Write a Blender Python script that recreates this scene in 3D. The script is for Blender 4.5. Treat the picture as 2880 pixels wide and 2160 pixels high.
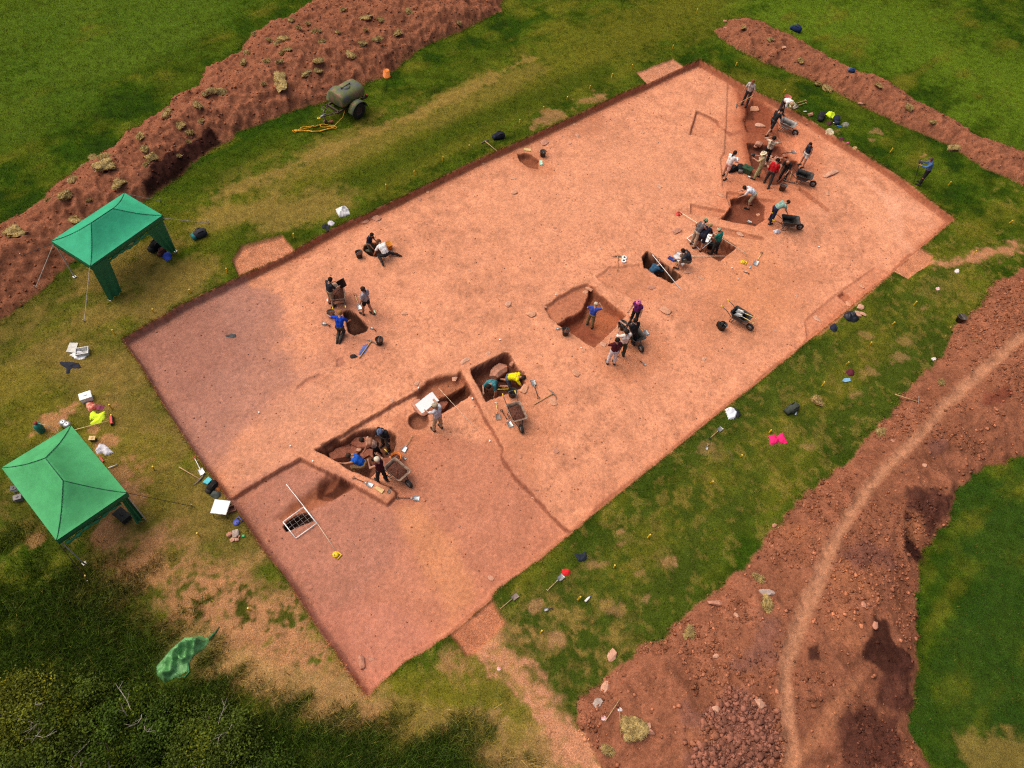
import bpy, bmesh, math, random
import numpy as np
from mathutils import Vector, Matrix
R = math.radians
for o in list(bpy.data.objects):
    bpy.data.objects.remove(o)
sc = bpy.context.scene
COL = sc.collection
rng = np.random.default_rng(11)
random.seed(11)

# ------------------------------------------------------------------ camera
F_PX, TILT, ROLL, CAM_H = 2067.8, 0.958707, 0.137400, 22.943      # focal length in photo pixels, tilt down, roll, height
FW = np.array([0, math.cos(TILT), -math.sin(TILT)])
UP0 = np.array([0, math.sin(TILT), math.cos(TILT)])
RT0 = np.array([1.0, 0, 0])
RT = RT0 * math.cos(ROLL) + UP0 * math.sin(ROLL)
UP = UP0 * math.cos(ROLL) - RT0 * math.sin(ROLL)
cam = bpy.data.cameras.new('camera')
cam.sensor_width = 36
cam.lens = 36 * F_PX / 2880
cam.clip_start = 0.5
cam.clip_end = 5000
camo = bpy.data.objects.new('camera', cam)
COL.objects.link(camo)
camo.matrix_world = Matrix(((RT[0], UP[0], -FW[0], 0), (RT[1], UP[1], -FW[1], 0), (RT[2], UP[2], -FW[2], CAM_H), (0, 0, 0, 1)))
sc.camera = camo

# ------------------------------------------------------------------ light
SUN_EL, SUN_AZ = R(58), R(-75)          # bright overcast: a broad soft sun, from the left of the picture
w = bpy.data.worlds.new('World')
sc.world = w
w.use_nodes = True
nt = w.node_tree
bg = nt.nodes['Background']
sky = nt.nodes.new('ShaderNodeTexSky')
sky.sky_type = 'NISHITA'
sky.sun_disc = False
sky.sun_elevation = SUN_EL
sky.sun_rotation = SUN_AZ
sky.air_density = 1.0
sky.dust_density = 8.0
sky.ozone_density = 0.6
nt.links.new(sky.outputs[0], bg.inputs[0])
bg.inputs[1].default_value = 0.09
sl = bpy.data.lights.new('sun', 'SUN')
sl.energy = 1.5
sl.angle = R(75)
sl.color = (1.0, 0.9, 0.78)
so = bpy.data.objects.new('sun', sl)
COL.objects.link(so)
sd_ = Vector((math.sin(SUN_AZ) * math.cos(SUN_EL), math.cos(SUN_AZ) * math.cos(SUN_EL), math.sin(SUN_EL)))
so.rotation_euler = sd_.to_track_quat('Z', 'Y').to_euler()
sc.view_settings.view_transform = 'Standard'
sc.view_settings.look = 'None'
sc.view_settings.exposure = 0.45
sc.view_settings.gamma = 1
sc.cycles.use_denoising = False
sc.cycles.filter_width = 1.2

# ------------------------------------------------------------------ where a photo pixel meets a level plane
def G(p, z=0.0):
    d = FW + RT * (p[0] - 1440) / F_PX - UP * (p[1] - 1080) / F_PX
    t = (z - CAM_H) / d[2]
    return np.array([d[0] * t, d[1] * t, z])

# ------------------------------------------------------------------ noise (numpy)
def vnoise(x, y, seed=0):
    xi = np.floor(x).astype(np.int64); yi = np.floor(y).astype(np.int64)
    fx = (x - xi).astype(np.float32); fy = (y - yi).astype(np.float32)
    fx = fx * fx * (3 - 2 * fx); fy = fy * fy * (3 - 2 * fy)
    def h(a, b):
        n = (a * 374761393 + b * 668265263 + seed * 1442695041) & 0xffffffff
        n = ((n ^ (n >> 13)) * 1274126177) & 0xffffffff
        n = n ^ (n >> 16)
        return (n & 0xffff).astype(np.float32) / 65535.0
    a = h(xi, yi); b = h(xi + 1, yi); c = h(xi, yi + 1); d = h(xi + 1, yi + 1)
    return (a * (1 - fx) + b * fx) * (1 - fy) + (c * (1 - fx) + d * fx) * fy
def fbm(x, y, sc_, oct=4, seed=0, gain=0.5):
    s = 0; a = 1; t = 0
    for k in range(oct):
        s = s + a * vnoise(x / sc_ * 2 ** k + 17.3 * k, y / sc_ * 2 ** k - 9.1 * k, seed + k); t += a; a *= gain
    return s / t * 2 - 1
def sst(x):
    x = np.clip(x, 0, 1)
    return x * x * (3 - 2 * x)

# ------------------------------------------------------------------ materials
MATS = {}
def pm(name, col, rough=0.7, metal=0.0, var=0.18, scale=9.0, bump=0.0, col2=None, spec=0.3):
    """plain procedural material: colour broken up by two noises"""
    if name in MATS: return MATS[name]
    m = bpy.data.materials.new(name); m.use_nodes = True
    t = m.node_tree; n = t.nodes; b = n['Principled BSDF']
    tc = n.new('ShaderNodeTexCoord'); no = n.new('ShaderNodeTexNoise'); cr = n.new('ShaderNodeValToRGB')
    no.inputs['Scale'].default_value = scale; no.inputs['Detail'].default_value = 6; no.inputs['Roughness'].default_value = 0.65
    t.links.new(tc.outputs['Object'], no.inputs['Vector'])
    c2 = col2 or tuple(c * (1 - 2 * var) for c in col)
    c1 = col if col2 else tuple(min(1, c * (1 + var * 0.5)) for c in col)
    cr.color_ramp.elements[0].position = 0.32; cr.color_ramp.elements[1].position = 0.62
    cr.color_ramp.elements[0].color = (*c2, 1); cr.color_ramp.elements[1].color = (*c1, 1)
    t.links.new(no.outputs['Fac'], cr.inputs[0]); t.links.new(cr.outputs[0], b.inputs['Base Color'])
    b.inputs['Roughness'].default_value = rough; b.inputs['Metallic'].default_value = metal
    b.inputs['Specular IOR Level'].default_value = spec
    if bump:
        bp = n.new('ShaderNodeBump'); bp.inputs['Strength'].default_value = bump; bp.inputs['Distance'].default_value = 0.02
        n2 = n.new('ShaderNodeTexNoise'); n2.inputs['Scale'].default_value = scale * 4; n2.inputs['Detail'].default_value = 4
        t.links.new(tc.outputs['Object'], n2.inputs['Vector'])
        t.links.new(n2.outputs['Fac'], bp.inputs['Height']); t.links.new(bp.outputs[0], b.inputs['Normal'])
    MATS[name] = m
    return m

def tint_material(name, fine, coarse, contrast, bump, speck=0.0, rough=0.95, crack=False):
    """ground material: the soil or grass colour stored on the mesh, broken up by noises of several sizes"""
    m = bpy.data.materials.new(name); m.use_nodes = True
    t = m.node_tree; n = t.nodes; L = t.links.new; b = n['Principled BSDF']
    at = n.new('ShaderNodeAttribute'); at.attribute_name = 'tint'
    tc = n.new('ShaderNodeTexCoord')
    def noise(s, det=5, ro=0.7):
        q = n.new('ShaderNodeTexNoise'); q.inputs['Scale'].default_value = s; q.inputs['Detail'].default_value = det
        q.inputs['Roughness'].default_value = ro; L(tc.outputs['Object'], q.inputs['Vector']); return q
    nf = noise(fine); nc = noise(coarse, 4, 0.6)
    def mr(src, lo, hi, a, b_):
        q = n.new('ShaderNodeMapRange'); q.inputs[1].default_value = lo; q.inputs[2].default_value = hi
        q.inputs[3].default_value = a; q.inputs[4].default_value = b_; L(src, q.inputs[0]); return q.outputs[0]
    def mul(a, b_):
        q = n.new('ShaderNodeMath'); q.operation = 'MULTIPLY'; L(a, q.inputs[0])
        if isinstance(b_, float): q.inputs[1].default_value = b_
        else: L(b_, q.inputs[1])
        return q.outputs[0]
    f = mul(mr(nf.outputs['Fac'], 0.3, 0.7, 1 - contrast, 1 + contrast), mr(nc.outputs['Fac'], 0.3, 0.7, 1 - contrast * 0.5, 1 + contrast * 0.5))
    h = nf.outputs['Fac']
    if speck:
        vo = n.new('ShaderNodeTexVoronoi'); vo.inputs['Scale'].default_value = 7.5; L(tc.outputs['Object'], vo.inputs['Vector'])
        ns = noise(2.2, 3, 0.6)
        # grit: some cells hold a darker or paler fleck
        lim = mr(ns.outputs['Fac'], 0.42, 0.68, 0.0, 0.30)
        sb = n.new('ShaderNodeMath'); sb.operation = 'SUBTRACT'; L(lim, sb.inputs[0]); L(vo.outputs['Distance'], sb.inputs[1])
        k = mr(sb.outputs[0], -0.02, 0.08, 1.0, 1 - speck)
        sep = n.new('ShaderNodeSeparateColor'); L(vo.outputs['Color'], sep.inputs[0])
        f = mul(f, k)
        f = mul(f, mr(sep.outputs[0], 0, 1, 0.93, 1.07))
    if crack:
        ac = n.new('ShaderNodeAttribute'); ac.attribute_name = 'crack'
        nw = noise(3.0, 3, 0.6)
        mx = n.new('ShaderNodeVectorMath'); mx.operation = 'MULTIPLY_ADD'
        L(nw.outputs['Color'], mx.inputs[0]); mx.inputs[1].default_value = (0.25, 0.25, 0.25); L(tc.outputs['Object'], mx.inputs[2])
        v2 = n.new('ShaderNodeTexVoronoi'); v2.feature = 'DISTANCE_TO_EDGE'; v2.inputs['Scale'].default_value = 3.4; L(mx.outputs[0], v2.inputs['Vector'])
        e = mr(v2.outputs['Distance'], 0.0, 0.05, 1.0, 0.0)
        e = mul(e, ac.outputs['Fac'])
        f = mul(f, mr(e, 0, 1, 1.0, 0.62))
    mixn = n.new('ShaderNodeVectorMath'); mixn.operation = 'SCALE'
    L(at.outputs['Color'], mixn.inputs[0]); L(f, mixn.inputs['Scale'])
    L(mixn.outputs[0], b.inputs['Base Color'])
    b.inputs['Roughness'].default_value = rough; b.inputs['Specular IOR Level'].default_value = 0.0
    bp = n.new('ShaderNodeBump'); bp.inputs['Strength'].default_value = bump; bp.inputs['Distance'].default_value = 0.04
    L(h, bp.inputs['Height']); L(bp.outputs[0], b.inputs['Normal'])
    return m

# ------------------------------------------------------------------ mesh helpers
class MB:
    def __init__(s): s.v = []; s.f = []; s.m = []
    def add(s, vs, fs, mi=0):
        o = len(s.v); s.v.extend([tuple(map(float, p)) for p in vs]); s.f.extend([tuple(i + o for i in q) for q in fs]); s.m.extend([mi] * len(fs)); return s
    def tube(s, pts, r, n=8, mi=0, cap=True):
        P = [Vector(p) for p in pts]; rs = r if isinstance(r, (list, tuple)) else [r] * len(P)
        vs = []; fs = []; a = None
        for i, p in enumerate(P):
            d = (P[min(i + 1, len(P) - 1)] - P[max(i - 1, 0)]).normalized()
            if a is None:
                a = d.cross(Vector((0, 0, 1)))
                if a.length < 0.05: a = d.cross(Vector((1, 0, 0)))
            a = (a - d * a.dot(d)).normalized(); b = d.cross(a)
            for k in range(n):
                t = 2 * math.pi * k / n
                vs.append(p + (a * math.cos(t) + b * math.sin(t)) * rs[i])
        for i in range(len(P) - 1):
            for k in range(n):
                fs.append((i * n + k, i * n + (k + 1) % n, (i + 1) * n + (k + 1) % n, (i + 1) * n + k))
        if cap:
            fs.append(tuple(range(n))[::-1]); fs.append(tuple((len(P) - 1) * n + k for k in range(n)))
        return s.add(vs, fs, mi)
    def box(s, c, size, yaw=0, pitch=0, mi=0, taper=1.0):
        M = Matrix.Rotation(yaw, 3, 'Z') @ Matrix.Rotation(pitch, 3, 'X'); c = Vector(c); x, y, z = [q / 2 for q in size]
        vs = []
        for dz in (-1, 1):
            k = taper if dz < 0 else 1
            for dx, dy in ((-1, -1), (1, -1), (1, 1), (-1, 1)): vs.append(c + M @ Vector((dx * x * k, dy * y * k, dz * z)))
        return s.add(vs, [(3, 2, 1, 0), (4, 5, 6, 7), (0, 1, 5, 4), (1, 2, 6, 5), (2, 3, 7, 6), (3, 0, 4, 7)], mi)
    def lathe(s, prof, n=20, mi=0, M=None):
        vs = []; fs = []
        for r, z in prof:
            for k in range(n):
                t = 2 * math.pi * k / n; p = Vector((r * math.cos(t), r * math.sin(t), z)); vs.append(M @ p if M else p)
        for i in range(len(prof) - 1):
            for k in range(n): fs.append((i * n + k, i * n + (k + 1) % n, (i + 1) * n + (k + 1) % n, (i + 1) * n + k))
        return s.add(vs, fs, mi)
    def hull(s, pts, mi=0):
        bm = bmesh.new()
        for p in pts: bm.verts.new(p)
        bmesh.ops.convex_hull(bm, input=bm.verts, use_existing_faces=False)
        for v in [v for v in bm.verts if not v.link_faces]: bm.verts.remove(v)
        bm.verts.index_update()
        s.add([v.co[:] for v in bm.verts], [tuple(v.index for v in f.verts) for f in bm.faces], mi); bm.free(); return s
    def build(s, name, mats, parent=None, smooth=False):
        me = bpy.data.meshes.new(name); me.from_pydata(s.v, [], s.f)
        for m in (mats if isinstance(mats, (list, tuple)) else [mats]): me.materials.append(m)
        if any(s.m): me.polygons.foreach_set('material_index', s.m)
        if smooth: me.polygons.foreach_set('use_smooth', [True] * len(s.f))
        me.update()
        o = bpy.data.objects.new(name, me); COL.objects.link(o)
        if parent: o.parent = parent
        return o
def tag(o, label, cat, group=None, kind=None):
    if kind: o['kind'] = kind
    if label: o['label'] = label
    if cat: o['category'] = cat
    if group: o['group'] = group
    return o
def thing(name, label, cat, loc=(0, 0, 0), yaw=0, group=None):
    o = bpy.data.objects.new(name, None); COL.objects.link(o); o.empty_display_size = 0.2
    o.location = loc; o.rotation_euler = (0, 0, yaw)
    return tag(o, label, cat, group)
def clone(root):
    r = root.copy(); COL.objects.link(r)
    for ch in list(root.children):
        c = ch.copy(); COL.objects.link(c); c.parent = r
        for g in list(ch.children):
            d = g.copy(); COL.objects.link(d); d.parent = c
    return r
PROTO = {}
def proto(key, maker):
    """first call builds the thing, later calls copy it with its parts"""
    if key not in PROTO:
        PROTO[key] = maker(); return PROTO[key]
    return clone(PROTO[key])
def fast_mesh(name, V, F, mats, smooth=False, attrs=None):
    """V (n,3), F (m,k) arrays"""
    me = bpy.data.meshes.new(name); n, (m, k) = len(V), F.shape
    me.vertices.add(n); me.vertices.foreach_set('co', np.asarray(V, np.float32).ravel())
    me.loops.add(m * k); me.loops.foreach_set('vertex_index', np.asarray(F, np.int32).ravel())
    me.polygons.add(m); me.polygons.foreach_set('loop_start', np.arange(0, m * k, k, dtype=np.int32))
    if smooth: me.polygons.foreach_set('use_smooth', np.ones(m, bool))
    for nm, A in (attrs or {}).items():
        if A.ndim == 2:
            a = me.color_attributes.new(nm, 'FLOAT_COLOR', 'POINT'); C = np.ones((n, 4), np.float32); C[:, :3] = A; a.data.foreach_set('color', C.ravel())
        else:
            a = me.attributes.new(nm, 'FLOAT', 'POINT'); a.data.foreach_set('value', A.astype(np.float32))
    for q in mats: me.materials.append(q)
    me.update(calc_edges=True); me.validate()
    o = bpy.data.objects.new(name, me); COL.objects.link(o); return o

# ================================================================== TERRAIN
O0 = G((347, 950))
EU = G((1965, 168)) - O0; EU = EU[:2] / np.linalg.norm(EU[:2]); EV = np.array([EU[1], -EU[0]])
def to_uv(x, y): return (x - O0[0]) * EU[0] + (y - O0[1]) * EU[1], (x - O0[0]) * EV[0] + (y - O0[1]) * EV[1]
def axis(lo, a, b, hi, fine, coarse):
    return np.concatenate([np.arange(lo, a, coarse), np.arange(a, b, fine), np.arange(b, hi, coarse)])
us = axis(-42, -0.6, 34.6, 84, 0.042, 0.075)
vs_ = axis(-62, -0.8, 17.4, 60, 0.042, 0.075)
NU, NV = len(us), len(vs_)
UU, VV = np.meshgrid(us, vs_, indexing='ij')
X = O0[0] + UU * EU[0] + VV * EV[0]; Y = O0[1] + UU * EU[1] + VV * EV[1]
# what the lens can see, plus a margin all round
view = [G((-420, -420)), G((3300, -420)), G((3400, 2700)), G((-520, 2700))]
def poly_sdf(P, x, y):
    P = np.asarray(P, float)[:, :2]; d = np.full(x.shape, 1e9); ins = np.zeros(x.shape, bool); n = len(P)
    for i in range(n):
        a = P[i]; b = P[(i + 1) % n]; e = b - a
        wx = x - a[0]; wy = y - a[1]
        t = np.clip((wx * e[0] + wy * e[1]) / max(e @ e, 1e-9), 0, 1)
        d = np.minimum(d, (wx - e[0] * t) ** 2 + (wy - e[1] * t) ** 2)
        c = (a[1] > y) != (b[1] > y)
        ins ^= c & (x < (b[0] - a[0]) * (y - a[1]) / ((b[1] - a[1]) if abs(b[1] - a[1]) > 1e-9 else 1e-9) + a[0])
    d = np.sqrt(d)
    return np.where(ins, d, -d)
def line_dist(P, x, y):
    P = np.asarray(P, float)[:, :2]; d = np.full(x.shape, 1e9)
    for i in range(len(P) - 1):
        a = P[i]; e = P[i + 1] - a; wx = x - a[0]; wy = y - a[1]
        t = np.clip((wx * e[0] + wy * e[1]) / max(e @ e, 1e-9), 0, 1)
        d = np.minimum(d, (wx - e[0] * t) ** 2 + (wy - e[1] * t) ** 2)
    return np.sqrt(d)
keep = poly_sdf(view, X, Y) > 0
K = np.flatnonzero(keep.ravel())
x = X.ravel()[K]; y = Y.ravel()[K]; u = UU.ravel()[K]; v = VV.ravel()[K]
N = len(K)
n1 = fbm(u, v, 0.35, 3, 1); n2 = fbm(u, v, 1.4, 4, 5); n3 = fbm(u, v, 6.0, 4, 9); n4 = fbm(u, v, 0.14, 2, 21)
Z = 0.05 * n3 + 0.02 * n2 + 0.015 * n1
T = np.zeros((N, 3), np.float32)              # albedo of the ground
soil = np.zeros(N, np.float32)                # 0 grass .. 1 bare soil
crack = np.zeros(N, np.float32)
lush = np.zeros(N, np.float32)                # length of the grass
def near(P, pad):
    P = np.asarray(P)[:, :2]; lo = P.min(0) - pad; hi = P.max(0) + pad
    return np.flatnonzero((x > lo[0]) & (x < hi[0]) & (y > lo[1]) & (y < hi[1]))
def mix(i, k, c):
    k = np.clip(k, 0, 1)[:, None]; T[i] = T[i] * (1 - k) + np.array(c, np.float32) * k

# grass colours
G_DARK = (0.028, 0.062, 0.004); G_MID = (0.070, 0.106, 0.008); G_OLIVE = (0.165, 0.146, 0.016); G_DRY = (0.29, 0.180, 0.050); BARE = (0.43, 0.195, 0.095)
allv = np.arange(N)
T[:] = G_MID
ns = fbm(u * 0.22, v, 0.9, 4, 55)            # mowing and tyre streaks run with the trench
mix(allv, sst(0.42 - 1.5 * n2 - 0.7 * n3 - 0.5 * n1), G_DARK)
n6 = fbm(u, v, 0.75, 3, 91)
T *= (.90 + .36 * n6 + .14 * n1)[:, None]
mix(allv, sst(-0.10 + 1.1 * n3 + 1.0 * n2 + 1.3 * ns) * 0.55, G_OLIVE)
def zone(px, rad, col, k, rough=0.8, z=0.0, soilk=0.0):
    """a worn, dry or lush area with a ragged soft edge round a line on the ground"""
    P = [G(p, z) for p in px]; i = near(P, rad * 2)
    d = line_dist(P, x[i], y[i]) / rad + (rough if rad > .6 else 1.7) * (0.6 * n2[i] + 0.55 * n1[i] + 0.5 * n3[i] + 0.25 * n4[i]) + (0.9 * ns[i] if rad > 1 else 0)
    q = sst((1.15 - d) * (1.0 if rough < 1 else 1.7)) * k
    if rough >= 1.2: q = q * sst(0.62 + 0.9 * n1[i] + 0.7 * n4[i] + 0.7 * n2[i])
    mix(i, q, col)
    if soilk: soil[i] = np.maximum(soil[i], q * soilk)
    return i, q
# dry band between the long heap and the dig
zone([(60, 960), (250, 1050), (380, 1300), (520, 1560)], 5.0, (0.088, 0.084, 0.014), 0.95, 0.4)
zone([(1500, 1800), (1750, 1560), (2100, 1270), (2400, 1010), (2620, 820)], 3.2, (0.056, 0.078, 0.010), 0.75, 0.5)
zone([(560, 640), (900, 520), (1150, 400), (1500, 240), (1850, 60), (1980, -40)], 3.2, (0.128, 0.124, 0.013), 0.8)
zone([(700, 520), (960, 420), (1250, 290), (1500, 200)], 1.2, G_DRY, 0.28)
zone([(600, 560), (900, 430), (1150, 330), (1500, 160)], 0.35, G_DRY, 0.5)
zone([(640, 700), (900, 560), (1300, 360), (1700, 190)], 0.9, G_DARK, 0.55)
zone([(520, 520), (680, 400), (830, 300)], 1.2, G_DARK, 0.6)
zone([(620, 590), (800, 600), (940, 560)], 1.2, G_DRY, 0.55)
zone([(1560, 330), (1500, 350)], 0.5, BARE, 0.5)
zone([(1680, 275), (1640, 285)], 0.5, BARE, 0.6)
zone([(330, 760), (480, 780), (420, 860), (250, 900)], 1.6, G_DRY, 0.55)
zone([(120, 980), (300, 1050), (350, 1250), (480, 1330), (560, 1480)], 2.3, G_DRY, 0.42)
zone([(60, 1080), (160, 1200), (330, 1300), (430, 1420)], 1.8, G_OLIVE, 0.6)
for c, r_, k in (((190, 1160), .35, .75), ((150, 1190), .4, .75), ((290, 1245), .3, .7), ((260, 1210), .25, .6), ((340, 1330), .5, .6), ((330, 1420), .8, .55), ((380, 1370), .5, .4), ((430, 1520), .35, .7), ((310, 1500), .5, .7), ((390, 1600), .5, .7), ((350, 1640), .3, .7), ((225, 1680), .25, .7), ((320, 1700), .25, .6), ((90, 1520), .2, .5), ((300, 1150), .3, .3)):
    zone([c, (c[0] + 12, c[1] - 6)], r_, BARE, k, 1.0)
# trampled ground round the lower corner
zone([(380, 1530), (520, 1600), (640, 1720), (800, 1830), (960, 1950)], 1.7, (0.34, 0.19, 0.07), 0.75, 1.2)
zone([(400, 1560), (500, 1660), (600, 1740), (720, 1830), (860, 1900)], 1.5, BARE, 0.72, 1.6)
zone([(560, 1600), (700, 1700), (820, 1790), (950, 1900), (1010, 1960)], 1.0, BARE, 0.5, 1.7)
zone([(520, 1830), (700, 1880), (900, 1960), (1100, 2000), (1400, 2060), (1600, 2130)], 0.7, (0.36, 0.21, 0.08), 0.8, 1.1)
zone([(1100, 1960), (1250, 1930), (1330, 1900)], .8, G_OLIVE, .6, 1.1)
zone([(1130, 2040), (1250, 2060), (1360, 2075)], .3, G_DARK, .6, 1.1)
zone([(830, 1930), (1000, 1990), (1200, 2040), (1480, 2110)], 0.8, (0.34, 0.18, 0.075), 0.6, 1.3)
zone([(1380, 1800), (1440, 1880), (1520, 1980), (1600, 2080), (1720, 2200)], 0.5, (0.50, 0.225, 0.12), 1.0, 0.6)
zone([(1340, 1830), (1420, 1900), (1500, 2010)], 0.9, G_DRY, 0.5, 1.2)
zone([(1260, 1870), (1300, 1900)], 0.5, BARE, 0.6, 1.2)
zone([(1410, 1780), (1500, 1790)], 0.5, BARE, 0.4, 1.2)
zone([(1180, 2010), (1350, 1960), (1420, 2020)], 1.0, G_OLIVE, 0.7, 1.2)
zone([(1520, 1720), (1650, 1770), (1700, 1850)], 1.2, G_DRY, 0.5, 1.4)
for c, r_, k in (((1553, 1803), .28, .8), ((1500, 1705), .2, .7), ((1740, 1500), .2, .7), ((1745, 1530), .15, .6), ((1865, 1580), .3, .8), ((1790, 1615), .2, .6), ((1690, 1590), .2, .6), ((1660, 1590), .2, .6), ((1800, 1690), .25, .6), ((1695, 1705), .25, .6), ((1740, 1720), .2, .5), ((2400, 1110), .3, .6), ((2430, 1050), .45, .5), ((2520, 1005), .4, .55), ((2540, 965), .3, .5), ((2430, 945), .3, .6), ((2270, 1260), .3, .5), ((1985, 1270), .4, .4), ((2010, 1290), .5, .3), ((2630, 835), .25, .6), ((2590, 870), .2, .5), ((2370, 560), .25, .3), ((2455, 375), .3, .55), ((2450, 395), .2, .5), ((2350, 370), .2, .4), ((2590, 440), .12, .6)):
    zone([c, (c[0] + 14, c[1] - 5)], r_ * .8, (0.40, 0.20, 0.095), k * .8, 1.0)
zone([(1700, 1660), (1900, 1450), (2150, 1230), (2400, 1020), (2560, 880)], 1.0, G_OLIVE, 0.5, 1.3)
zone([(2180, 300), (2300, 400), (2450, 480), (2560, 560), (2720, 640)], 1.1, G_OLIVE, 0.4, 1.2)
i = np.flatnonzero((v > 16.3) & (v < 24) | (u < 0) & (v > -2)); mix(i, sst((n1[i] + .6 * n4[i] + .5 * n3[i] - .22) / .3) * .28, G_DRY)
zone([(2600, 735), (2680, 745), (2780, 715), (2900, 690), (3050, 670)], 0.5, BARE, 0.95, 0.45)
zone([(2090, 220), (2200, 250)], 1.0, G_OLIVE, 0.5)
# long dark growth lower left, green field right; corner vignette painted into both
for px, rad, k in (([(-200, 1750), (150, 1720), (300, 1820), (420, 1900)], 2.3, .9), ([(-100, 2000), (400, 2000), (800, 2080), (1200, 2130)], 1.5, .9), ([(-100, 2250), (500, 2250), (1200, 2300)], 2.5, .95)):
    i, q = zone(px, rad, (0.042, 0.070, 0.011), k, 0.6); lush[i] = np.maximum(lush[i], q)
zone([(2850, 1500), (2850, 1800), (2800, 2100), (3000, 2300), (3100, 1500)], 3.4, (0.028, 0.062, 0.008), 0.85, 0.5)
zone([(2300, 40), (2600, 120), (2900, 280), (3100, 400)], 6.0, (0.105, 0.165, 0.012), 0.75, 0.6)
zone([(0, 100), (300, 60), (600, -60)], 5, (0.085, 0.140, 0.012), 0.7, 0.7)
zone([(0, 350), (250, 200), (500, 60)], 2.5, (0.075, 0.125, 0.011), 0.6, 0.7)
zone([(2750, 2110), (2880, 2150)], 0.7, G_DRY, 0.5, 1.0)

# ---- spoil heaps
def heap(px, hmax, lump, seed, slope=0.62):
    P = [G(p) for p in px]; i = near(P, 1.0)
    s = poly_sdf(P, x[i], y[i]) + 0.22 * n2[i] + 0.16 * n1[i]
    on = s > 0; h = np.where(on, hmax * (1 - np.exp(-np.maximum(s, 0) * slope / hmax)), 0)
    q = sst(s / 0.5)
    lumps = fbm(u[i], v[i], 1.5, 4, seed); rid = 1 - np.abs(fbm(u[i], v[i], 0.55, 3, seed + 7)) * 2
    h = h + q * lump * (0.80 * lumps + 0.30 * rid + 0.20 * n1[i] + 0.08 * n4[i])
    Z[i] = Z[i] + np.maximum(h, 0) * on
    k = sst(s / 0.10 + 0.3)
    c = np.array((0.240, 0.092, 0.050)) * (1 + 0.16 * lumps[:, None] + 0.22 * n1[i][:, None])
    T[i] = T[i] * (1 - k[:, None]) + c * k[:, None]
    soil[i] = np.maximum(soil[i], k)
    lush[i] *= 1 - k
    sd = np.full(N, -9.0); sd[i] = s
    return sd
D = 1.302
def dsp(*a): return [(p[0] * D, p[1] * D) for p in a]
H1_PX = dsp((-260, 640), (-60, 520), (0, 484), (60, 446), (130, 396), (200, 344), (300, 276), (395, 208), (432, 196), (440, 160), (520, 106), (545, 70), (600, 46), (640, 28), (700, -6), (770, -60), (1160, -80), (1085, -20), (1084, 26), (1000, 64), (900, 112), (842, 162), (780, 182), (712, 212), (640, 238), (560, 270), (512, 286), (500, 300), (440, 336), (390, 384), (320, 428), (250, 470), (170, 560), (110, 612), (62, 650), (0, 696), (-120, 790), (-300, 830))
H2_PX = [(2010, 85), (2050, 58), (2128, 56), (2180, 82), (2267, 126), (2354, 174), (2484, 230), (2614, 300), (2745, 382), (2880, 432), (3050, 500), (3300, 620), (3300, 720), (3000, 590), (2880, 520), (2766, 474), (2680, 416), (2550, 360), (2462, 317), (2354, 260), (2267, 221), (2159, 178), (2072, 139), (2013, 104)]
H3_PX = dsp((2330, 560), (2212, 580), (2150, 610), (2120, 660), (2070, 700), (2010, 790), (1960, 840), (1880, 940), (1800, 1020), (1720, 1090), (1650, 1170), (1550, 1270), (1500, 1310), (1430, 1380), (1370, 1410), (1290, 1470), (1245, 1500), (1240, 1560), (1260, 1600), (1310, 1670), (1380, 1800), (2050, 1800), (1995, 1640), (1965, 1560), (1985, 1440), (1990, 1340), (1985, 1280), (1992, 1200), (2050, 1130), (2070, 1060), (2130, 1010), (2212, 985), (2330, 930))
sd1 = heap(H1_PX, 1.15, 0.42, 31)
sd2 = heap(H2_PX, 0.75, 0.26, 47)
sd3 = heap(H3_PX, 0.72, 0.17, 63, 0.42)
# damp, freshly tipped soil on the heaps (a different, darker soil)
def patch(px, col, k=0.85, w_=0.12, j=0.18, z=0.6, clip=None):
    P = [G(p, z) for p in px]; i = near(P, 0.6)
    s = poly_sdf(P, x[i], y[i]) + j * n1[i] + j * 0.8 * n2[i]
    mix(i, sst(s / w_ + 0.5) * k * (1 if clip is None else sst(clip[i] / .1)), col); return i
DAMP = (0.036, 0.014, 0.011)
patch([(410, 545), (440, 480), (520, 420), (590, 375), (625, 395), (630, 420), (560, 470), (520, 510), (460, 555)], DAMP, .97, .15, .12, .2, sd1)
for p in ([(1232, 60), (1260, 55), (1258, 70), (1240, 72)], [(1080, 160), (1104, 150), (1110, 178), (1082, 182)], [(985, 212), (1000, 205), (1002, 222), (985, 224)]): patch(p, DAMP, .7, .15, .08, .4)
patch([(2545, 1450), (2590, 1460), (2640, 1500), (2690, 1420), (2700, 1380), (2640, 1360), (2560, 1380)], (0.075, 0.028, 0.020), .9, .2, .2)
patch([(2550, 1455), (2580, 1450), (2600, 1520), (2640, 1560), (2600, 1570), (2555, 1530)], DAMP, .95, .15, .15)
patch([(2460, 1725), (2500, 1735), (2530, 1800), (2580, 1830), (2570, 1880), (2500, 1880), (2440, 1850), (2430, 1830), (2450, 1800)], DAMP, .92, .12, .16)
patch([(2270, 1820), (2302, 1812), (2305, 1855), (2275, 1862)], DAMP, .85, .1, .06)
patch([(2480, 1900), (2580, 1850), (2590, 1990), (2520, 2010), (2480, 1960)], (0.075, 0.028, 0.020), .85, .25, .25)
patch([(2370, 2010), (2440, 1980), (2540, 2010), (2560, 2160), (2380, 2170)], (0.075, 0.028, 0.020), .85, .3, .3)
patch([(2770, 1110), (2830, 1080), (2850, 1110), (2820, 1140), (2760, 1140)], (0.17, 0.045, 0.026), .7, .2, .2)
patch([(2610, 1240), (2660, 1220), (2670, 1260), (2630, 1280)], (0.14, 0.06, 0.048), .6, .2, .2)
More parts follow.
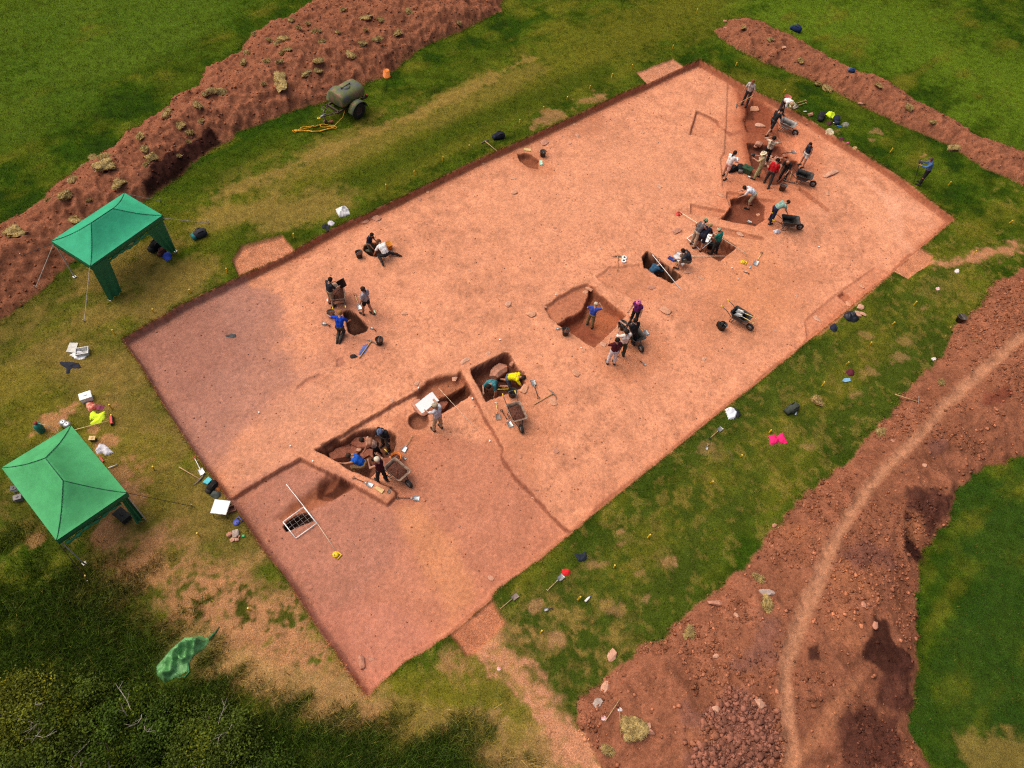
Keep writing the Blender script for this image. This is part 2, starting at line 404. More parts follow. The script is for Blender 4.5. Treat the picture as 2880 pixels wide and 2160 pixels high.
patch([(2360, 1550), (2440, 1510), (2520, 1540), (2560, 1600), (2460, 1590), (2390, 1600)], (0.15, 0.062, 0.048), .6, .3, .3)
patch([(1920, 1980), (2060, 1960), (2190, 2000), (2200, 2150), (1950, 2180)], (0.19, 0.085, 0.066), .55, .4, .4)
patch([(2090, 1890), (2180, 1850), (2190, 1740), (2150, 1720), (2080, 1880)], (0.17, 0.080, 0.064), .5, .4, .3)
# trodden path along the right-hand heap
PATH = [G(p, 0.75) for p in ((3000, 860), (2880, 940), (2800, 1010), (2720, 1080), (2660, 1140), (2590, 1220), (2520, 1290), (2460, 1350), (2420, 1410), (2370, 1490), (2330, 1570), (2290, 1670), (2250, 1760), (2220, 1850), (2210, 1910), (2222, 2000), (2235, 2080), (2240, 2200))]
i = near(PATH, 1.0); pathd = np.full(N, 9.0); d = line_dist(PATH, x[i], y[i]) / 0.19 + 0.45 * n2[i] + 0.4 * n1[i] + .4 * n3[i]; pathd[i] = d
mix(i, sst(1.3 - d * 0.7) * 0.75, (0.42, 0.20, 0.112)); Z[i] -= 0.06 * sst(1.2 - d)
P2 = [G(p, 0.8) for p in ((2240, 2150), (2290, 2090), (2340, 2030), (2370, 1960), (2430, 1900))]
i = near(P2, 1.0); d = line_dist(P2, x[i], y[i]) / 0.35 + 0.5 * n2[i]
mix(i, sst(1.1 - d) * 0.5, (0.40, 0.17, 0.085))
for px in ([(2390, 1620), (2420, 1630)], [(2370, 1740), (2400, 1800)], [(2580, 1440), (2600, 1475)], [(1950, 2080), (1985, 2080)], [(2200, 1480), (2330, 1480)]):
    i, q = zone(px, 0.5, (0.36, 0.14, 0.068), 0.55, 0.8, 0.7)

# ---- the stripped trench
TR_PX = [(343, 954), (393, 1024), (460, 1137), (521, 1232), (577, 1315), (638, 1401), (670, 1440), (738, 1544), (811, 1635), (872, 1735), (950, 1844), (1003, 1926), (1036, 1957), (1053, 1939), (1086, 1909), (1134, 1865), (1199, 1826), (1264, 1783), (1383, 1683), (1398, 1657), (1516, 1575), (1611, 1496), (1676, 1440), (1920, 1245), (2041, 1145), (2111, 1093), (2289, 946), (2436, 824), (2508, 768), (2590, 697), (2688, 614), (2614, 560), (2549, 508), (2462, 451), (2354, 386), (2289, 343), (2202, 291), (2128, 256), (2050, 213), (1968, 167), (1890, 200), (1819, 234), (1754, 260), (1568, 347), (1463, 395), (1351, 443), (1177, 529), (1025, 603), (960, 629), (825, 703), (677, 776), (512, 855), (373, 937)]
TR = [G(p) for p in TR_PX]
sdt = poly_sdf(TR, x, y) + 0.022 * n1 + 0.02 * n4
FLOOR = -0.32
k = sst(sdt / 0.11 + 0.1)
zf = FLOOR + 0.012 * n1 + 0.022 * n2 + 0.012 * n4
Z = Z * (1 - k) + zf * k
kk = sst(sdt / 0.03 + 0.5)
SOIL = np.array((0.60, 0.258, 0.145))
n5 = fbm(u, v, 0.09, 2, 33)
c = SOIL * (1 + 0.12 * n2[:, None] + 0.17 * n1[:, None] + 0.07 * n3[:, None] + 0.10 * n5[:, None] + 0.10 * ns[:, None])
c = c * (1 - 0.30 * sst((n5 - .18) / .25) * sst(n2 * 1.5 + n3 + .45))[:, None]
c = c * (1 - 0.13 * sst((-n1 - 0.20 - 0.5 * n2) / 0.18)[:, None] * sst((-n4 - .1) / .25)[:, None])
T[:] = T * (1 - kk[:, None]) + c * kk[:, None]
soil = np.maximum(soil, kk); lush *= 1 - kk
# topsoil section in the trench sides
i = np.flatnonzero((sdt > -0.03) & (sdt < 0.35))
mix(i, sst((0.24 + 0.10 * n2[i] + 0.06 * n1[i] - sdt[i]) / 0.10) * sst(sdt[i] / 0.02 + 0.3) * 0.75, (0.25, 0.085, 0.045))
# crumbled section soil trodden out over the floor at the foot of the sides
i = np.flatnonzero((sdt > .02) & (sdt < 1.2)); far_side = sst((v[i] * -1 + 6) / 6) + sst((u[i] - 28) / 4)
mix(i, sst((0.55 + 0.35 * n2[i] + .2 * n1[i] - sdt[i]) / 0.55) * 0.55 * np.clip(far_side, .25, 1), (0.34, 0.118, 0.062))
# different subsoils over the floor
def wash(px, col, k, w_=1.2, j=0.8, z=FLOOR, lim=None, ck=0.0):
    P = [G(p, z) for p in px]; i = near(P, 2.0); i = i[sdt[i] > 0.02]
    s = poly_sdf(P, x[i], y[i]) + j * (n2[i] + 0.5 * n3[i] + 0.3 * n1[i])
    q = sst(s / w_ + 0.5); mix(i, q * k, col)
    if ck: crack[i] = np.maximum(crack[i], q * ck)
wash([(343, 954), (700, 770), (800, 900), (840, 1060), (740, 1160), (620, 1300), (520, 1230)], (0.33, 0.158, 0.118), 0.75, 0.7, 0.9)
wash([(350, 954), (660, 780), (740, 900), (700, 1100), (600, 1290), (520, 1230)], (0.33, 0.158, 0.118), 0.6, 1.8, 0.6)
wash([(620, 1290), (560, 1200), (760, 1040), (900, 1010), (900, 1080), (740, 1200)], (0.42, 0.195, 0.135), 0.55, 1.6, 0.9)
wash([(343, 954), (560, 850), (640, 1000), (560, 1120), (480, 1140)], (0.27, 0.115, 0.080), 0.45, 1.6, 0.9)
wash([(620, 1300), (760, 1150), (880, 1080), (1060, 1080), (960, 1200), (860, 1280), (700, 1370)], (0.50, 0.235, 0.145), 0.5, 1.0, 0.6, FLOOR, 0.9)
wash([(650, 1410), (860, 1290), (1000, 1380), (1100, 1420), (1180, 1620), (1120, 1720), (900, 1740)], (0.41, 0.185, 0.128), 0.82, 0.9, 0.6, FLOOR, 0.3)
wash([(860, 1700), (1100, 1640), (1260, 1760), (1060, 1930), (1000, 1900)], (0.48, 0.185, 0.115), 0.65, 1.2, 0.7)
wash([(1180, 1400), (1420, 1260), (1600, 1480), (1400, 1650), (1260, 1560)], (0.42, 0.168, 0.098), 0.6, 1.2, 0.8)
wash([(1120, 1440), (1180, 1420), (1330, 1660), (1260, 1760)], (0.58, 0.25, 0.115), 0.55, 0.7, 0.5)
wash([(1130, 1180), (1240, 1230), (1180, 1420), (1060, 1420), (1120, 1330)], (0.36, 0.125, 0.066), 0.6, 0.8, 0.5)
wash([(645, 1405), (845, 1287), (1010, 1370), (1100, 1420), (1210, 1230), (1416, 1262), (1500, 1395), (1600, 1490), (1390, 1690), (1260, 1783), (1040, 1960), (850, 1700)], (0.43, 0.170, 0.102), 0.72, .6, 0.35)
wash([(860, 1720), (1060, 1660), (1230, 1780), (1040, 1950)], (0.46, 0.185, 0.125), 0.6, .8, 0.5)
wash([(1125, 1430), (1180, 1420), (1330, 1660), (1270, 1740)], (0.55, 0.232, 0.112), 0.6, 0.6, 0.5)
wash([(640, 1410), (850, 1290), (1010, 1380), (1090, 1430), (1120, 1560), (1000, 1700), (850, 1690)], (0.37, 0.165, 0.115), 0.6, .8, 0.5)
wash([(1330, 1080), (1500, 1040), (1560, 1200), (1500, 1330), (1420, 1260)], (0.48, 0.19, 0.10), 0.55, 1.0, 0.8)
wash([(1540, 1440), (1640, 1360), (1720, 1340), (1640, 1430)], (0.40, 0.16, 0.09), 0.4, 1.0, 0.9)
wash([(880, 790), (1010, 760), (1100, 900), (1080, 1000), (920, 1010), (870, 880)], (0.46, 0.19, 0.115), 0.6, 0.9, 0.7)
wash([(1660, 970), (1830, 900), (1880, 1000), (1800, 1080), (1720, 1060)], (0.45, 0.17, 0.085), 0.55, 0.8, 0.7)
wash([(1880, 880), (2120, 720), (2300, 760), (2250, 880), (1990, 990)], (0.46, 0.185, 0.098), 0.65, 1.6, 0.9)
wash([(2040, 230), (2120, 260), (2330, 400), (2300, 560), (2180, 660), (2030, 620)], (0.50, 0.165, 0.082), 0.55, 1.0, 0.7)
wash([(2060, 250), (2130, 290), (2230, 380), (2200, 470), (2100, 480), (2070, 400)], (0.36, 0.105, 0.052), 0.6, 0.6, 0.5)
wash([(2060, 240), (2112, 268), (2190, 312), (2200, 400), (2245, 450), (2250, 495), (2200, 525), (2105, 495), (2090, 400), (2084, 310)], (0.24, 0.072, 0.037), 0.85, 0.4, 0.2)
wash([(1960, 640), (2160, 660), (2260, 900), (2100, 960), (1980, 800)], (0.60, 0.245, 0.122), 0.5, 1.4, 0.8)
wash([(2330, 470), (2480, 560), (2560, 660), (2500, 700), (2400, 590)], (0.66, 0.30, 0.17), 0.6, 0.9, 0.6)
wash([(1300, 600), (1700, 380), (1950, 380), (1900, 560), (1500, 700)], (0.60, 0.265, 0.150), 0.5, 1.6, 1.0)
wash([(1590, 350), (1690, 320), (1700, 370), (1620, 390)], (0.40, 0.155, 0.085), 0.55, 0.5, 0.4)
wash([(1430, 420), (1540, 420), (1570, 490), (1500, 500), (1440, 460)], (0.42, 0.15, 0.07), 0.5, 0.5, 0.4)

# ---- ramps and entrances (bare soil above floor level)
def ramp(px, z0, zfun, col=(0.50, 0.205, 0.108), w_=0.08):
    P = [G(p, z0) for p in px]; i = near(P, 0.6)
    s = poly_sdf(P, x[i], y[i]) + 0.04 * n1[i] + 0.05 * n2[i]; q = sst(s / w_ + 0.3)
    i2 = q > 0; i = i[i2]; q = q[i2]; q = q * (sdt[i] < 0.02) + q * 0 * (sdt[i] >= 0.02)
    Z[i] = Z[i] * (1 - q) + (zfun + 0.012 * n1[i] + 0.01 * n2[i]) * q
    mix(i, q, col); soil[i] = np.maximum(soil[i], q); lush[i] *= 1 - q
ramp([(672, 780), (655, 733), (681, 694), (794, 664), (832, 706)], -0.1, -0.17)
ramp([(1819, 236), (1789, 204), (1893, 165), (1925, 187)], 0, -0.06, (0.50, 0.215, 0.12))
ramp([(1260, 1782), (1307, 1850), (1340, 1845), (1427, 1755), (1383, 1680)], -0.1, -0.16, (0.42, 0.16, 0.082), 0.2)
ramp([(2500, 762), (2551, 789), (2614, 746), (2622, 722), (2584, 697)], -0.1, -0.14)

# ---- excavated features
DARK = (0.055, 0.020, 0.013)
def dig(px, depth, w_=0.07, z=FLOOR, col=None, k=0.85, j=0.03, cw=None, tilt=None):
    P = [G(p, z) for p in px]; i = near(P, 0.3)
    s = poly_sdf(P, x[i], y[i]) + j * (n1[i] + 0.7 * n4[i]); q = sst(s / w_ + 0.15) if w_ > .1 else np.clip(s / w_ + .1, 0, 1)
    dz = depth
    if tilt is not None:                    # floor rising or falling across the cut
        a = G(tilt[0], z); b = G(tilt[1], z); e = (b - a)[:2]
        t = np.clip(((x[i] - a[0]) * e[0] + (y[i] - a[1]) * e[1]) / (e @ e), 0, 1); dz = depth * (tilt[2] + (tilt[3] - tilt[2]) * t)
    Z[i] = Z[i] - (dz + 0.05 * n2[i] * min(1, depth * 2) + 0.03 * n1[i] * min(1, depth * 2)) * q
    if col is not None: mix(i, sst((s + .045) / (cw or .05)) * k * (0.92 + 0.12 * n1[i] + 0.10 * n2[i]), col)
LZ = FLOOR - 0.14
L_PX = [(645, 1405), (740, 1345), (845, 1287), (880, 1305), (947, 1337), (1015, 1373), (1079, 1407), (1088, 1414), (1110, 1395), (1111, 1383), (1091, 1368), (1039, 1344), (990, 1324), (953, 1300), (885, 1265), (931, 1238), (974, 1214), (1027, 1180), (1062, 1162), (1091, 1142), (1174, 1100), (1206, 1069), (1251, 1056), (1283, 1054), (1297, 1044), (1313, 1073), (1331, 1107), (1349, 1139), (1363, 1171), (1381, 1199), (1405, 1237), (1416, 1262), (1413, 1284), (1450, 1340), (1507, 1397), (1546, 1440), (1589, 1483), (1640, 1510), (1400, 1720), (1380, 1780), (1050, 2000), (990, 1990), (610, 1430)]
PL = [G(p, FLOOR) for p in L_PX]
i = near(PL, 0.3); i = i[sdt[i] > 0.08]
s = poly_sdf(PL, x[i], y[i]) + 0.03 * n1[i] + 0.03 * n4[i]
Z[i] -= 0.14 * sst(s / 0.07 + 0.15) * sst((sdt[i] - 0.08) / 0.15)
mix(i, sst((s + .04) / .05) * sst((.13 + .06 * n1[i] - s) / .07) * 0.75, (0.19, 0.064, 0.038))
# ditch hollow and its deeper end, quadrat slot
dig([(760, 1466), (790, 1435), (821, 1407), (860, 1385), (884, 1366), (905, 1335), (940, 1338), (995, 1366), (952, 1407), (900, 1430), (862, 1443), (794, 1474)], 0.16, 0.45, LZ, (0.29, 0.098, 0.044), .85, .06, .3)
dig([(918, 1332), (935, 1337), (1000, 1370), (975, 1385), (930, 1405), (890, 1400), (900, 1360)], 0.22, 0.22, LZ, (0.19, 0.062, 0.034), .75, .05, .2)
patch([(914, 1392), (963, 1358), (986, 1373), (941, 1402)], DARK, .85, .12, .06, LZ - .3)
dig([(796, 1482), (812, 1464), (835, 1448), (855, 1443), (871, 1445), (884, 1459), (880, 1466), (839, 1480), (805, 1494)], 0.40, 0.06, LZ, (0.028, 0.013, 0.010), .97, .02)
# stone pit behind the baulk
dig([(888, 1267), (953, 1303), (990, 1327), (1040, 1347), (1062, 1322), (1082, 1297), (1108, 1272), (1117, 1241), (1113, 1224), (1099, 1211), (1059, 1206), (1020, 1206), (991, 1221), (951, 1245), (905, 1265)], 0.50, 0.16, LZ, (0.105, 0.038, 0.024), .92, .05, .1)
dig([(905, 1275), (953, 1304), (990, 1327), (1035, 1345), (1050, 1310), (1000, 1270), (950, 1258)], 0.16, 0.1, LZ - 0.5, (0.070, 0.026, 0.018), .7)
# long slot, its shelf and the round hole
dig([(1170, 1109), (1180, 1092), (1206, 1070), (1251, 1057), (1283, 1055), (1298, 1046), (1314, 1075), (1328, 1107), (1277, 1143), (1241, 1166), (1200, 1165), (1164, 1141)], 0.22, 0.3, LZ, (0.27, 0.092, 0.045), .85, .06, .15)
dig([(1210, 1133), (1251, 1111), (1309, 1083), (1323, 1111), (1277, 1143), (1241, 1164)], 0.48, 0.08, LZ - 0.1, (0.085, 0.030, 0.018), .94, .03)
dig([(1178 + 29 * math.cos(a), 1183 + 25 * math.sin(a)) for a in np.linspace(0, 6.28, 17)[:-1]], 0.22, 0.12, LZ, (0.150, 0.055, 0.033), .85)
# pit with two kneeling diggers
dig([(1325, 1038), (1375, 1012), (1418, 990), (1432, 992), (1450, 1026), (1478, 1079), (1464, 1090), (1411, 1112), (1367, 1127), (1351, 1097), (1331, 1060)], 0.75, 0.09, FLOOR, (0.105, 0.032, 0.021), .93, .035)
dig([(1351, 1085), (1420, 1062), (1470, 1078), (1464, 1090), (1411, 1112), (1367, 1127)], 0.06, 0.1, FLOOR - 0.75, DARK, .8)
# large square pit
dig([(1652, 795), (1618, 807), (1571, 832), (1530, 862), (1545, 895), (1600, 932), (1640, 900), (1667, 830), (1676, 813)], 0.14, 0.12, FLOOR, (0.34, 0.115, 0.06), .75, .06)
dig([(1662, 806), (1695, 834), (1760, 888), (1744, 903), (1703, 948), (1670, 977), (1600, 932), (1565, 908), (1594, 892), (1640, 866), (1652, 835)], 0.50, 0.10, FLOOR, (0.215, 0.064, 0.032), .9, .05)
i = patch([(1690, 880), (1745, 900), (1703, 945), (1660, 930)], (0.42, 0.135, 0.06), .7, .3, .2, FLOOR - .5)
i = patch([(1600, 925), (1640, 900), (1680, 950), (1670, 970)], (0.19, 0.05, 0.028), .6, .3, .2, FLOOR - .5)
dig([(1676, 778), (1716, 750), (1800, 742), (1889, 797), (1905, 815), (1830, 848), (1790, 843), (1700, 800)], 0.07, 0.1, FLOOR, (0.46, 0.178, 0.092), .5, .06)
# dark slot and the one beyond it
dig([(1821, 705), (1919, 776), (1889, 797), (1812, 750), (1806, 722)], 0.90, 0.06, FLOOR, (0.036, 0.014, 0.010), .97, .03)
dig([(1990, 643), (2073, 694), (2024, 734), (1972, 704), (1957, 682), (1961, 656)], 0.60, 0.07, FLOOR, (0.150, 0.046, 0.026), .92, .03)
dig([(1966, 625), (2060, 646), (2149, 668), (2149, 676), (2060, 664), (1968, 642)], 0.09, 0.05, FLOOR, (0.32, 0.11, 0.058), .7)
# stepped cut with the bending digger, side slot
dig([(2042, 556), (2045, 538), (2072, 541), (2144, 558), (2180, 563), (2186, 576), (2153, 617), (2124, 636), (2058, 624), (2025, 616), (2056, 585)], 0.12, 0.06, FLOOR, (0.44, 0.15, 0.078), .6)
dig([(2056, 560), (2088, 549), (2128, 558), (2151, 579), (2150, 617), (2124, 636), (2058, 624), (2026, 616), (2056, 588)], 0.36, 0.16, FLOOR - .1, (0.125, 0.037, 0.022), .92, .05)
dig([(1943, 573), (2042, 592), (2036, 612), (1941, 601)], 0.13, 0.05, FLOOR, (0.46, 0.17, 0.088), .6)
# stripped strip at the head of the trench
dig([(2046, 232), (2042, 334), (2036, 428), (2025, 446), (2028, 475), (2031, 527), (2060, 536), (2140, 542), (2235, 505), (2252, 440), (2235, 368), (2185, 325), (2120, 272)], 0.08, 0.08, FLOOR, None)
dig([(2098, 301), (2119, 277), (2155, 298), (2176, 309), (2183, 359), (2159, 374), (2098, 374), (2089, 336)], 0.22, 0.3, FLOOR - .1, (0.23, 0.068, 0.035), .85, .06, .3)
patch([(2095, 318), (2118, 312), (2122, 338), (2094, 342)], DARK, .7, .2, .1, FLOOR - .3)
patch([(2030, 368), (2055, 372), (2090, 364), (2088, 378), (2050, 386)], (0.26, 0.085, 0.05), .7, .2, .06, FLOOR - .1)
dig([(2101, 404), (2140, 408), (2189, 413), (2205, 452), (2240, 456), (2245, 484), (2205, 496), (2200, 518), (2171, 521), (2149, 478), (2115, 476)], 0.32, 0.12, FLOOR - .1, (0.110, 0.036, 0.023), .88, .05)
dig([(2183, 330), (2236, 366), (2238, 430), (2200, 412), (2186, 372)], 0.05, 0.05, FLOOR - .1, None)
dig([(1959, 312), (1990, 325), (2017, 340), (2023, 358), (2010, 380), (1975, 386), (1940, 378)], 0.13, 0.06, FLOOR, (0.50, 0.205, 0.112), .35)
DP = [G(p, FLOOR) for p in ((1940, 378), (1959, 312), (1990, 325), (2017, 340), (2023, 358))]; i = near(DP, .4); mix(i, sst(1.3 - line_dist(DP, x[i], y[i]) / .07 + .4 * n1[i]) * .75, (0.24, 0.085, 0.048))
wash([(2500, 530), (2560, 560), (2640, 600), (2620, 640), (2540, 600), (2480, 560)], (0.66, 0.31, 0.19), 0.6, 0.5, 0.4)
WT = [G(p, FLOOR) for p in ((2430, 500), (2500, 560), (2530, 620), (2530, 680), (2560, 700))]; i = near(WT, 1.2); i = i[sdt[i] > .1]; mix(i, sst(1.2 - line_dist(WT, x[i], y[i]) / .38 + .5 * n1[i] + .4 * n2[i]) * .6, (0.70, 0.335, 0.205))
dig([(2250, 525), (2290, 555), (2335, 590), (2330, 596), (2280, 562), (2245, 535)], 0.09, 0.08, FLOOR, (0.28, 0.095, 0.05), .7)
# small pits on the left half
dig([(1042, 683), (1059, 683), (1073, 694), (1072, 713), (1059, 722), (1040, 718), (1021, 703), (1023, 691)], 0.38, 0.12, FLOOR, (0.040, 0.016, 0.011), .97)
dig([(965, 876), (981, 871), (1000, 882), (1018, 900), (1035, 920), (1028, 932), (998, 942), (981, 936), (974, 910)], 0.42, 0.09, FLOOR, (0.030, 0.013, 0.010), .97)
dig([(1455, 434), (1475, 430), (1494, 434), (1515, 451), (1513, 475), (1485, 469), (1462, 452)], 0.26, 0.16, FLOOR, (0.150, 0.044, 0.022), .88, .04)
dig([(945, 1012), (962, 1003), (972, 1024), (948, 1035)], 0.03, 0.04, FLOOR, (0.32, 0.13, 0.085), .7)
dig([(668, 1003), (690, 996), (706, 1010), (700, 1018)], 0.03, 0.1, FLOOR, (0.36, 0.16, 0.11), .5)
dig([(832, 1088), (860, 1066), (900, 1050), (902, 1060), (870, 1075), (840, 1094)], 0.04, 0.06, FLOOR, (0.30, 0.115, 0.072), .55)
# sondage by the right edge
dig([(2458, 752), (2354, 824), (2262, 900), (2268, 955), (2300, 955), (2440, 835), (2515, 768)], 0.05, 0.08, FLOOR, (0.47, 0.182, 0.10), .6)
dig([(2371, 822), (2396, 838), (2376, 851), (2356, 833)], 0.14, 0.05, FLOOR - .05, (0.33, 0.11, 0.06), .7)
patch([(1430, 350), (1440, 340)] + [(1450, 352)], SOIL, 0)

# ---- sample the finished ground
ZG = np.full(NU * NV, -99.0, np.float64); ZG[K] = Z; ZG = ZG.reshape(NU, NV)
def hz(px_, py_):
    a, b = to_uv(px_, py_)
    i = int(np.clip(np.searchsorted(us, a) - 1, 0, NU - 2)); j = int(np.clip(np.searchsorted(vs_, b) - 1, 0, NV - 2))
    fa = (a - us[i]) / (us[i + 1] - us[i]); fb = (b - vs_[j]) / (vs_[j + 1] - vs_[j])
    q = ZG[i:i + 2, j:j + 2]
    if q.min() < -50: return 0.0
    return float((q[0, 0] * (1 - fb) + q[0, 1] * fb) * (1 - fa) + (q[1, 0] * (1 - fb) + q[1, 1] * fb) * fa)
def at(p, dz=0.0):
    """the point of the ground that a photo pixel shows"""
    lo, hi = 1.9, -1.9; prev = None
    for zz in np.linspace(lo, hi, 153):
        q = G(p, zz); d = zz - hz(q[0], q[1])
        if d <= 0:
            if prev is not None and prev[1] - d > 1e-6:
                t = prev[1] / (prev[1] - d); q = prev[0] + (q - prev[0]) * t
            return Vector((q[0], q[1], hz(q[0], q[1]) + dz))
        prev = (q, d)
    q = G(p); return Vector((q[0], q[1], dz))

# ---- meshes: one height field, cut into meadow, trench and heaps
idx = np.full(NU * NV, -1, np.int64); idx[K] = np.arange(N); idx = idx.reshape(NU, NV)
Q = np.stack([idx[:-1, :-1], idx[1:, :-1], idx[1:, 1:], idx[:-1, 1:]], -1).reshape(-1, 4)[:, ::-1]
Q = Q[(Q >= 0).all(1)]
sq = lambda a: a[Q].mean(1)
ft = (sq(sdt) > -0.02); f1 = (sq(sd1) > 0) & ~ft; f2 = (sq(sd2) > 0) & ~ft; f3 = (sq(sd3) > 0) & ~ft
COR = np.stack([x, y, Z], 1)
m_grass = tint_material('meadow_turf', 22.0, 3.0, 0.45, 0.9)
m_floor = tint_material('stripped_subsoil', 9.0, 1.3, 0.20, 0.6, 0.22, crack=True)
m_heap = tint_material('tipped_soil', 11.0, 2.0, 0.30, 0.9, 0.35)
def sub(name, sel, mat, smooth=True):
    q = Q[sel]; used, inv = np.unique(q, return_inverse=True)
    o = fast_mesh(name, COR[used], inv.reshape(-1, 4), [mat], smooth, {'tint': np.clip(T[used], 0.005, 0.9), 'crack': crack[used]})
    o['kind'] = 'structure'; return o
sub('meadow', ~(ft | f1 | f2 | f3), m_grass)
sub('excavation_trench', ft, m_floor, False)
sub('spoil_heap', f1, m_heap)
sub('spoil_heap', f2, m_heap)
sub('spoil_heap', f3, m_heap)
# the field beyond, out to the horizon: a ring round the detailed ground
def ring():
    Vr = np.array([p[:2] for p in view]); c = Vr.mean(0); vs = []; fs = []; n = 24
    edge = []
    for i in range(4):
        for k in range(n): edge.append(Vr[i] + (Vr[(i + 1) % 4] - Vr[i]) * k / n)
    steps = [0.985, 1.15, 1.5, 2.5, 6, 20, 60]; M = len(edge)
    for s_ in steps:
        for e in edge:
            p = c + (e - c) * s_; vs.append((p[0], p[1], -0.02 if s_ > 1 else -0.07))
    for a in range(len(steps) - 1):
        for k in range(M): fs.append((a * M + k, (a + 1) * M + k, (a + 1) * M + (k + 1) % M, a * M + (k + 1) % M))
    V = np.array(vs); tint = np.tile(np.array([[0.034, 0.058, 0.005]]), (len(V), 1))
    return fast_mesh('far_field', V, np.array(fs)[:, ::-1], [m_grass], True, {'tint': tint.astype(np.float32)})
o = ring(); o['kind'] = 'structure'

# ================================================================== PEOPLE
HV = 0.0155
def smin(a, b, k):
    h = np.clip(0.5 + 0.5 * (b - a) / k, 0, 1)
    return b * (1 - h) + a * h - k * h * (1 - h)
def surface_nets(Fd, lo, h):
    S = Fd < 0; nx, ny, nz = Fd.shape
    c = np.zeros((nx - 1, ny - 1, nz - 1, 3), np.float32); cnt = np.zeros((nx - 1, ny - 1, nz - 1), np.int16)
    offs = [(i, j, k) for i in (0, 1) for j in (0, 1) for k in (0, 1)]
    def cut(o): return tuple(slice(a, n - 1 + a) for a, n in zip(o, (nx, ny, nz)))
    for a in offs:
        for ax in range(3):
            if a[ax]: continue
            b = list(a); b[ax] = 1; fa, fb = Fd[cut(a)], Fd[cut(b)]
            cr = (fa < 0) != (fb < 0)
            t = np.where(cr, fa / np.where(cr, fa - fb, 1), 0)
            for q in range(3):
                c[..., q] += np.where(cr, (t if q == ax else a[q]), 0)
            cnt += cr
    act = cnt > 0; ids = np.full(act.shape, -1, np.int64); ids[act] = np.arange(act.sum())
    I = np.argwhere(act); V = (I + c[act] / cnt[act][:, None]) * h + lo
    fs = []
    for ax in range(3):
        sl0 = [slice(1, -1)] * 3; sl0[ax] = slice(0, -1); sl1 = [slice(1, -1)] * 3; sl1[ax] = slice(1, None)
        A, B = S[tuple(sl0)], S[tuple(sl1)]
        e = np.argwhere(A != B); inside = A[A != B]
        e = e + 1; e[:, ax] -= 1
        p, q = [k for k in range(3) if k != ax]
        def cell(dp, dq):
            m = e.copy(); m[:, p] -= dp; m[:, q] -= dq
            return ids[m[:, 0], m[:, 1], m[:, 2]]
        quad = np.stack([cell(1, 1), cell(0, 1), cell(0, 0), cell(1, 0)], 1)
        flip = inside if ax != 1 else ~inside
        quad[~flip] = quad[~flip][:, ::-1]
        fs.append(quad)
    return V, np.concatenate(fs)
def dirv(p, ab, side):
    p = R(p); ab = R(ab)
    return np.array([side * math.sin(ab), math.sin(p) * math.cos(ab), -math.cos(p) * math.cos(ab)])
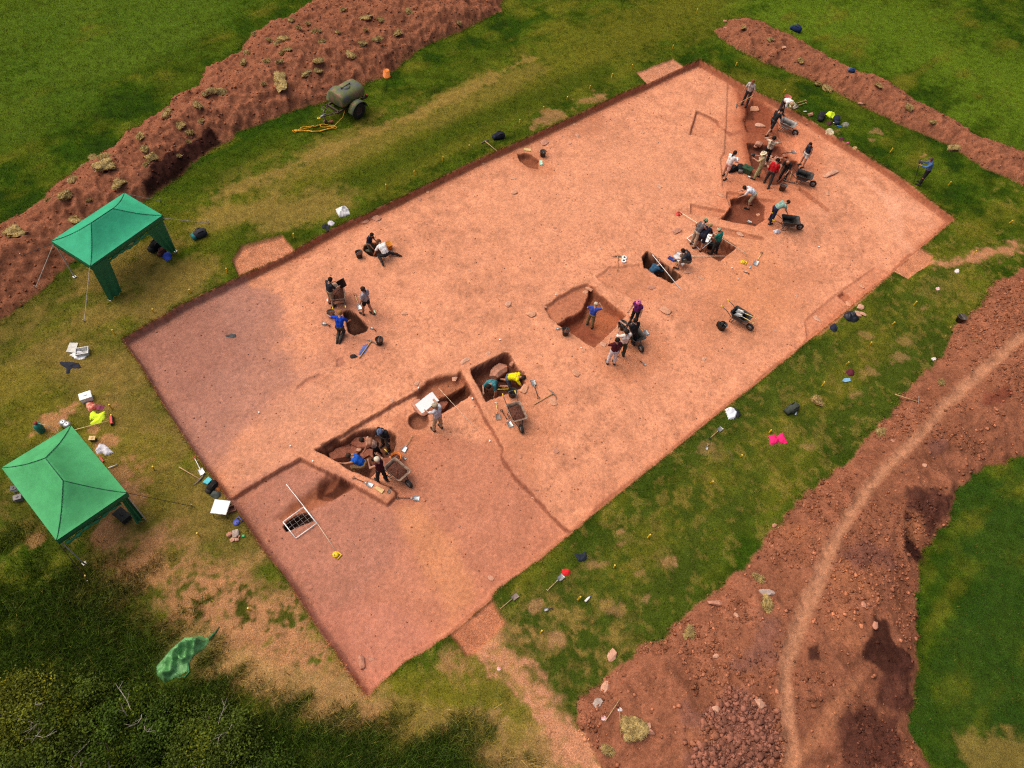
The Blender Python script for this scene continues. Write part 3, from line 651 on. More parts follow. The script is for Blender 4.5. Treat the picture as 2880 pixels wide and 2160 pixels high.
def body_prims(P, s):
    """capsules (a, b, ra, rb, label, blend) of a posed figure; pelvis at the origin, facing +y"""
    t = R(P['t']); cv = R(P.get('curl', 0)); pr = []
    up = lambda a: np.array([0, math.sin(a), math.cos(a)])
    pel = np.zeros(3); wai = pel + up(t * 0.75) * 0.17; che = wai + up(t + cv * .4) * 0.19; nek = che + up(t + cv) * 0.15
    fwd = lambda a: np.array([0, math.cos(a), -math.sin(a)])
    X_ = np.array([1.0, 0, 0]); slim = P.get('w', 1.0); lt = P.get('lean', 0); off = np.array([lt, 0, 0])
    che = che + off * .6; nek = nek + off; wai = wai + off * .25
    add = lambda a, b, ra, rb, l, k=0.03: pr.append((np.array(a) * s, np.array(b) * s, ra * s, rb * s, l, k))
    add(pel - X_ * .075, pel + X_ * .075, .108 * slim, .108 * slim, 'hip')
    for sd in (-1, 1):
        add(pel + X_ * sd * .06, wai + X_ * sd * .05, .105 * slim, .098 * slim, 'hip' if 0 else 'belly')
        add(wai + X_ * sd * .05, che + X_ * sd * .075, .098 * slim, .108 * slim, 'chest')
        add(che + X_ * sd * .075, nek + X_ * sd * .06 - up(t + cv) * .03, .105 * slim, .06, 'chest')
    add(nek - X_ * .16 - up(t + cv) * .05, nek + X_ * .16 - up(t + cv) * .05, .058, .058, 'chest')
    n = R(P['n']); tn = R(P.get('turn', 0))
    hd = np.array([0, math.sin(n), math.cos(n)]); hf = np.array([math.sin(tn) * math.cos(n), math.cos(tn) * math.cos(n), -math.sin(n)])
    hc = nek + hd * .165 + hf * .015
    add(nek - up(t + cv) * .02, nek + hd * .10, .055, .050, 'neck', .03)
    add(hc - hd * .035 + hf * .02, hc + hd * .035 - hf * .008, .076, .094, 'head', .03)
    add(hc - hd * .085 + hf * .055, hc - hd * .075 + hf * .05, .034, .034, 'head', .04)      # chin
    add(hc + hf * .088 + hd * .012, hc + hf * .112 - hd * .022, .010, .016, 'head', .012)    # nose
    hx = np.cross(hd, hf); hx = hx / np.linalg.norm(hx)
    for sd in (-1, 1):
        add(hc + hx * sd * .086 - hd * .012, hc + hx * sd * .092 + hd * .022 - hf * .01, .016, .019, 'head', .008)   # ear
        add(hc + hx * sd * .034 + hf * .078 + hd * .022, hc + hx * sd * .036 + hf * .079 + hd * .022, .014, .014, 'eye', .004)
    add(hc + hf * .084 - hd * .052 - hx * .022, hc + hf * .084 - hd * .052 + hx * .022, .012, .012, 'mouth', .006)
    J = dict(pel=pel, nek=nek, hc=hc, hd=hd, hf=hf, hx=hx)
    for sd, key in ((-1, 'L'), (1, 'R')):
        tp, ta, sp, sa = P[key]; h = pel + np.array([sd * .092, 0, -.04])
        kn = h + dirv(tp, ta, sd) * .43; an = kn + dirv(sp, sa, sd) * .42
        add(h, kn, .088 * slim, .060, 'thigh'); add(kn, kn + (an - kn) * .45, .060, .056, 'shin'); add(kn + (an - kn) * .45, an, .056, .038, 'shin')
        fp = R(P.get('foot', 0)); ft = np.array([0, math.cos(fp), -math.sin(fp)])
        if P.get('toe'): ft = dirv(sp + 12, sa, sd)
        dn = np.array([0, -ft[2], ft[1]]) * -1 if not P.get('toe') else np.array([0, 0, -1.0])
        add(an - ft * .03 + dn * .04, an + ft * .19 + dn * .055, .047, .034, 'shoe', .03)
        J['an' + key] = an; J['kn' + key] = kn
    for sd, key in ((-1, 'la'), (1, 'ra')):
        upa, uab, fop, fab = P[key]; shd = nek + X_ * sd * .185 - up(t + cv) * .055
        el = shd + dirv(upa, uab, sd) * .285; fd = dirv(fop, fab, sd); wr = el + fd * .25
        add(shd, el, .052, .040, 'uarm'); add(el, wr, .040, .029, 'farm')
        g = np.cross(fd, X_); g = g / (np.linalg.norm(g) + 1e-6)
        lat = np.cross(g, fd)
        pm_ = wr + fd * .085
        for q in (-.022, 0, .022): add(wr + fd * .015 + lat * q * .6, pm_ + lat * q, .017, .015, 'hand', .012)
        for q, ln in ((-.033, .062), (-.011, .075), (.011, .080), (.033, .070)):
            a = pm_ + lat * q; b = a + fd * ln * .55 + g * .012 * 1 + lat * q * .12; c_ = b + fd * ln * .38 + g * .030
            add(a, b, .0098, .0092, 'hand', .003); add(b, c_, .0092, .0085, 'hand', .003)
        tb = wr + fd * .035 + lat * (-sd) * .034
        add(tb, tb + fd * .05 + lat * (-sd) * .028 + g * .012, .0125, .0100, 'hand', .006)
        J['hand' + key] = wr + fd * .11
    return pr, J
def mesh_people(pr):
    lo = np.min([np.minimum(a - ra, b - rb) for a, b, ra, rb, _, _ in pr], 0) - .05
    hi = np.max([np.maximum(a + ra, b + rb) for a, b, ra, rb, _, _ in pr], 0) + .05
    n = np.ceil((hi - lo) / HV).astype(int) + 1
    Fd = np.full(n, 0.09, np.float32)
    ax = [lo[i] + np.arange(n[i]) * HV for i in range(3)]
    for a, b, ra, rb, lab, k in pr:
        l = np.floor((np.minimum(a - ra, b - rb) - .06 - lo) / HV).astype(int).clip(0); h = np.minimum(np.ceil((np.maximum(a + ra, b + rb) + .06 - lo) / HV).astype(int) + 1, n)
        gx, gy, gz = np.meshgrid(ax[0][l[0]:h[0]], ax[1][l[1]:h[1]], ax[2][l[2]:h[2]], indexing='ij')
        e = b - a; L2 = max(e @ e, 1e-9)
        t = np.clip(((gx - a[0]) * e[0] + (gy - a[1]) * e[1] + (gz - a[2]) * e[2]) / L2, 0, 1)
        d = np.sqrt((gx - a[0] - e[0] * t) ** 2 + (gy - a[1] - e[1] * t) ** 2 + (gz - a[2] - e[2] * t) ** 2) - (ra + (rb - ra) * t)
        s_ = tuple(slice(l[i], h[i]) for i in range(3))
        Fd[s_] = smin(Fd[s_], d.astype(np.float32), k)
    V, Q_ = surface_nets(Fd, lo, HV)
    D_ = []; TT = []
    for a, b, ra, rb, lab, k in pr:
        e = b - a; t = np.clip(((V - a) @ e) / max(e @ e, 1e-9), 0, 1)
        D_.append(np.linalg.norm(V - a - t[:, None] * e, axis=1) - (ra + (rb - ra) * t)); TT.append(t)
    D_ = np.array(D_); k = D_.argmin(0)
    return V, Q_, k, np.array(TT)[k, np.arange(len(V))]
SKIN = pm('skin', (0.46, 0.235, 0.155), 0.55, var=0.06)
SKIN_T = pm('tanned_skin', (0.42, 0.19, 0.11), 0.55, var=0.06)
FACE = pm('eyes_and_lips', (0.12, 0.05, 0.04), 0.4, var=0.05)
def cloth(col, col2=None, scale=9):
    nm = 'cloth_%03d_%03d_%03d' % tuple(int(c * 999) for c in col) + ('_two' if col2 else '')
    return pm(nm, col, 0.85, var=0.16, scale=scale, bump=0.25, col2=col2, spec=0.15)
def shell(name, V, Q_, Nn, selv, off, mat, parent):
    q = Q_[selv[Q_].sum(1) >= 3]
    if len(q) < 6: return None
    used, inv = np.unique(q, return_inverse=True); inv = inv.reshape(-1, 4)
    # the rim tucks against the body so that the hem reads as cloth
    cnt = np.bincount(inv.ravel(), minlength=len(used)); rim = cnt < 4
    o_ = np.where(rim, 0.004, off)
    wob = 0.14 * off * np.sin(V[used, 2] * 60 + 7 * np.sin(V[used, 0] * 25)) * ~rim
    W = V[used] + Nn[used] * (o_ + wob)[:, None]
    o = fast_mesh(name, W, inv, [mat], True); o.parent = parent; return o
def person(label, px, face, pose, top, legs, shoes=(0.035, 0.03, 0.028), hair=(0.035, 0.022, 0.015), hat=None, sleeve=0.55, leg=1.0, s=1.0,
           anchor='feet', tan=False, hairlen=0.0, drop=0.0, strap=False, print_=None, lip=False):
    s *= 0.89
    pr, J = body_prims(pose, s)
    V, Q_, k, t = mesh_people(pr)
    labs = np.array([p[4] for p in pr]); lab = labs[k]
    # outward normals
    fn = np.cross(V[Q_[:, 2]] - V[Q_[:, 0]], V[Q_[:, 3]] - V[Q_[:, 1]])
    Nn = np.zeros_like(V)
    for c in range(4): np.add.at(Nn, Q_[:, c], fn)
    Nn /= np.linalg.norm(Nn, axis=1)[:, None] + 1e-9
    g = at(px)
    if lip: q_ = G(px, FLOOR); g = Vector((q_[0], q_[1], hz(q_[0], q_[1])))
    f = at(face); d = Vector((f.x - g.x, f.y - g.y)); yaw = math.atan2(d.y, d.x) - math.pi / 2
    if anchor == 'feet': a = (J['anL'] + J['anR']) / 2 * s
    elif anchor == 'pelvis': a = J['pel'] * s
    elif anchor == 'kneel': a = (J['knL'] + J['knR'] + J['anL'] + J['anR']) / 4 * s
    a2 = Matrix.Rotation(yaw, 2) @ Vector((a[0], a[1]))
    zmin = V[:, 2].min()
    root = thing('person', label, 'person', (g.x - a2.x, g.y - a2.y, g.z - zmin + 0.006 - drop), yaw, 'people working on the dig')
    body = fast_mesh('body', V, Q_, [SKIN_T if tan else SKIN, FACE], True); body.parent = root
    mi = (np.isin(lab, ['eye', 'mouth'])[Q_].sum(1) >= 2).astype(np.int32)
    body.data.polygons.foreach_set('material_index', mi)
    torso = np.isin(lab, ['chest', 'belly'])
    if top is not None:
        sel = torso | ((lab == 'uarm') & (t < min(1, sleeve * 1.6))) | ((lab == 'farm') & (t < (sleeve - 0.62) * 2.6))
        if strap: sel = (lab == 'belly') | ((lab == 'chest') & ((V - J['nek'] * s) @ np.array([0, math.sin(R(pose['t'])), math.cos(R(pose['t']))]) < -0.20))
        if legs is None: sel |= (lab == 'hip')
        shell('shirt', V, Q_, Nn, sel, 0.017, top if not isinstance(top, tuple) else cloth(top), root)
        if print_:
            sg = print_[1]; pn = (np.abs(V[:, 0]) < .10 * s) & (lab == 'chest') & (Nn[:, 1] * sg > 0.35)
            shell('shirt_print', V, Q_, Nn, pn, 0.024, cloth(print_[0], print_[2], 22), root)
    if legs is not None:
        sel = (lab == 'hip') | ((lab == 'thigh') & (t < min(1, leg * 2)))
        if leg > 0.5:
            kk = [q for q in range(len(labs)) if labs[q] == 'shin']
            # two capsules per shin: upper then lower
            upper = np.isin(k, [kk[0], kk[2]]); lower = np.isin(k, [kk[1], kk[3]])
            if leg > 0.55: sel |= upper & (t < (leg - 0.5) * 4)
            if leg > 0.75: sel |= lower & (t < (leg - 0.75) * 4 + .02)
        shell('trousers' if leg > 0.7 else 'shorts', V, Q_, Nn, sel, 0.016, cloth(legs), root)
    ish = [q for q in range(len(labs)) if labs[q] == 'shoe']
    for q in ish:
        shell('shoe', V, Q_, Nn, k == q, 0.010, cloth(shoes), root)
    hc, hd, hf = J['hc'] * s, J['hd'], J['hf']
    rel = V - hc; upc = rel @ hd; fwc = rel @ hf
    hs = (lab == 'head') & ((upc > 0.045) | (fwc < 0.015) & (upc > -0.075))
    if hair is not None: shell('hair', V, Q_, Nn, hs & (np.linalg.norm(rel, axis=1) < .14), 0.017, cloth(hair), root)
    if hairlen:
        b = MB(); p0 = hc - hf * .085 * s; b.tube([p0 + hd * .04, p0 - hf * .03, p0 - hf * .03 - hd * hairlen * .6, p0 - hf * .0 - hd * hairlen], [.03, .035, .03, .012], 8)
        b.build('ponytail', cloth(hair), root, True)
    if hat:
        kind, col = hat; b = MB(); hx = J['hx']
        M = Matrix((hx, hf, hd)).transposed().to_4x4(); M.translation = Vector(hc + hd * .045 * s)
        ell = [(0.0, .098), (.062, .09), (.102, .058), (.119, .012), (.121, -.03)]
        if kind == 'sun': b.lathe([(r * s, z * s) for r, z in ell] + [(.15 * s, -.02 * s), (.19 * s, -.035 * s), (.185 * s, -.045 * s), (.10 * s, -.02 * s)], 18, 0, M)
        else: b.lathe([(r * s, z * s) for r, z in ell] + [(.115 * s, -.035 * s)], 18, 0, M)
        if kind == 'cap':
            for sg in (-1, 1): pass
            pts = [(-.075, .09, -.005), (-.06, .16, -.02), (0, .185, -.025), (.06, .16, -.02), (.075, .09, -.005)]
            vs = [M @ (Vector(p) * s) for p in pts] + [M @ (Vector((p[0], p[1], p[2] - .012)) * s) for p in pts]
            b.add(vs, [(0, 1, 2, 3, 4), (9, 8, 7, 6, 5)] + [(k_, k_ + 5, (k_ + 1) % 5 + 5, (k_ + 1) % 5) for k_ in range(5)])
        b.build({'sun': 'sun_hat', 'cap': 'cap', 'scarf': 'headscarf'}[kind], cloth(col), root, True)
        if kind == 'scarf':
            pass
    root['_hand'] = 0; del root['_hand']
    J2 = {k_: root.matrix_basis @ Vector(v * s) for k_, v in J.items() if k_ not in ('hd', 'hf', 'hx')}
    Mw = Matrix.Translation(root.location) @ Matrix.Rotation(yaw, 4, 'Z')
    return root, {k_: Mw @ Vector(v * s) for k_, v in J.items() if k_ not in ('hd', 'hf', 'hx')}

def pose(t=4, n=12, L=(3, 5, -1, 3), R_=(-3, 5, -3, 3), la=(4, 9, 14, 6), ra=(4, 9, 14, 6), **kw):
    return dict(t=t, n=n, L=L, R=R_, la=la, ra=ra, **kw)
STAND = pose()
WALK = pose(6, 15, (24, 3, 8, 3), (-12, 3, -32, 3), (-18, 8, -2, 6), (22, 8, 40, 6))
BEND = pose(78, 92, (8, 7, -6, 4), (4, 7, -8, 4), (12, 6, 18, 4), (16, 6, 24, 4), curl=12)
KNEEL = pose(14, 40, (6, 8, -86, 4), (8, 8, -84, 4), (25, 12, 45, 6), (30, 12, 50, 6), toe=True, curl=14)
FOURS = pose(66, 74, (4, 9, -84, 5), (14, 9, -82, 5), (22, 8, 20, 4), (40, 10, 46, 6), toe=True, curl=8)
CROUCH = pose(34, 60, (96, 20, -28, 8), (92, 20, -32, 8), (42, 14, 60, 4), (38, 14, 55, 4), curl=22)
SIT = pose(26, 52, (98, 18, 6, 6), (92, 22, 2, 6), (40, 14, 82, 4), (40, 14, 82, 4), curl=26)
HIPS = (-8, 48, 8, -36)
ELB = (120, 75, 175, -58)       # elbow out, hand behind the head
FACEH = (38, 28, 138, -18)      # hand raised to the face
W_ = 0.72
people = [
 dict(label='person in pale grey printed T-shirt leaning on a mattock at the head of the trench', px=(2093, 296), face=(2060, 330), pose=pose(3, 14, la=(6, 30, 14, 4), ra=(14, 18, 18, 6)), top=(0.50, .47, .45), legs=(0.045, .042, .045), hair=(0.25, .09, .03), print_=((.30, .20, .17), 1, (.45, .42, .40))),
 dict(label='person in white T-shirt bent double at the wheelbarrow by the far trench edge', px=(2192, 322), face=(2215, 352), pose=pose(72, 84, (10, 7, -4, 4), (4, 7, -8, 4), (14, 8, 18, 2), (14, 8, 18, 2), curl=10), top=(0.85, .83, .80), legs=(0.06, .05, .05), hair=(0.40, .27, .12)),
 dict(label='person in black T-shirt and black shorts striding across the upper cut with a tool', px=(2158, 378), face=(2230, 350), pose=pose(16, 32, (26, 4, 2, 3), (-14, 4, -34, 3), (8, 12, 10, 6), (26, 10, 44, 4)), top=(0.022, .022, .026), legs=(0.035, .033, .033), leg=.5, hair=(.02, .015, .012)),
 dict(label='person in cream T-shirt with dark back print holding both hands behind the head', px=(2147, 458), face=(2190, 350), pose=pose(2, 4, la=ELB, ra=ELB), top=(0.72, .58, .44), legs=(0.02, .02, .022), leg=.9, sleeve=.35, hair=(.018, .013, .011), print_=((.14, .11, .09), -1, (.45, .36, .27))),
 dict(label='person in wide cream sun hat and pale green trousers holding a camera', px=(2126, 501), face=(2070, 480), pose=pose(8, 28, (8, 9, 2, 6), (-4, 9, -6, 6), (40, 14, 95, -16), (40, 14, 95, -16)), top=(0.55, .44, .24), legs=(0.36, .36, .18), hat=('sun', (0.80, .68, .46))),
 dict(label='person in white top and pink shorts standing by the black kit bags', px=(2034, 501), face=(2090, 470), pose=pose(10, 26, (10, 5, 2, 4), (-6, 5, -14, 4), (30, 12, 62, -4), (26, 12, 60, -4)), top=(0.85, .82, .80), legs=(0.70, .42, .36), leg=.36, hair=(.03, .018, .014), hairlen=.22),
 dict(label='person in navy vest and white shorts standing alone right of the rubble', px=(2253, 467), face=(2200, 500), pose=pose(4, 26, la=(-6, 12, 4, 4), ra=(-6, 12, 4, 4)), top=(0.022, .028, .05), legs=(0.70, .66, .62), leg=.34, sleeve=.0, hair=(.02, .015, .012), s=.93),
 dict(label='person in red tracksuit top with white sleeve stripes beside the rubble', px=(2154, 523), face=(2200, 440), pose=pose(8, 22, (16, 7, 4, 4), (-14, 7, -22, 4), (4, 10, 10, 4), (4, 10, 8, 4)), top=(0.52, .016, .022), legs=(0.05, .045, .042), sleeve=1.0, hair=(.018, .013, .011)),
 dict(label='bald person in black T-shirt stooping in the dark corner of the rubble pit', px=(2196, 512), face=(2150, 540), pose=pose(24, 50, (8, 7, -4, 4), (0, 7, -8, 4), (22, 10, 40, -4), (22, 10, 40, -4)), top=(0.02, .02, .022), legs=(0.04, .035, .033), hair=None, tan=True),
 dict(label='person in blue jacket on the grass at a survey pole', px=(2586, 518), face=(2540, 505), pose=pose(12, 34, la=(44, 16, 96, -8), ra=(40, 16, 92, -8)), top=(0.07, .15, .33), legs=(0.02, .02, .024), sleeve=1.0, hair=(.10, .07, .05)),
 dict(label='person in white T-shirt and khaki shorts bending over the stepped pit', px=(2107, 583), face=(2062, 560), pose=pose(66, 70, (16, 7, -10, 4), (0, 8, -16, 4), (26, 8, 52, 0), (30, 10, 60, 0), curl=10), top=(0.66, .69, .75), legs=(0.50, .42, .26), leg=.56, hair=(.03, .02, .015)),
 dict(label='person in floral teal top bending to a black wheelbarrow handle', px=(2163, 625), face=(2205, 618), pose=pose(62, 66, (16, 6, -2, 4), (-2, 6, -10, 4), (24, 8, 40, 0), (24, 8, 40, 0), curl=8), top=cloth((0.30, .42, .36), (0.10, .28, .24), 16), legs=(0.018, .024, .055), hair=(.04, .02, .014), hairlen=.05),
 dict(label='person in green headscarf and grey vest beside the white planning frame', px=(1946, 692), face=(1995, 690), pose=pose(22, 42, (6, 5, -2, 3), (-2, 5, -6, 3), (-10, 30, 18, -20), (34, 10, 84, -20), w=.94), top=(0.13, .12, .13), legs=(0.42, .33, .24), sleeve=.0, hat=('scarf', (0.14, .32, .20))),
 dict(label='person in navy shirt and shorts bent over a white drawing board', px=(1962, 702), face=(2000, 655), pose=pose(68, 78, (8, 6, -4, 3), (2, 6, -8, 3), (30, 10, 54, -4), (30, 10, 54, -4), curl=10), top=(0.018, .022, .04), legs=(0.018, .020, .034), leg=.46, sleeve=.7, hair=(.40, .30, .12), hat=('scarf', (.46, .38, .20)), shoes=(.03, .03, .034), tan=True),
 dict(label='person in teal shirt and pale cap standing inside the shallow pit', px=(2006, 715), face=(1960, 672), pose=pose(10, 34, (6, 5, -2, 3), (-4, 5, -6, 3), (24, 12, 78, -4), (24, 12, 74, -4)), top=(0.02, .24, .19), legs=(0.05, .048, .042), hat=('cap', (.55, .52, .36)), s=.97),
 dict(label='person in dark T-shirt sitting on the ground drawing on a white board', px=(1930, 752), face=(1880, 742), pose=SIT, top=(0.028, .034, .05), legs=(0.16, .12, .08), leg=.6, anchor='pelvis', hair=(.018, .013, .011), sleeve=.6),
 dict(label='person in blue jacket crouching inside the dark deep slot', px=(1841, 747), face=(1850, 768), lip=True, pose=pose(54, 78, (80, 16, -30, 6), (76, 16, -34, 6), (40, 12, 66, -6), (40, 12, 66, -6), curl=18), top=(0.035, .095, .17), legs=(0.03, .03, .035), sleeve=1.0, hair=(.14, .03, .022)),
 dict(label='person in blue shirt and pale cap standing alone in the square pit', px=(1657, 918), face=(1680, 880), pose=pose(10, 40, (4, 8, -2, 3), (-6, 8, -8, 3), (10, 40, 20, -20), (100, 52, 150, -50)), top=(0.045, .085, .42), legs=(0.22, .16, .075), sleeve=.5, hat=('cap', (.72, .66, .52)), hair=(.4, .3, .2), s=.86),
 dict(label='person in pink headscarf and purple top above the square pit', px=(1779, 910), face=(1755, 935), pose=pose(4, 24, la=(2, 14, 10, 4), ra=(14, 14, 48, 2), w=.95), top=(0.16, .022, .15), legs=(0.028, .026, .028), sleeve=.3, hat=('scarf', (.75, .20, .45)), s=.97),
 dict(label='person in black T-shirt pointing across the square pit with a yellow glove', px=(1770, 972), face=(1735, 925), pose=pose(8, 16, (6, 9, 0, 5), (-6, 9, -4, 5), (66, 34, 88, 20), (4, 12, 12, 6), w=1.05), top=(0.018, .018, .022), legs=(0.02, .02, .025), hair=(.02, .015, .012)),
 dict(label='person in white blouse and olive trousers raising both hands to the face', px=(1743, 1001), face=(1725, 950), pose=pose(2, 8, la=FACEH, ra=FACEH), top=(0.82, .70, .64), legs=(0.055, .06, .035), sleeve=.8, hair=(.02, .015, .012)),
 dict(label='person in maroon T-shirt and white trousers watching the square pit', px=(1717, 1024), face=(1700, 970), pose=pose(2, 6, la=(30, 24, 128, -22), ra=(8, 14, 30, -10), w=1.04), top=(0.085, .014, .024), legs=(0.68, .64, .66), hair=(.025, .016, .012)),
 dict(label='person in dark T-shirt and khaki shorts emptying a bucket into a wheelbarrow', px=(932, 859), face=(965, 838), pose=pose(6, 26, (3, 5, -4, 3), (-3, 5, -8, 3), (30, 8, 80, -6), (30, 8, 82, -6), w=.94), top=(0.028, .032, .045), legs=(0.30, .23, .15), leg=.5, hair=(.02, .014, .011), s=.97),
 dict(label='person in grey T-shirt and black shorts walking past the dark oval pit', px=(1036, 885), face=(1002, 868), pose=pose(2, 18, (14, 3, 4, 3), (-10, 3, -22, 3), (6, 10, 18, 2), (2, 10, 14, 2), w=.95), top=(0.34, .35, .40), legs=(0.02, .02, .022), leg=.26, hair=(.05, .025, .018), hairlen=.12, tan=True),
 dict(label='person in bright blue T-shirt kneeling with back turned at the dark oval pit', px=(958, 948), face=(985, 900), pose=pose(22, 34, (16, 2, -88, -5), (18, 2, -87, -5), (30, 62, 60, 50), (20, 26, 50, 6), toe=True), top=(0.012, .065, .52), legs=(0.055, .05, .045), anchor='kneel', hair=(.34, .16, .05)),
 dict(label='person in navy T-shirt kneeling inside the small round pit', px=(1038, 708), face=(1060, 716), pose=pose(12, 34, (20, 8, -80, 4), (20, 8, -78, 4), (16, 10, 40, 0), (12, 10, 36, 0), toe=True), top=(0.018, .022, .045), legs=(0.13, .13, .09), anchor='kneel', hair=(.022, .015, .012), s=.92),
 dict(label='person in white T-shirt sitting and leaning into the small round pit', px=(1087, 733), face=(1052, 712), pose=pose(52, 66, (58, 16, -88, 12), (44, 30, -86, 44), (16, 24, 20, 6), (30, 16, 40, 0), curl=16, toe=True), top=(0.86, .83, .82), legs=(0.03, .03, .034), anchor='pelvis', hair=(.16, .07, .035)),
 dict(label='person in black jacket and blue cap standing in the stone pit', px=(1086, 1259), face=(1064, 1286), pose=pose(10, 42, (4, 8, 0, 4), (-4, 8, -6, 4), (2, 16, 8, 8), (2, 16, 8, 8), w=1.05), top=(0.018, .019, .022), legs=(0.095, .082, .068), sleeve=1.0, hat=('cap', (.12, .17, .30)), s=1.03),
 dict(label='bare-backed person in black trousers bending forward inside the stone pit', px=(1064, 1285), face=(1034, 1284), pose=pose(46, 62, (10, 6, -8, 4), (0, 6, -14, 4), (14, 8, 22, 2), (20, 10, 34, 0), curl=10, w=.93), top=(0.42, .26, .20), legs=(0.014, .013, .014), strap=True, hair=(.03, .02, .015), tan=True, s=.96),
 dict(label='person in blue vest crouching and reaching over the baulk', px=(1024, 1322), face=(975, 1308), pose=pose(52, 66, (86, 20, -36, 6), (80, 20, -40, 6), (62, 14, 74, 4), (40, 10, 66, 2), curl=14), top=(0.014, .10, .50), legs=(0.42, .27, .12), sleeve=.0, hair=(.05, .03, .02), tan=True, anchor='pelvis'),
 dict(label='person in white head covering and maroon vest beside a loaded wheelbarrow', px=(1076, 1354), face=(1045, 1340), pose=pose(6, 14, (8, 4, 0, 3), (-8, 4, -18, 3), FACEH, FACEH, w=.93), top=(0.055, .010, .018), legs=(0.018, .018, .02), sleeve=.0, hair=(.62, .52, .38), hat=('scarf', (.78, .68, .52)), s=.95),
 dict(label='person in grey T-shirt and khaki trousers holding up a big white plan sheet', px=(1231, 1208), face=(1196, 1180), pose=pose(6, 22, (3, 7, -1, 3), (-3, 7, -4, 3), (46, 12, 78, 6), (58, 20, 84, 4)), top=(0.55, .54, .58), legs=(0.44, .33, .21), hat=('cap', (.46, .38, .26)), hair=(.3, .24, .17), tan=True),
 dict(label='person in teal T-shirt sitting with arm stretched down in the boulder pit', px=(1388, 1096), face=(1370, 1122), pose=pose(44, 66, (98, 26, 10, 10), (84, 34, -20, 10), (26, 20, 18, 4), (50, 16, 90, -30), curl=20), top=(0.055, .23, .26), legs=(0.05, .05, .05), leg=.5, anchor='pelvis', hair=(.022, .015, .012)),
 dict(label='person in bright yellow T-shirt on hands and knees in the boulder pit', px=(1420, 1085), face=(1466, 1072), pose=pose(68, 74, (6, 9, -80, 5), (18, 9, -78, 5), (34, 10, 40, 4), (46, 16, 50, 6), toe=True, curl=6), top=(0.80, .66, .008), legs=(0.12, .14, .18), leg=.56, anchor='kneel', hair=(.04, .025, .018), tan=True),
]
HANDS = []
for p in people:
    HANDS.append(person(**p))

# ================================================================== THINGS
def at_h(px, h):
    """ground point under something whose photo pixel is h metres above the ground"""
    z = 0.0
    for _ in range(6):
        q = G(px, z + h); z = hz(q[0], q[1])
    return Vector((q[0], q[1], z))
def yaw_to(a, b): return math.atan2(b.y - a.y, b.x - a.x) - math.pi / 2     # local +y looks from a to b
ORD = ['nearest', 'second nearest', 'third nearest', 'fourth nearest', 'fifth nearest', 'sixth nearest', 'seventh nearest', 'eighth nearest', 'ninth nearest', 'tenth nearest']
STEEL = pm('worn_steel', (0.36, .36, .35), 0.42, 0.6, .2, 14)
DSTEEL = pm('dark_steel', (0.07, .07, .072), 0.5, 0.5, .2)
BLACKP = pm('black_plastic', (0.020, .020, .021), 0.5, var=.15)
RUBBER = pm('rubber', (0.025, .024, .023), 0.85, var=.2)
WOOD = pm('ash_wood', (0.50, .32, .15), 0.6, var=.2, scale=20)
WHITE = pm('white_plastic', (0.82, .82, .80), 0.5, var=.03)
YELLOW = pm('yellow_plastic', (0.80, .55, .02), 0.45, var=.06)
REDP = pm('red_plastic', (0.60, .05, .04), 0.45, var=.06)
EARTH = pm('loose_earth', (0.13, .045, .027), 0.95, var=.3, scale=18, bump=.8)

# ---------------------------------------------------------------- stones
def stone_mesh(seed, sx, sy, sz, n=26):
    r = random.Random(seed); pts = []
    for _ in range(n):
        a = Vector((r.gauss(0, 1), r.gauss(0, 1), r.gauss(0, 1))).normalized()
        k = max(abs(a.x), abs(a.y), abs(a.z)) ** -0.55 * r.uniform(.82, 1.0)
        pts.append((a.x * sx * k * .5, a.y * sy * k * .5, a.z * sz * k * .5))
    b = MB(); b.hull(pts)
    return b
ST_PALE = pm('pale_sandstone', (0.56, .30, .20), .9, var=.14, scale=6, bump=.5)
ST_PINK = pm('pink_sandstone', (0.50, .23, .15), .9, var=.16, scale=6, bump=.5)
ST_RED = pm('red_sandstone', (0.30, .105, .062), .95, var=.2, scale=5, bump=.6)
ST_SOIL = pm('dusty_sandstone', (0.58, .285, .17), .95, var=.12, scale=6, bump=.5)
ST_GREY = pm('grey_sandstone', (0.44, .34, .29), .9, var=.16, scale=6, bump=.5)
nst = [0]
def stone(px, size, label, mat=None, asp=(1, .7, .35), yaw=None, group=None, sink=.25, n=24, name='stone', h=0.0, tilt=0):
    nst[0] += 1; b = stone_mesh(900 + nst[0], size * asp[0], size * asp[1], size * asp[2], n)
    o = b.build(name, mat or ST_PALE)
    g = at(px); o.location = (g.x, g.y, g.z + size * asp[2] * (.5 - sink) * .8 + h)
    o.rotation_euler = (tilt, 0, yaw if yaw is not None else random.uniform(0, 6.28))
    return tag(o, label, 'stone', group)
LAND = {'small round pit': (1046, 702), 'dark oval pit': (1000, 905), 'square pit': (1670, 900), 'boulder pit': (1400, 1060), 'stone pit': (1000, 1260), 'long dark slot': (1860, 755),
        'shallow pit with planning frame': (2010, 690), 'small orange pit near the upper edge': (1485, 452), 'rubble spread': (2170, 455), 'lower corner of the trench': (1040, 1940), 'right-hand corner of the trench': (2680, 614),
        'wheelbarrow holding shovels': (2088, 885), 'small square sondage': (2376, 837), 'stepped pit': (2095, 600), 'upper corner of the trench': (1960, 175), 'loaded wheelbarrow by the boulder pit': (1453, 1157)}
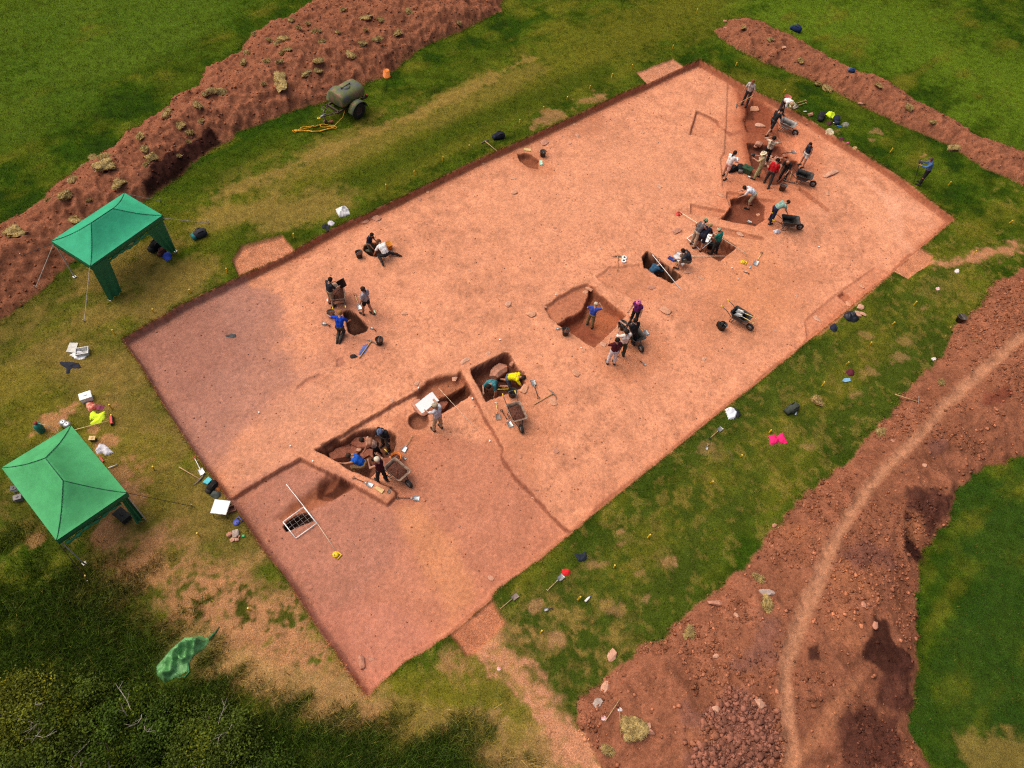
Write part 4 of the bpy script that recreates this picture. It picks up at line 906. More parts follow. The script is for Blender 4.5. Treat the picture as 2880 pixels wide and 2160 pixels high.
floor_stones = [(1531, 401, .55), (1624, 382, .32), (1617, 351, .28), (1806, 373, .3), (1602, 404, .28), (1025, 623, .4), (1058, 613, .5), (1203, 542, .26), (1180, 561, .3), (1049, 668, .28), (1444, 503, .32), (1446, 542, .38), (1854, 525, .34), (1902, 650, .5), (1659, 592, .2), (1359, 459, .16),
  (1429, 857, .42), (1494, 885, .5), (1138, 883, .3), (1657, 813, .4), (1646, 822, .24), (1532, 863, .22), (1374, 993, .24), (1307, 1015, .45), (1618, 1050, .4), (1696, 969, .3), (1641, 985, .3), (1871, 874, .55), (1832, 809, .38), (1279, 1063, .45), (1173, 1078, .28), (1103, 1126, .22), (1475, 1094, .5), (1555, 1130, .42), (1563, 1269, .26), (1463, 1283, .2), (1785, 1071, .22),
  (2387, 855, .36), (2423, 805, .36), (2298, 898, .45), (2241, 833, .26), (1970, 783, .32), (1933, 766, .32), (1903, 649, .55), (2081, 658, .46), (1877, 685, .2), (2027, 550, .45), (2132, 605, .28), (2329, 545, .34), (2120, 308, .62), (2137, 355, .62), (1045, 1854, .2), (1381, 1627, .26), (1712, 770, .22), (1150, 640, .18), (1250, 700, .16), (1320, 760, .18), (1560, 640, .2), (1740, 460, .2), (1850, 400, .18), (2300, 700, .2), (2180, 930, .2), (1980, 1010, .22), (1500, 1400, .16), (1290, 1480, .16), (890, 1180, .16), (1010, 835, .2), (1230, 960, .18), (1350, 890, .18), (2420, 640, .22), (2500, 620, .2), (1690, 700, .16)]
cnt = {}
for (a, b_, s_) in sorted(floor_stones, key=lambda q: min((q[0] - l[0]) ** 2 + (q[1] - l[1]) ** 2 for l in LAND.values())):
    k = min(LAND, key=lambda l: (LAND[l][0] - a) ** 2 + (LAND[l][1] - b_) ** 2); cnt[k] = cnt.get(k, -1) + 1
    wd = 'small' if s_ < .25 else 'flat' if s_ < .42 else 'large flat'
    stone((a, b_), s_, f'{wd} pinkish stone, {ORD[min(cnt[k], 9)]} to the {k}', random.choice([ST_PALE, ST_PINK, ST_SOIL, ST_SOIL]), (1, random.uniform(.5, .85), random.uniform(.14, .26)), group='loose stones on the trench floor')
stone((2336, 490), 1.15, 'long pale slab lying alone between the rubble and the far trench edge', ST_PALE, (1, .26, .16), -2.45)
stone((1016, 1861), .55, 'upright-looking long pink stone in the lower corner of the trench', ST_PINK, (.4, 1, .3), .35)
stone((1725, 1848), .55, 'squared pale slab on grass beside the right spoil heap', ST_PALE, (.72, 1, .2), .15, n=14)
stone((1702, 1933), .42, 'pale angular stone at the near tip of the right spoil heap', ST_PALE, (.7, 1, .35), -.5)
stone((1680, 1977), .34, 'grey angular stone by the taped canes on the spoil heap', ST_GREY, (.8, 1, .45), -.6)
stone((2011, 1696), .58, 'brick-shaped pink block on the edge of the right spoil heap', ST_PINK, (1, .5, .34), .2, n=14, sink=.1)
stone((2156, 1666), .56, 'flat pale grey slab on the right spoil heap above a turf tuft', ST_GREY, (1, .42, .2), .0)
for (a, b_, s_), l in zip([(2178, 1478, .22), (2013, 1846, .22), (2461, 1760, .3), (2070, 1731, .22), (2137, 1980, .4), (2012, 1993, .3), (2428, 1700, .26), (1822, 2043, .26), (1827, 2056, .34), (2270, 348, .2), (2204, 134, .3), (2419, 292, .3), (2039, 61, .3), (2040, 80, .22), (2600, 1310, .2), (2510, 1240, .18)],
        ['on grass at the edge of the right spoil heap', 'on the left flank of the right spoil heap', 'beside the largest dark damp patch on the spoil heap', 'below the pink block on the spoil heap', 'among gravel beside the trodden path', 'on gravel at the foot of the right spoil heap', 'between path and damp patch on the spoil heap', 'behind the turf tufts at the heap foot', 'touching another stone behind the turf tufts', 'by the yellow hi-vis vest on the grass', 'pale, on top of the narrow far spoil heap', 'at the foot of the narrow far spoil heap', 'at the rounded end of the narrow far heap', 'on the rounded tip of the narrow far heap', 'right of the trodden path', 'left of the trodden path at mid slope']):
    stone((a, b_), s_, 'loose pink stone ' + l, random.choice([ST_PALE, ST_PINK]), (1, random.uniform(.6, .9), .45), group='loose stones about the spoil heaps')
# boulders in the pits
for px, s_, l, m_, asp, sk in (((956, 1276), 1.0, 'big rounded red boulder against the baulk in the stone pit', ST_RED, (1, .92, .5), .3), ((1020, 1250), 1.0, 'long flat red slab at the back of the stone pit', ST_RED, (1, .55, .3), .1), ((996, 1268), .62, 'broken red slab between the two big boulders of the stone pit', ST_RED, (1, .8, .25), .2), ((1010, 1271), .2, 'small yellowish stone on a slab in the stone pit', ST_PALE, (1, .8, .6), -.9), ((1054, 1280), .5, 'red block near the bent digger in the stone pit', ST_RED, (1, .7, .5), .2), ((1089, 1308), .6, 'flat red slab under the loaded wheelbarrow handles', ST_RED, (1, .7, .2), .2), ((1030, 1275), .5, 'dark red slab in the middle of the stone pit', ST_RED, (1, .7, .25), .2),
                              ((1244, 1145), .55, 'rounded red boulder in the long slot behind the plan sheet', ST_RED, (.8, 1, .9), .3), ((1180, 1150), .85, 'leaning pinkish slab beside the round hole', ST_PINK, (1, .6, .3), .2), ((1403, 1052), .95, 'large pale boulder at the back of the boulder pit', ST_PINK, (1, .55, .6), .2), ((1441, 1030), .4, 'pale stone set in the far corner of the boulder pit', ST_PINK, (.6, .6, 1), .2)):
    stone(px, s_, l, m_, asp, {956: .5, 1020: .25, 1403: .9, 1180: -.9}.get(px[0]), sink=sk, n=40)
for k, (px, s_, m_, l) in enumerate((((648, 1503), .27, ST_PINK, 'pointed pink stone at the left of the finds pile'), ((664, 1503), .33, ST_GREY, 'large greenish grey stone in the finds pile'), ((655, 1519), .2, ST_PALE, 'rounded pale stone at the front of the finds pile'), ((666, 1519), .17, ST_PALE, 'small pale stone at the right of the finds pile'), ((673, 1510), .13, ST_PINK, 'tiny pink stone tucked under the grey stone'))):
    stone(px, s_, l, m_, (1, .72, .5), sink=.1)
stone((2277, 324), .34, 'rounded pinkish stone on grass left of the black rucksack', ST_PINK, (1, .9, .6), sink=.1)
stone((2224, 289), .5, 'flat grey slab on grass beside the red bucket', ST_GREY, (1, .5, .15), .5, sink=.1)
stone((2206, 294), .28, 'pale flat stone below the red bucket at the trench lip', ST_PALE, (1, .6, .3), sink=.1)
for px, s_, l in (((2419, 865), .4, 'upper'), ((2410, 884), .45, 'middle round'), ((2426, 885), .34, 'right-hand')):
    stone(px, s_, f'{l} of three pale flat stones by the black bin bag', ST_PALE, (1, .8, .25), sink=.1)
rp = [(2148, 428), (2166, 430), (2185, 440), (2205, 445), (2200, 462), (2182, 470), (2160, 472), (2142, 462), (2138, 446)]
RP = np.array([G(p, FLOOR - .3)[:2] for p in rp]); n_r = 0
while n_r < 58:
    q = RP.min(0) + rng.random(2) * (RP.max(0) - RP.min(0))
    if poly_sdf(RP, np.array([q[0]]), np.array([q[1]]))[0] < 0: continue
    n_r += 1; s_ = random.uniform(.18, .42)
    o = stone_mesh(3000 + n_r, s_, s_ * .75, s_ * .5, 14).build('rubble_stone', random.choice([ST_PINK, ST_PALE, ST_PALE, ST_RED])); o.location = (q[0], q[1], hz(*q) + s_ * .18)
    o.rotation_euler = (random.uniform(-.3, .3), random.uniform(-.3, .3), random.uniform(0, 6))
    tag(o, 'angular stone in the tumbled rubble spread at the middle of the busy upper cut', 'stone', 'stones of the rubble spread')
for px, s_ in (((2134, 407), .5), ((2126, 412), .3), ((2190, 397), .2)):
    stone(px, s_, {2134: 'pale rounded stone left of the person with hands behind the head', 2126: 'low pale stone left of the larger rounded one by the raised elbows', 2190: 'small stone right of the raised elbows'}[px[0]], ST_PINK, (1, .8, .5))

# loose grit and gravel on heaps and floor: uncountable
def grit(name, sel, count, smin_, smax_, mats, label):
    ii = np.flatnonzero(sel); w_ = (np.where((u[ii] > -.6) & (u[ii] < 34.6), .042, .075) * np.where((v[ii] > -.8) & (v[ii] < 17.4), .042, .075)); pk = rng.choice(ii, count, p=w_ / w_.sum())
    base = np.array([(-1, -1, -.6), (1, -1, -.5), (1, 1, -.6), (-1, 1, -.5), (-.6, -.7, .7), (.7, -.5, .8), (.6, .7, .6), (-.7, .6, .8)]) * .5
    fc = np.array([(3, 2, 1, 0), (4, 5, 6, 7), (0, 1, 5, 4), (1, 2, 6, 5), (2, 3, 7, 6), (3, 0, 4, 7)])
    s_ = smin_ + (smax_ - smin_) * rng.random(count) ** 4
    a = rng.random(count) * 6.28; ca, sa = np.cos(a), np.sin(a)
    B = base[None] * (s_[:, None, None] * (0.6 + .6 * rng.random((count, 1, 3)))) + rng.normal(0, .12, (count, 8, 3)) * s_[:, None, None]
    Xr = B[..., 0] * ca[:, None] - B[..., 1] * sa[:, None]; Yr = B[..., 0] * sa[:, None] + B[..., 1] * ca[:, None]
    V = np.stack([Xr + (x[pk] + rng.normal(0, .03, count))[:, None], Yr + (y[pk] + rng.normal(0, .03, count))[:, None], B[..., 2] * .8 + (Z[pk] + s_ * .12)[:, None]], -1).reshape(-1, 3)
    Fq = (fc[None] + (np.arange(count) * 8)[:, None, None]).reshape(-1, 4)
    tone = T[pk] * (mats[0] + (mats[1] - mats[0]) * rng.random((count, 1)) ** 1.5)
    o = fast_mesh(name, V, Fq, [M_GRIT], False, {'tint': np.repeat(np.clip(tone, .01, .7), 8, 0).astype(np.float32)})
    tag(o, label, 'gravel', kind='stuff'); return o
M_GRIT = tint_material('loose_stones', 30.0, 6.0, 0.2, 0.3)
grit('gravel', sd1 > -.2, 7000, .02, .12, (.75, 1.6), 'reddish grit and small stones strewn over the long left spoil heap')
grit('gravel', sd2 > -.15, 2600, .02, .11, (.75, 1.6), 'reddish grit and small stones strewn over the narrow far spoil heap')
east = (sd3 > -.08) & (pathd > 1.3)
gsel = east & ((fbm(x, y, 2.4, 3, 77) + .25 * fbm(x, y, .5, 2, 78)) > 0.02)
grit('gravel', gsel, 13000, .02, .12, (.7, 1.7), 'dark red gravel strewn over the right spoil heap')
grit('gravel', east, 2200, .03, .13, (.9, 2.2), 'scattered pale stone chips on the right spoil heap')
rub = np.zeros(N, bool); j_ = near([G(p, .6) for p in ((1930, 1960), (2200, 1960), (2230, 2160), (1930, 2200))], 0); rub[j_] = poly_sdf([G(p, .6) for p in ((1960, 1975), (2120, 1950), (2215, 2020), (2230, 2170), (1960, 2200))], x[j_], y[j_]) + .5 * n2[j_] > 0
grit('gravel', rub & east, 1600, .05, .20, (.85, 1.7), 'coarse pinkish rubble at the near foot of the right spoil heap')
grit('gravel', sdt > .15, 5000, .012, .065, (.55, 1.2), 'tiny soil crumbs and stone chips over the stripped trench floor')

# ---------------------------------------------------------------- turf clods on the heaps
STRAW = pm('dry_turf', (0.40, .285, .105), .95, var=.3, scale=10, bump=.6)
TURFSOIL = pm('turf_underside', (0.19, .068, .038), .95, var=.25, scale=8, bump=.6)
def clod(px, size, label, group, h=0.0):
    r = random.Random(int(px[0] * 7 + px[1])); bm = bmesh.new(); bmesh.ops.create_icosphere(bm, subdivisions=3, radius=.5)
    ax_ = (size, size * r.uniform(.5, .8), size * r.uniform(.26, .45)); o1 = r.uniform(0, 50)
    for vv in bm.verts:
        c = vv.co; k = 1 + .95 * float(fbm(np.array([c.x * 2 + o1]), np.array([c.y * 2 + c.z * 1.6 + o1]), .9, 3, 3)[0]); vv.co = Vector((c.x * ax_[0] * k, c.y * ax_[1] * k, c.z * ax_[2] * k))
    tx, ty = r.uniform(-.5, .5), r.uniform(-.5, .5); up_ = Vector((tx, ty, 1)).normalized()
    b = MB(); bm.normal_update(); b.v = [tuple(q.co) for q in bm.verts]; b.f = [tuple(q.index for q in f_.verts) for f_ in bm.faces]; b.m = [0 if f_.normal.dot(up_) > .25 else 1 for f_ in bm.faces]
    # a fringe of dead grass on the turf side
    for f_ in bm.faces:
        if f_.normal.dot(up_) > .2:
            for _ in range(3):
                c = f_.calc_center_median(); d = (f_.normal + Vector((r.uniform(-1, 1), r.uniform(-1, 1), r.uniform(-.8, .3)))).normalized() * r.uniform(.04, .11); sd = Vector((r.uniform(-1, 1), r.uniform(-1, 1), 0)) * .011
                b.add([c - sd, c + sd, c + d], [(0, 1, 2)], 0)
    bm.free(); o = b.build('turf_clod', [STRAW, TURFSOIL]); g = at_h(px, .1); o.location = (g.x, g.y, g.z + size * .10); o.rotation_euler = (r.uniform(-.2, .2), r.uniform(-.2, .2), r.uniform(0, 6.28))
    return tag(o, label, 'turf clod', group)
big = [((790, 225), 1.0, 'largest grassy turf clod, high on the long spoil heap behind the bowser'), ((285, 470), 1.0, 'biggest pale turf clod on the heap left of the dark damp soil'), ((325, 505), .8, 'long straw-coloured turf clod just above the far green gazebo'), ((395, 385), .6, 'turf clod on the upper edge of the heap near its dark damp strip'), ((470, 320), .55, 'pale turf clod at mid heap left of the bowser'), ((605, 255), .65, 'narrow turf clod near the grass line at mid heap'), ((180, 550), .65, 'turf clod beside the far gazebo roof'), ((40, 655), .7, 'large turf clod at the left picture edge'), ((205, 610), .55, 'turf clod half hidden behind the far gazebo'), ((800, 110), .6, 'turf clod on the crest near the broad end of the heap'), ((865, 205), .55, 'pale turf clod sitting above the orange bucket side of the heap'), ((990, 155), .6, 'turf clod low on the heap left of the orange bucket'), ((1030, 50), .6, 'turf clod near the top picture edge'), ((1150, 30), .55, 'turf clod close to the broad heap end'), ((1290, 40), .5, 'turf clod at the tip of the broad heap end'), ((1060, 110), .55, 'turf clod beside a dark soil smear on the heap'), ((265, 445), .5, 'second turf clod of the pale pair on the upper heap edge'), ((205, 505), .5, 'tilted turf clod on the heap crest left of the gazebo')]
for px, s_, l in big: clod(px, s_, l, 'turf clods on the long spoil heap')
for k in range(64):
    while True:
        j = int(rng.integers(0, N)); 
        if sd1[j] > .25: break
    c = np.array([x[j], y[j], Z[j]]) - np.array([0, 0, CAM_H]); dd = c @ FW; px = (1440 + F_PX * (c @ RT) / dd, 1080 - F_PX * (c @ UP) / dd)
    if not (0 < px[0] < 1420 and 0 < px[1] < 900): continue
    clod(px, random.uniform(.20, .50), 'small straw-coloured turf clod tumbled among others on the long left spoil heap', 'turf clods on the long spoil heap')
for px, s_, l in (((2090, 82), .4, 'turf clod on the rounded end of the narrow far heap'), ((2255, 160), .5, 'grassy turf clod at mid length of the narrow far heap'), ((2340, 225), .6, 'broad turf clod on the far heap above the kit bags'), ((2310, 220), .4, 'turf clod left of the broad one on the far heap'), ((2470, 240), .45, 'turf clod on the crest of the narrow far heap'), ((2560, 300), .5, 'turf clod on the upper side of the far heap'), ((2630, 340), .5, 'turf clod where the far heap narrows'), ((2690, 400), .6, 'roundest turf clod on the far heap near the surveyor'), ((2170, 110), .35, 'small turf clod near the start of the far heap'), ((1770, 2045), .5, 'left turf tuft at the foot of the right spoil heap'), ((1785, 2060), .75, 'largest turf tuft at the foot of the right spoil heap'), ((2160, 1700), .5, 'turf tuft below the flat grey slab'), ((2135, 1625), .35, 'small turf tuft at the left edge of the right spoil heap'), ((2300, 1125), .4, 'turf tuft on the right heap near its grass edge'), ((1940, 1780), .4, 'turf tuft low on the right heap beside a stone'), ((2480, 1215), .4, 'flat turf tuft above the bend of the grass edge'), ((2650, 1075), .35, 'turf tuft left of the trodden path'), ((1715, 2110), .4, 'nearest turf tuft to the bottom of the right heap')):
    clod(px, s_, l, 'turf clods on the other heaps')

# ---------------------------------------------------------------- wheelbarrows
TRAYM = {'grey': pm('galvanised_tray', (0.34, .32, .30), .5, .35, .25, 7), 'black': pm('black_tray', (0.055, .05, .047), .55, .1, .3, 7), 'rust': pm('muddy_tray', (0.30, .20, .145), .7, .1, .3, 6)}
def barrow(px, toward, col, grips, label, load=0, h=.5):
    g = at_h(px, h); yaw = yaw_to(at(px), at(toward)); r = thing('wheelbarrow', label, 'wheelbarrow', g, yaw, 'wheelbarrows on the dig')
    b = MB()
    def loop(cx, cy, hx, hy, z, rad, n=6):
        o = []
        for (sx, sy, a0) in ((1, 1, 0), (-1, 1, 90), (-1, -1, 180), (1, -1, 270)):
            for k in range(n + 1): t = R(a0 + 90 * k / n); o.append((cx + sx * (hx - rad) + rad * math.cos(t), cy + sy * (hy - rad) + rad * math.sin(t), z))
        return o
    L_ = [loop(0, -.02, .22, .26, .33, .08), loop(0, .0, .31, .43, .60, .10), loop(0, .0, .335, .455, .605, .10), loop(0, .0, .335, .455, .585, .10), loop(0, 0, .32, .44, .585, .10), loop(0, -.02, .235, .275, .315, .08)]
    n = len(L_[0]); vs = [p for l in L_ for p in l]
    # the front of the tray is raked forward
    vs = [(q[0], q[1] + max(0, q[1]) * (.12 if q[2] > .5 else -.1), q[2] + (max(0, q[1]) * .06 if q[2] > .5 else 0)) for q in vs]
    fs = [tuple(range(n))] + [(a * n + k, a * n + (k + 1) % n, (a + 1) * n + (k + 1) % n, (a + 1) * n + k) for a in range(5) for k in range(n)] + [tuple(5 * n + k for k in range(n))[::-1]]
    b.add(vs, fs); b.build('tray', TRAYM[col], r, True)
    if load:
        q = MB(); q.add([(0, .02, .60)] + [(p[0] * .96, p[1] * .96, .50 + .04 * math.sin(k * 1.7)) for k, p in enumerate(loop(0, .02, .28, .36, .5, .1))] + [(p[0] * .6, p[1] * .6, .57 + .03 * math.sin(k * 2.3)) for k, p in enumerate(loop(0, .02, .28, .36, .5, .1))],
                       [(1 + k, 1 + (k + 1) % n, 1 + n + (k + 1) % n, 1 + n + k) for k in range(n)] + [(0, 1 + n + k, 1 + n + (k + 1) % n) for k in range(n)]); q.build('soil_load', EARTH, r, True)
    f = MB()
    for s_ in (-1, 1):
        f.tube([(s_ * .07, .66, .20), (s_ * .10, .5, .24), (s_ * .21, .22, .305), (s_ * .25, -.3, .31), (s_ * .27, -.62, .52), (s_ * .28, -.88, .58)], .017, 8)
        f.tube([(s_ * .24, -.22, .31), (s_ * .27, -.30, .02), (s_ * .26, -.10, .01), (s_ * .22, .05, .31)], .014, 8)
    f.tube([(-.27, -.2, .015), (.27, -.2, .015)], .012, 6); f.build('frame', DSTEEL, r, True)
    for s_ in (-1, 1):
        q = MB(); q.tube([(s_ * .279, -.84, .572), (s_ * .283, -1.0, .612)], .023, 8); q.build('grip', grips, r, True)
    M = Matrix.Translation((0, .66, .20)) @ Matrix.Rotation(R(90), 4, 'Y')
    wh = MB(); wh.lathe([(.12, -.05), (.17, -.055), (.195, -.03), (.20, 0), (.195, .03), (.17, .055), (.12, .05)], 22, 0, M); t_ = wh.build('tyre', RUBBER, r, True)
    wh = MB(); wh.lathe([(.0, -.02), (.03, -.06), (.04, -.03), (.125, -.045), (.125, .045), (.04, .03), (.03, .06), (0, .02)], 18, 0, M); wh.build('rim', TRAYM['grey'], r, True)
    r.scale = (.88, .88, .88); return r
barrow((2216, 345), (2244, 359), 'grey', RUBBER, 'empty grey wheelbarrow at the far trench edge')
barrow((2262, 491), (2296, 503), 'black', DSTEEL, 'black wheelbarrow right of the rubble pit')
barrow((2223, 618), (2262, 624), 'black', YELLOW, 'black wheelbarrow with yellow grips held by the person in floral top')
WB4 = barrow((2084, 884), (2112, 903), 'black', YELLOW, 'black wheelbarrow with yellow grips carrying two shovels')
barrow((949, 823), (946, 796), 'rust', YELLOW, 'soil-filled wheelbarrow at the dark oval pit', 1)
barrow((1116, 1320), (1146, 1346), 'rust', YELLOW, 'muddy loaded wheelbarrow beside the stone pit', 1)
barrow((1453, 1157), (1470, 1196), 'rust', YELLOW, 'loaded wheelbarrow with yellow grips below the boulder pit', 1)
barrow((1786, 937), (1806, 962), 'black', REDP, 'black wheelbarrow with red grips behind the pointing person')

# ---------------------------------------------------------------- long-handled tools (local +y runs from the blade to the handle)
SHAFT = {'wood': WOOD, 'black': BLACKP, 'yellow': pm('yellow_shaft', (0.75, .55, .22), .5), 'red': REDP, 'white': WHITE}
BLADE = {'grey': STEEL, 'bright': pm('polished_steel', (0.62, .62, .60), .3, .7, .15), 'rust': pm('rusty_steel', (0.26, .20, .17), .7, .3, .2), 'white': WHITE}
def make_shovel(shaft, blade, hand, short, top='D'):
    r = thing('hand_shovel' if short else 'shovel', None, 'shovel'); L = .42 if short else 1.0; bl = .17 if short else .31; bw = .13 if short else .24
    b = MB(); pts = []
    nx, ny = 6, 6; vs = []
    for lay in (0, -.004):
        for j in range(ny + 1):
            for i_ in range(nx + 1):
                a = i_ / nx * 2 - 1; t = j / ny; wv = bw / 2 * (1 - .10 * t)
                vs.append((a * wv, t * bl - .0, .012 + .035 * a * a * (.4 + .6 * t) + .03 * t * t + lay))
    m_ = (nx + 1) * (ny + 1)
    fs = [(j * (nx + 1) + i_, j * (nx + 1) + i_ + 1, (j + 1) * (nx + 1) + i_ + 1, (j + 1) * (nx + 1) + i_) for j in range(ny) for i_ in range(nx)]
    fs += [tuple(m_ + q for q in f_[::-1]) for f_ in fs]
    e = [j * (nx + 1) for j in range(ny + 1)] + [ny * (nx + 1) + i_ for i_ in range(1, nx + 1)] + [j * (nx + 1) + nx for j in range(ny - 1, -1, -1)] + [i_ for i_ in range(nx - 1, 0, -1)]
    fs += [(e[k], e[k] + m_, e[(k + 1) % len(e)] + m_, e[(k + 1) % len(e)]) for k in range(len(e))]
    b.add(vs, fs); b.tube([(0, bl - .06, .035), (0, bl + .10 * L, .05)], .022, 8); b.build('blade', BLADE[blade], r, True)
    s_ = MB(); s_.tube([(0, bl + .04 * L, .048), (0, bl + .3 * L, .055), (0, L - .08, .045)], .0165, 8); s_.build('shaft', SHAFT[shaft], r, True)
    h = MB()
    if top == 'D' and not short: h.tube([(0, L - .1, .045), (-.05, L - .04, .045), (-.055, L + .02, .045), (.055, L + .02, .045), (.05, L - .04, .045), (0, L - .1, .045)], .014, 8)
    else: h.tube([(-.06, L - .07, .045), (.06, L - .07, .045)], .016, 8)
    h.build('handle', SHAFT[hand], r, True)
    return r
def shovel(bp, hp, label, shaft='wood', blade='grey', hand='black', short=False, top='D', lift=0.0, h2=0.0):
    r = proto(('sh', shaft, blade, hand, short, top), lambda: make_shovel(shaft, blade, hand, short, top))
    a = at(bp); b = at(hp); d = (b - a); L = math.hypot(d.x, d.y); k = max(.75, min(1.25, L / (.42 if short else 1.02)))
    r.location = a + Vector((0, 0, .012 + lift)); r.scale = (k, k, k); r.rotation_euler = (math.atan2(d.z + h2, L) * 1, 0, yaw_to(a, b))
    return tag(r, label, 'shovel', 'shovels about the dig')
shovel((1013, 872), (998, 829), 'square-mouthed shovel with pale shaft beside the walking person in grey', 'yellow', 'bright', 'black')
shovel((1497, 1070), (1514, 1122), 'black-shafted shovel lying upper right of the loaded wheelbarrow', 'black', 'grey', 'black')
shovel((1402, 1182), (1394, 1130), 'pale-handled spade lying left of the loaded wheelbarrow', 'yellow', 'rust', 'white', top='T')
shovel((1438, 1202), (1409, 1154), 'bright-bladed shovel with black handle next to the loaded wheelbarrow', 'black', 'bright', 'black')
shovel((1133, 1272), (1160, 1228), 'wooden-shafted shovel lying right of the stone pit', 'wood', 'bright', 'wood', top='T')
shovel((1142, 1293), (1122, 1280), 'short shovel beside the orange bucket at the stone pit', 'wood', 'grey', 'wood', True)
shovel((1048, 1368), (995, 1345), 'shovel lying along the top of the baulk', 'black', 'bright', 'black')
shovel((1092, 1388), (1101, 1368), 'blue-handled short shovel at the end of the baulk', 'black', 'rust', 'black', True)
shovel((1180, 1403), (1116, 1402), 'shovel with black handle lying alone below the baulk end', 'black', 'bright', 'black')
shovel((1822, 943), (1790, 905), 'green-bladed shovel right of the square pit', 'yellow', 'grey', 'yellow', top='T')
shovel((1816, 1029), (1797, 1016), 'hand shovel lying on bare soil below the watching people', 'black', 'grey', 'black', True)
shovel((1564, 926), (1583, 926), 'hand shovel at the left lip of the square pit', 'black', 'grey', 'black', True)
shovel((2122, 747), (2142, 712), 'bright-bladed shovel with blue grip right of the measuring tapes', 'yellow', 'bright', 'black')
shovel((2092, 763), (2108, 774), 'muddy hand shovel beside the clear water bottle', 'black', 'grey', 'black', True)
shovel((906, 910), (932, 920), 'hand shovel left of the person in bright blue', 'black', 'grey', 'black', True)
shovel((1042, 922), (1058, 932), 'hand shovel at the right tip of the dark oval pit', 'black', 'grey', 'black', True)
shovel((1456, 1672), (1403, 1717), 'shovel on grass at the mouth of the lower ramp', 'wood', 'rust', 'wood', top='T')
shovel((1584, 1618), (1535, 1666), 'shovel on grass beside the red cloth', 'wood', 'grey', 'wood', top='T')
shovel((1530, 1717), (1553, 1712), 'hand shovel lying alone on the grass near the lower ramp', 'black', 'grey', 'black', True)
shovel((2030, 1203), (1994, 1236), 'shovel on grass left of the pink cloth', 'wood', 'grey', 'black')
shovel((1985, 1266), (1992, 1248), 'hand shovel on the grass below another shovel', 'wood', 'grey', 'wood', True)
shovel((571, 1335), (547, 1288), 'white plastic shovel with red handle at the left trench edge', 'white', 'white', 'red')
shovel((2238, 428), (2196, 434), 'blue-bladed shovel lying at the top of the rubble spread', 'black', 'grey', 'black')
shovel((2222, 299), (2269, 284), 'upper of two wooden-handled tools by the cream bag', 'wood', 'rust', 'wood', top='T')
shovel((2228, 305), (2270, 291), 'lower of two wooden-handled tools by the cream bag', 'wood', 'rust', 'wood', top='T')
shovel((2100, 622), (2122, 634), 'shovel lying on the floor of the stepped pit', 'black', 'grey', 'black')
for k, dx in enumerate((-.10, .12)):
    r = clone(PROTO[('sh', 'wood', 'bright', 'wood', False, 'T')] if False else PROTO[('sh', 'yellow', 'grey', 'yellow', False, 'T')]); 
    M = Matrix.Translation(WB4.location) @ Matrix.Rotation(WB4.rotation_euler.z, 4, 'Z'); p = M @ Vector((dx * .88, -.26 + .06 * k, .45))
    r.location = p; r.scale = (.95, .95, .95); r.rotation_euler = (R(10), 0, WB4.rotation_euler.z + .06 * (1 - 2 * k))
    tag(r, ('left' if k == 0 else 'right') + ' shovel lying in the wheelbarrow with two shovels', 'shovel', 'shovels about the dig')
def make_pick(kind, shaft):
    r = thing('pickaxe', None, 'pickaxe'); s_ = MB(); s_.tube([(0, -.02, .03), (0, .45, .03), (0, .92, .03)], [.024, .017, .022], 8); s_.build('handle', SHAFT[shaft], r, True)
    h = MB(); h.tube([(-.30, .06, .02), (-.14, .01, .035), (0, 0, .04), (.12, .01, .035)] + ([(.28, .05, .02)] if kind == 'pick' else [(.17, .02, .03)]), [.006, .018, .03, .02] + ([.006] if kind == 'pick' else [.02]), 8)
    if kind == 'mattock': h.box((.21, .03, .028), (.10, .012, .09))
    h.build('head', BLADE['rust'], r, True); return r
def pick(hp, tp, label, kind='pick', shaft='wood'):
    r = proto(('pk', kind, shaft), lambda: make_pick(kind, shaft)); a = at(hp); b = at(tp); r.location = a + Vector((0, 0, .01)); r.rotation_euler = (0, 0, yaw_to(a, b))
    return tag(r, label, 'pickaxe', 'picks and mattocks')
pick((1737, 722), (1735, 757), 'pickaxe with pale handle lying alone left of the dark slot')
pick((1556, 1108), (1510, 1134), 'pickaxe lying right of the boulder pit', shaft='wood')
pick((1364, 399), (1389, 420), 'mattock lying on grass by the upper trench edge', 'mattock')
pick((1044, 961), (1018, 998), 'pickaxe lying across a blue cloth', shaft='wood')
pick((564, 1350), (518, 1323), 'mattock with orange handle on grass at the left trench edge', 'mattock')
pick((2218, 513), (2224, 482), 'mattock left of the black wheelbarrow by the rubble', 'mattock')
pick((2582, 1132), (2548, 1126), 'pale-handled tool lying on the edge of the right spoil heap', 'mattock')
# the tool the first person leans on stands on its head
r = clone(PROTO[('pk', 'mattock', 'wood')]); hd = HANDS[0][1]['handla']; g = at((2072, 297)); d = (hd - g); r.location = g + Vector((0, 0, .03)); r.rotation_euler = (math.atan2(d.z, math.hypot(d.x, d.y)), 0, yaw_to(g, hd)); k = d.length / .9; r.scale = (k, k, k)
tag(r, 'mattock stood on its head under the hand of the person in pale grey', 'pickaxe', 'picks and mattocks')

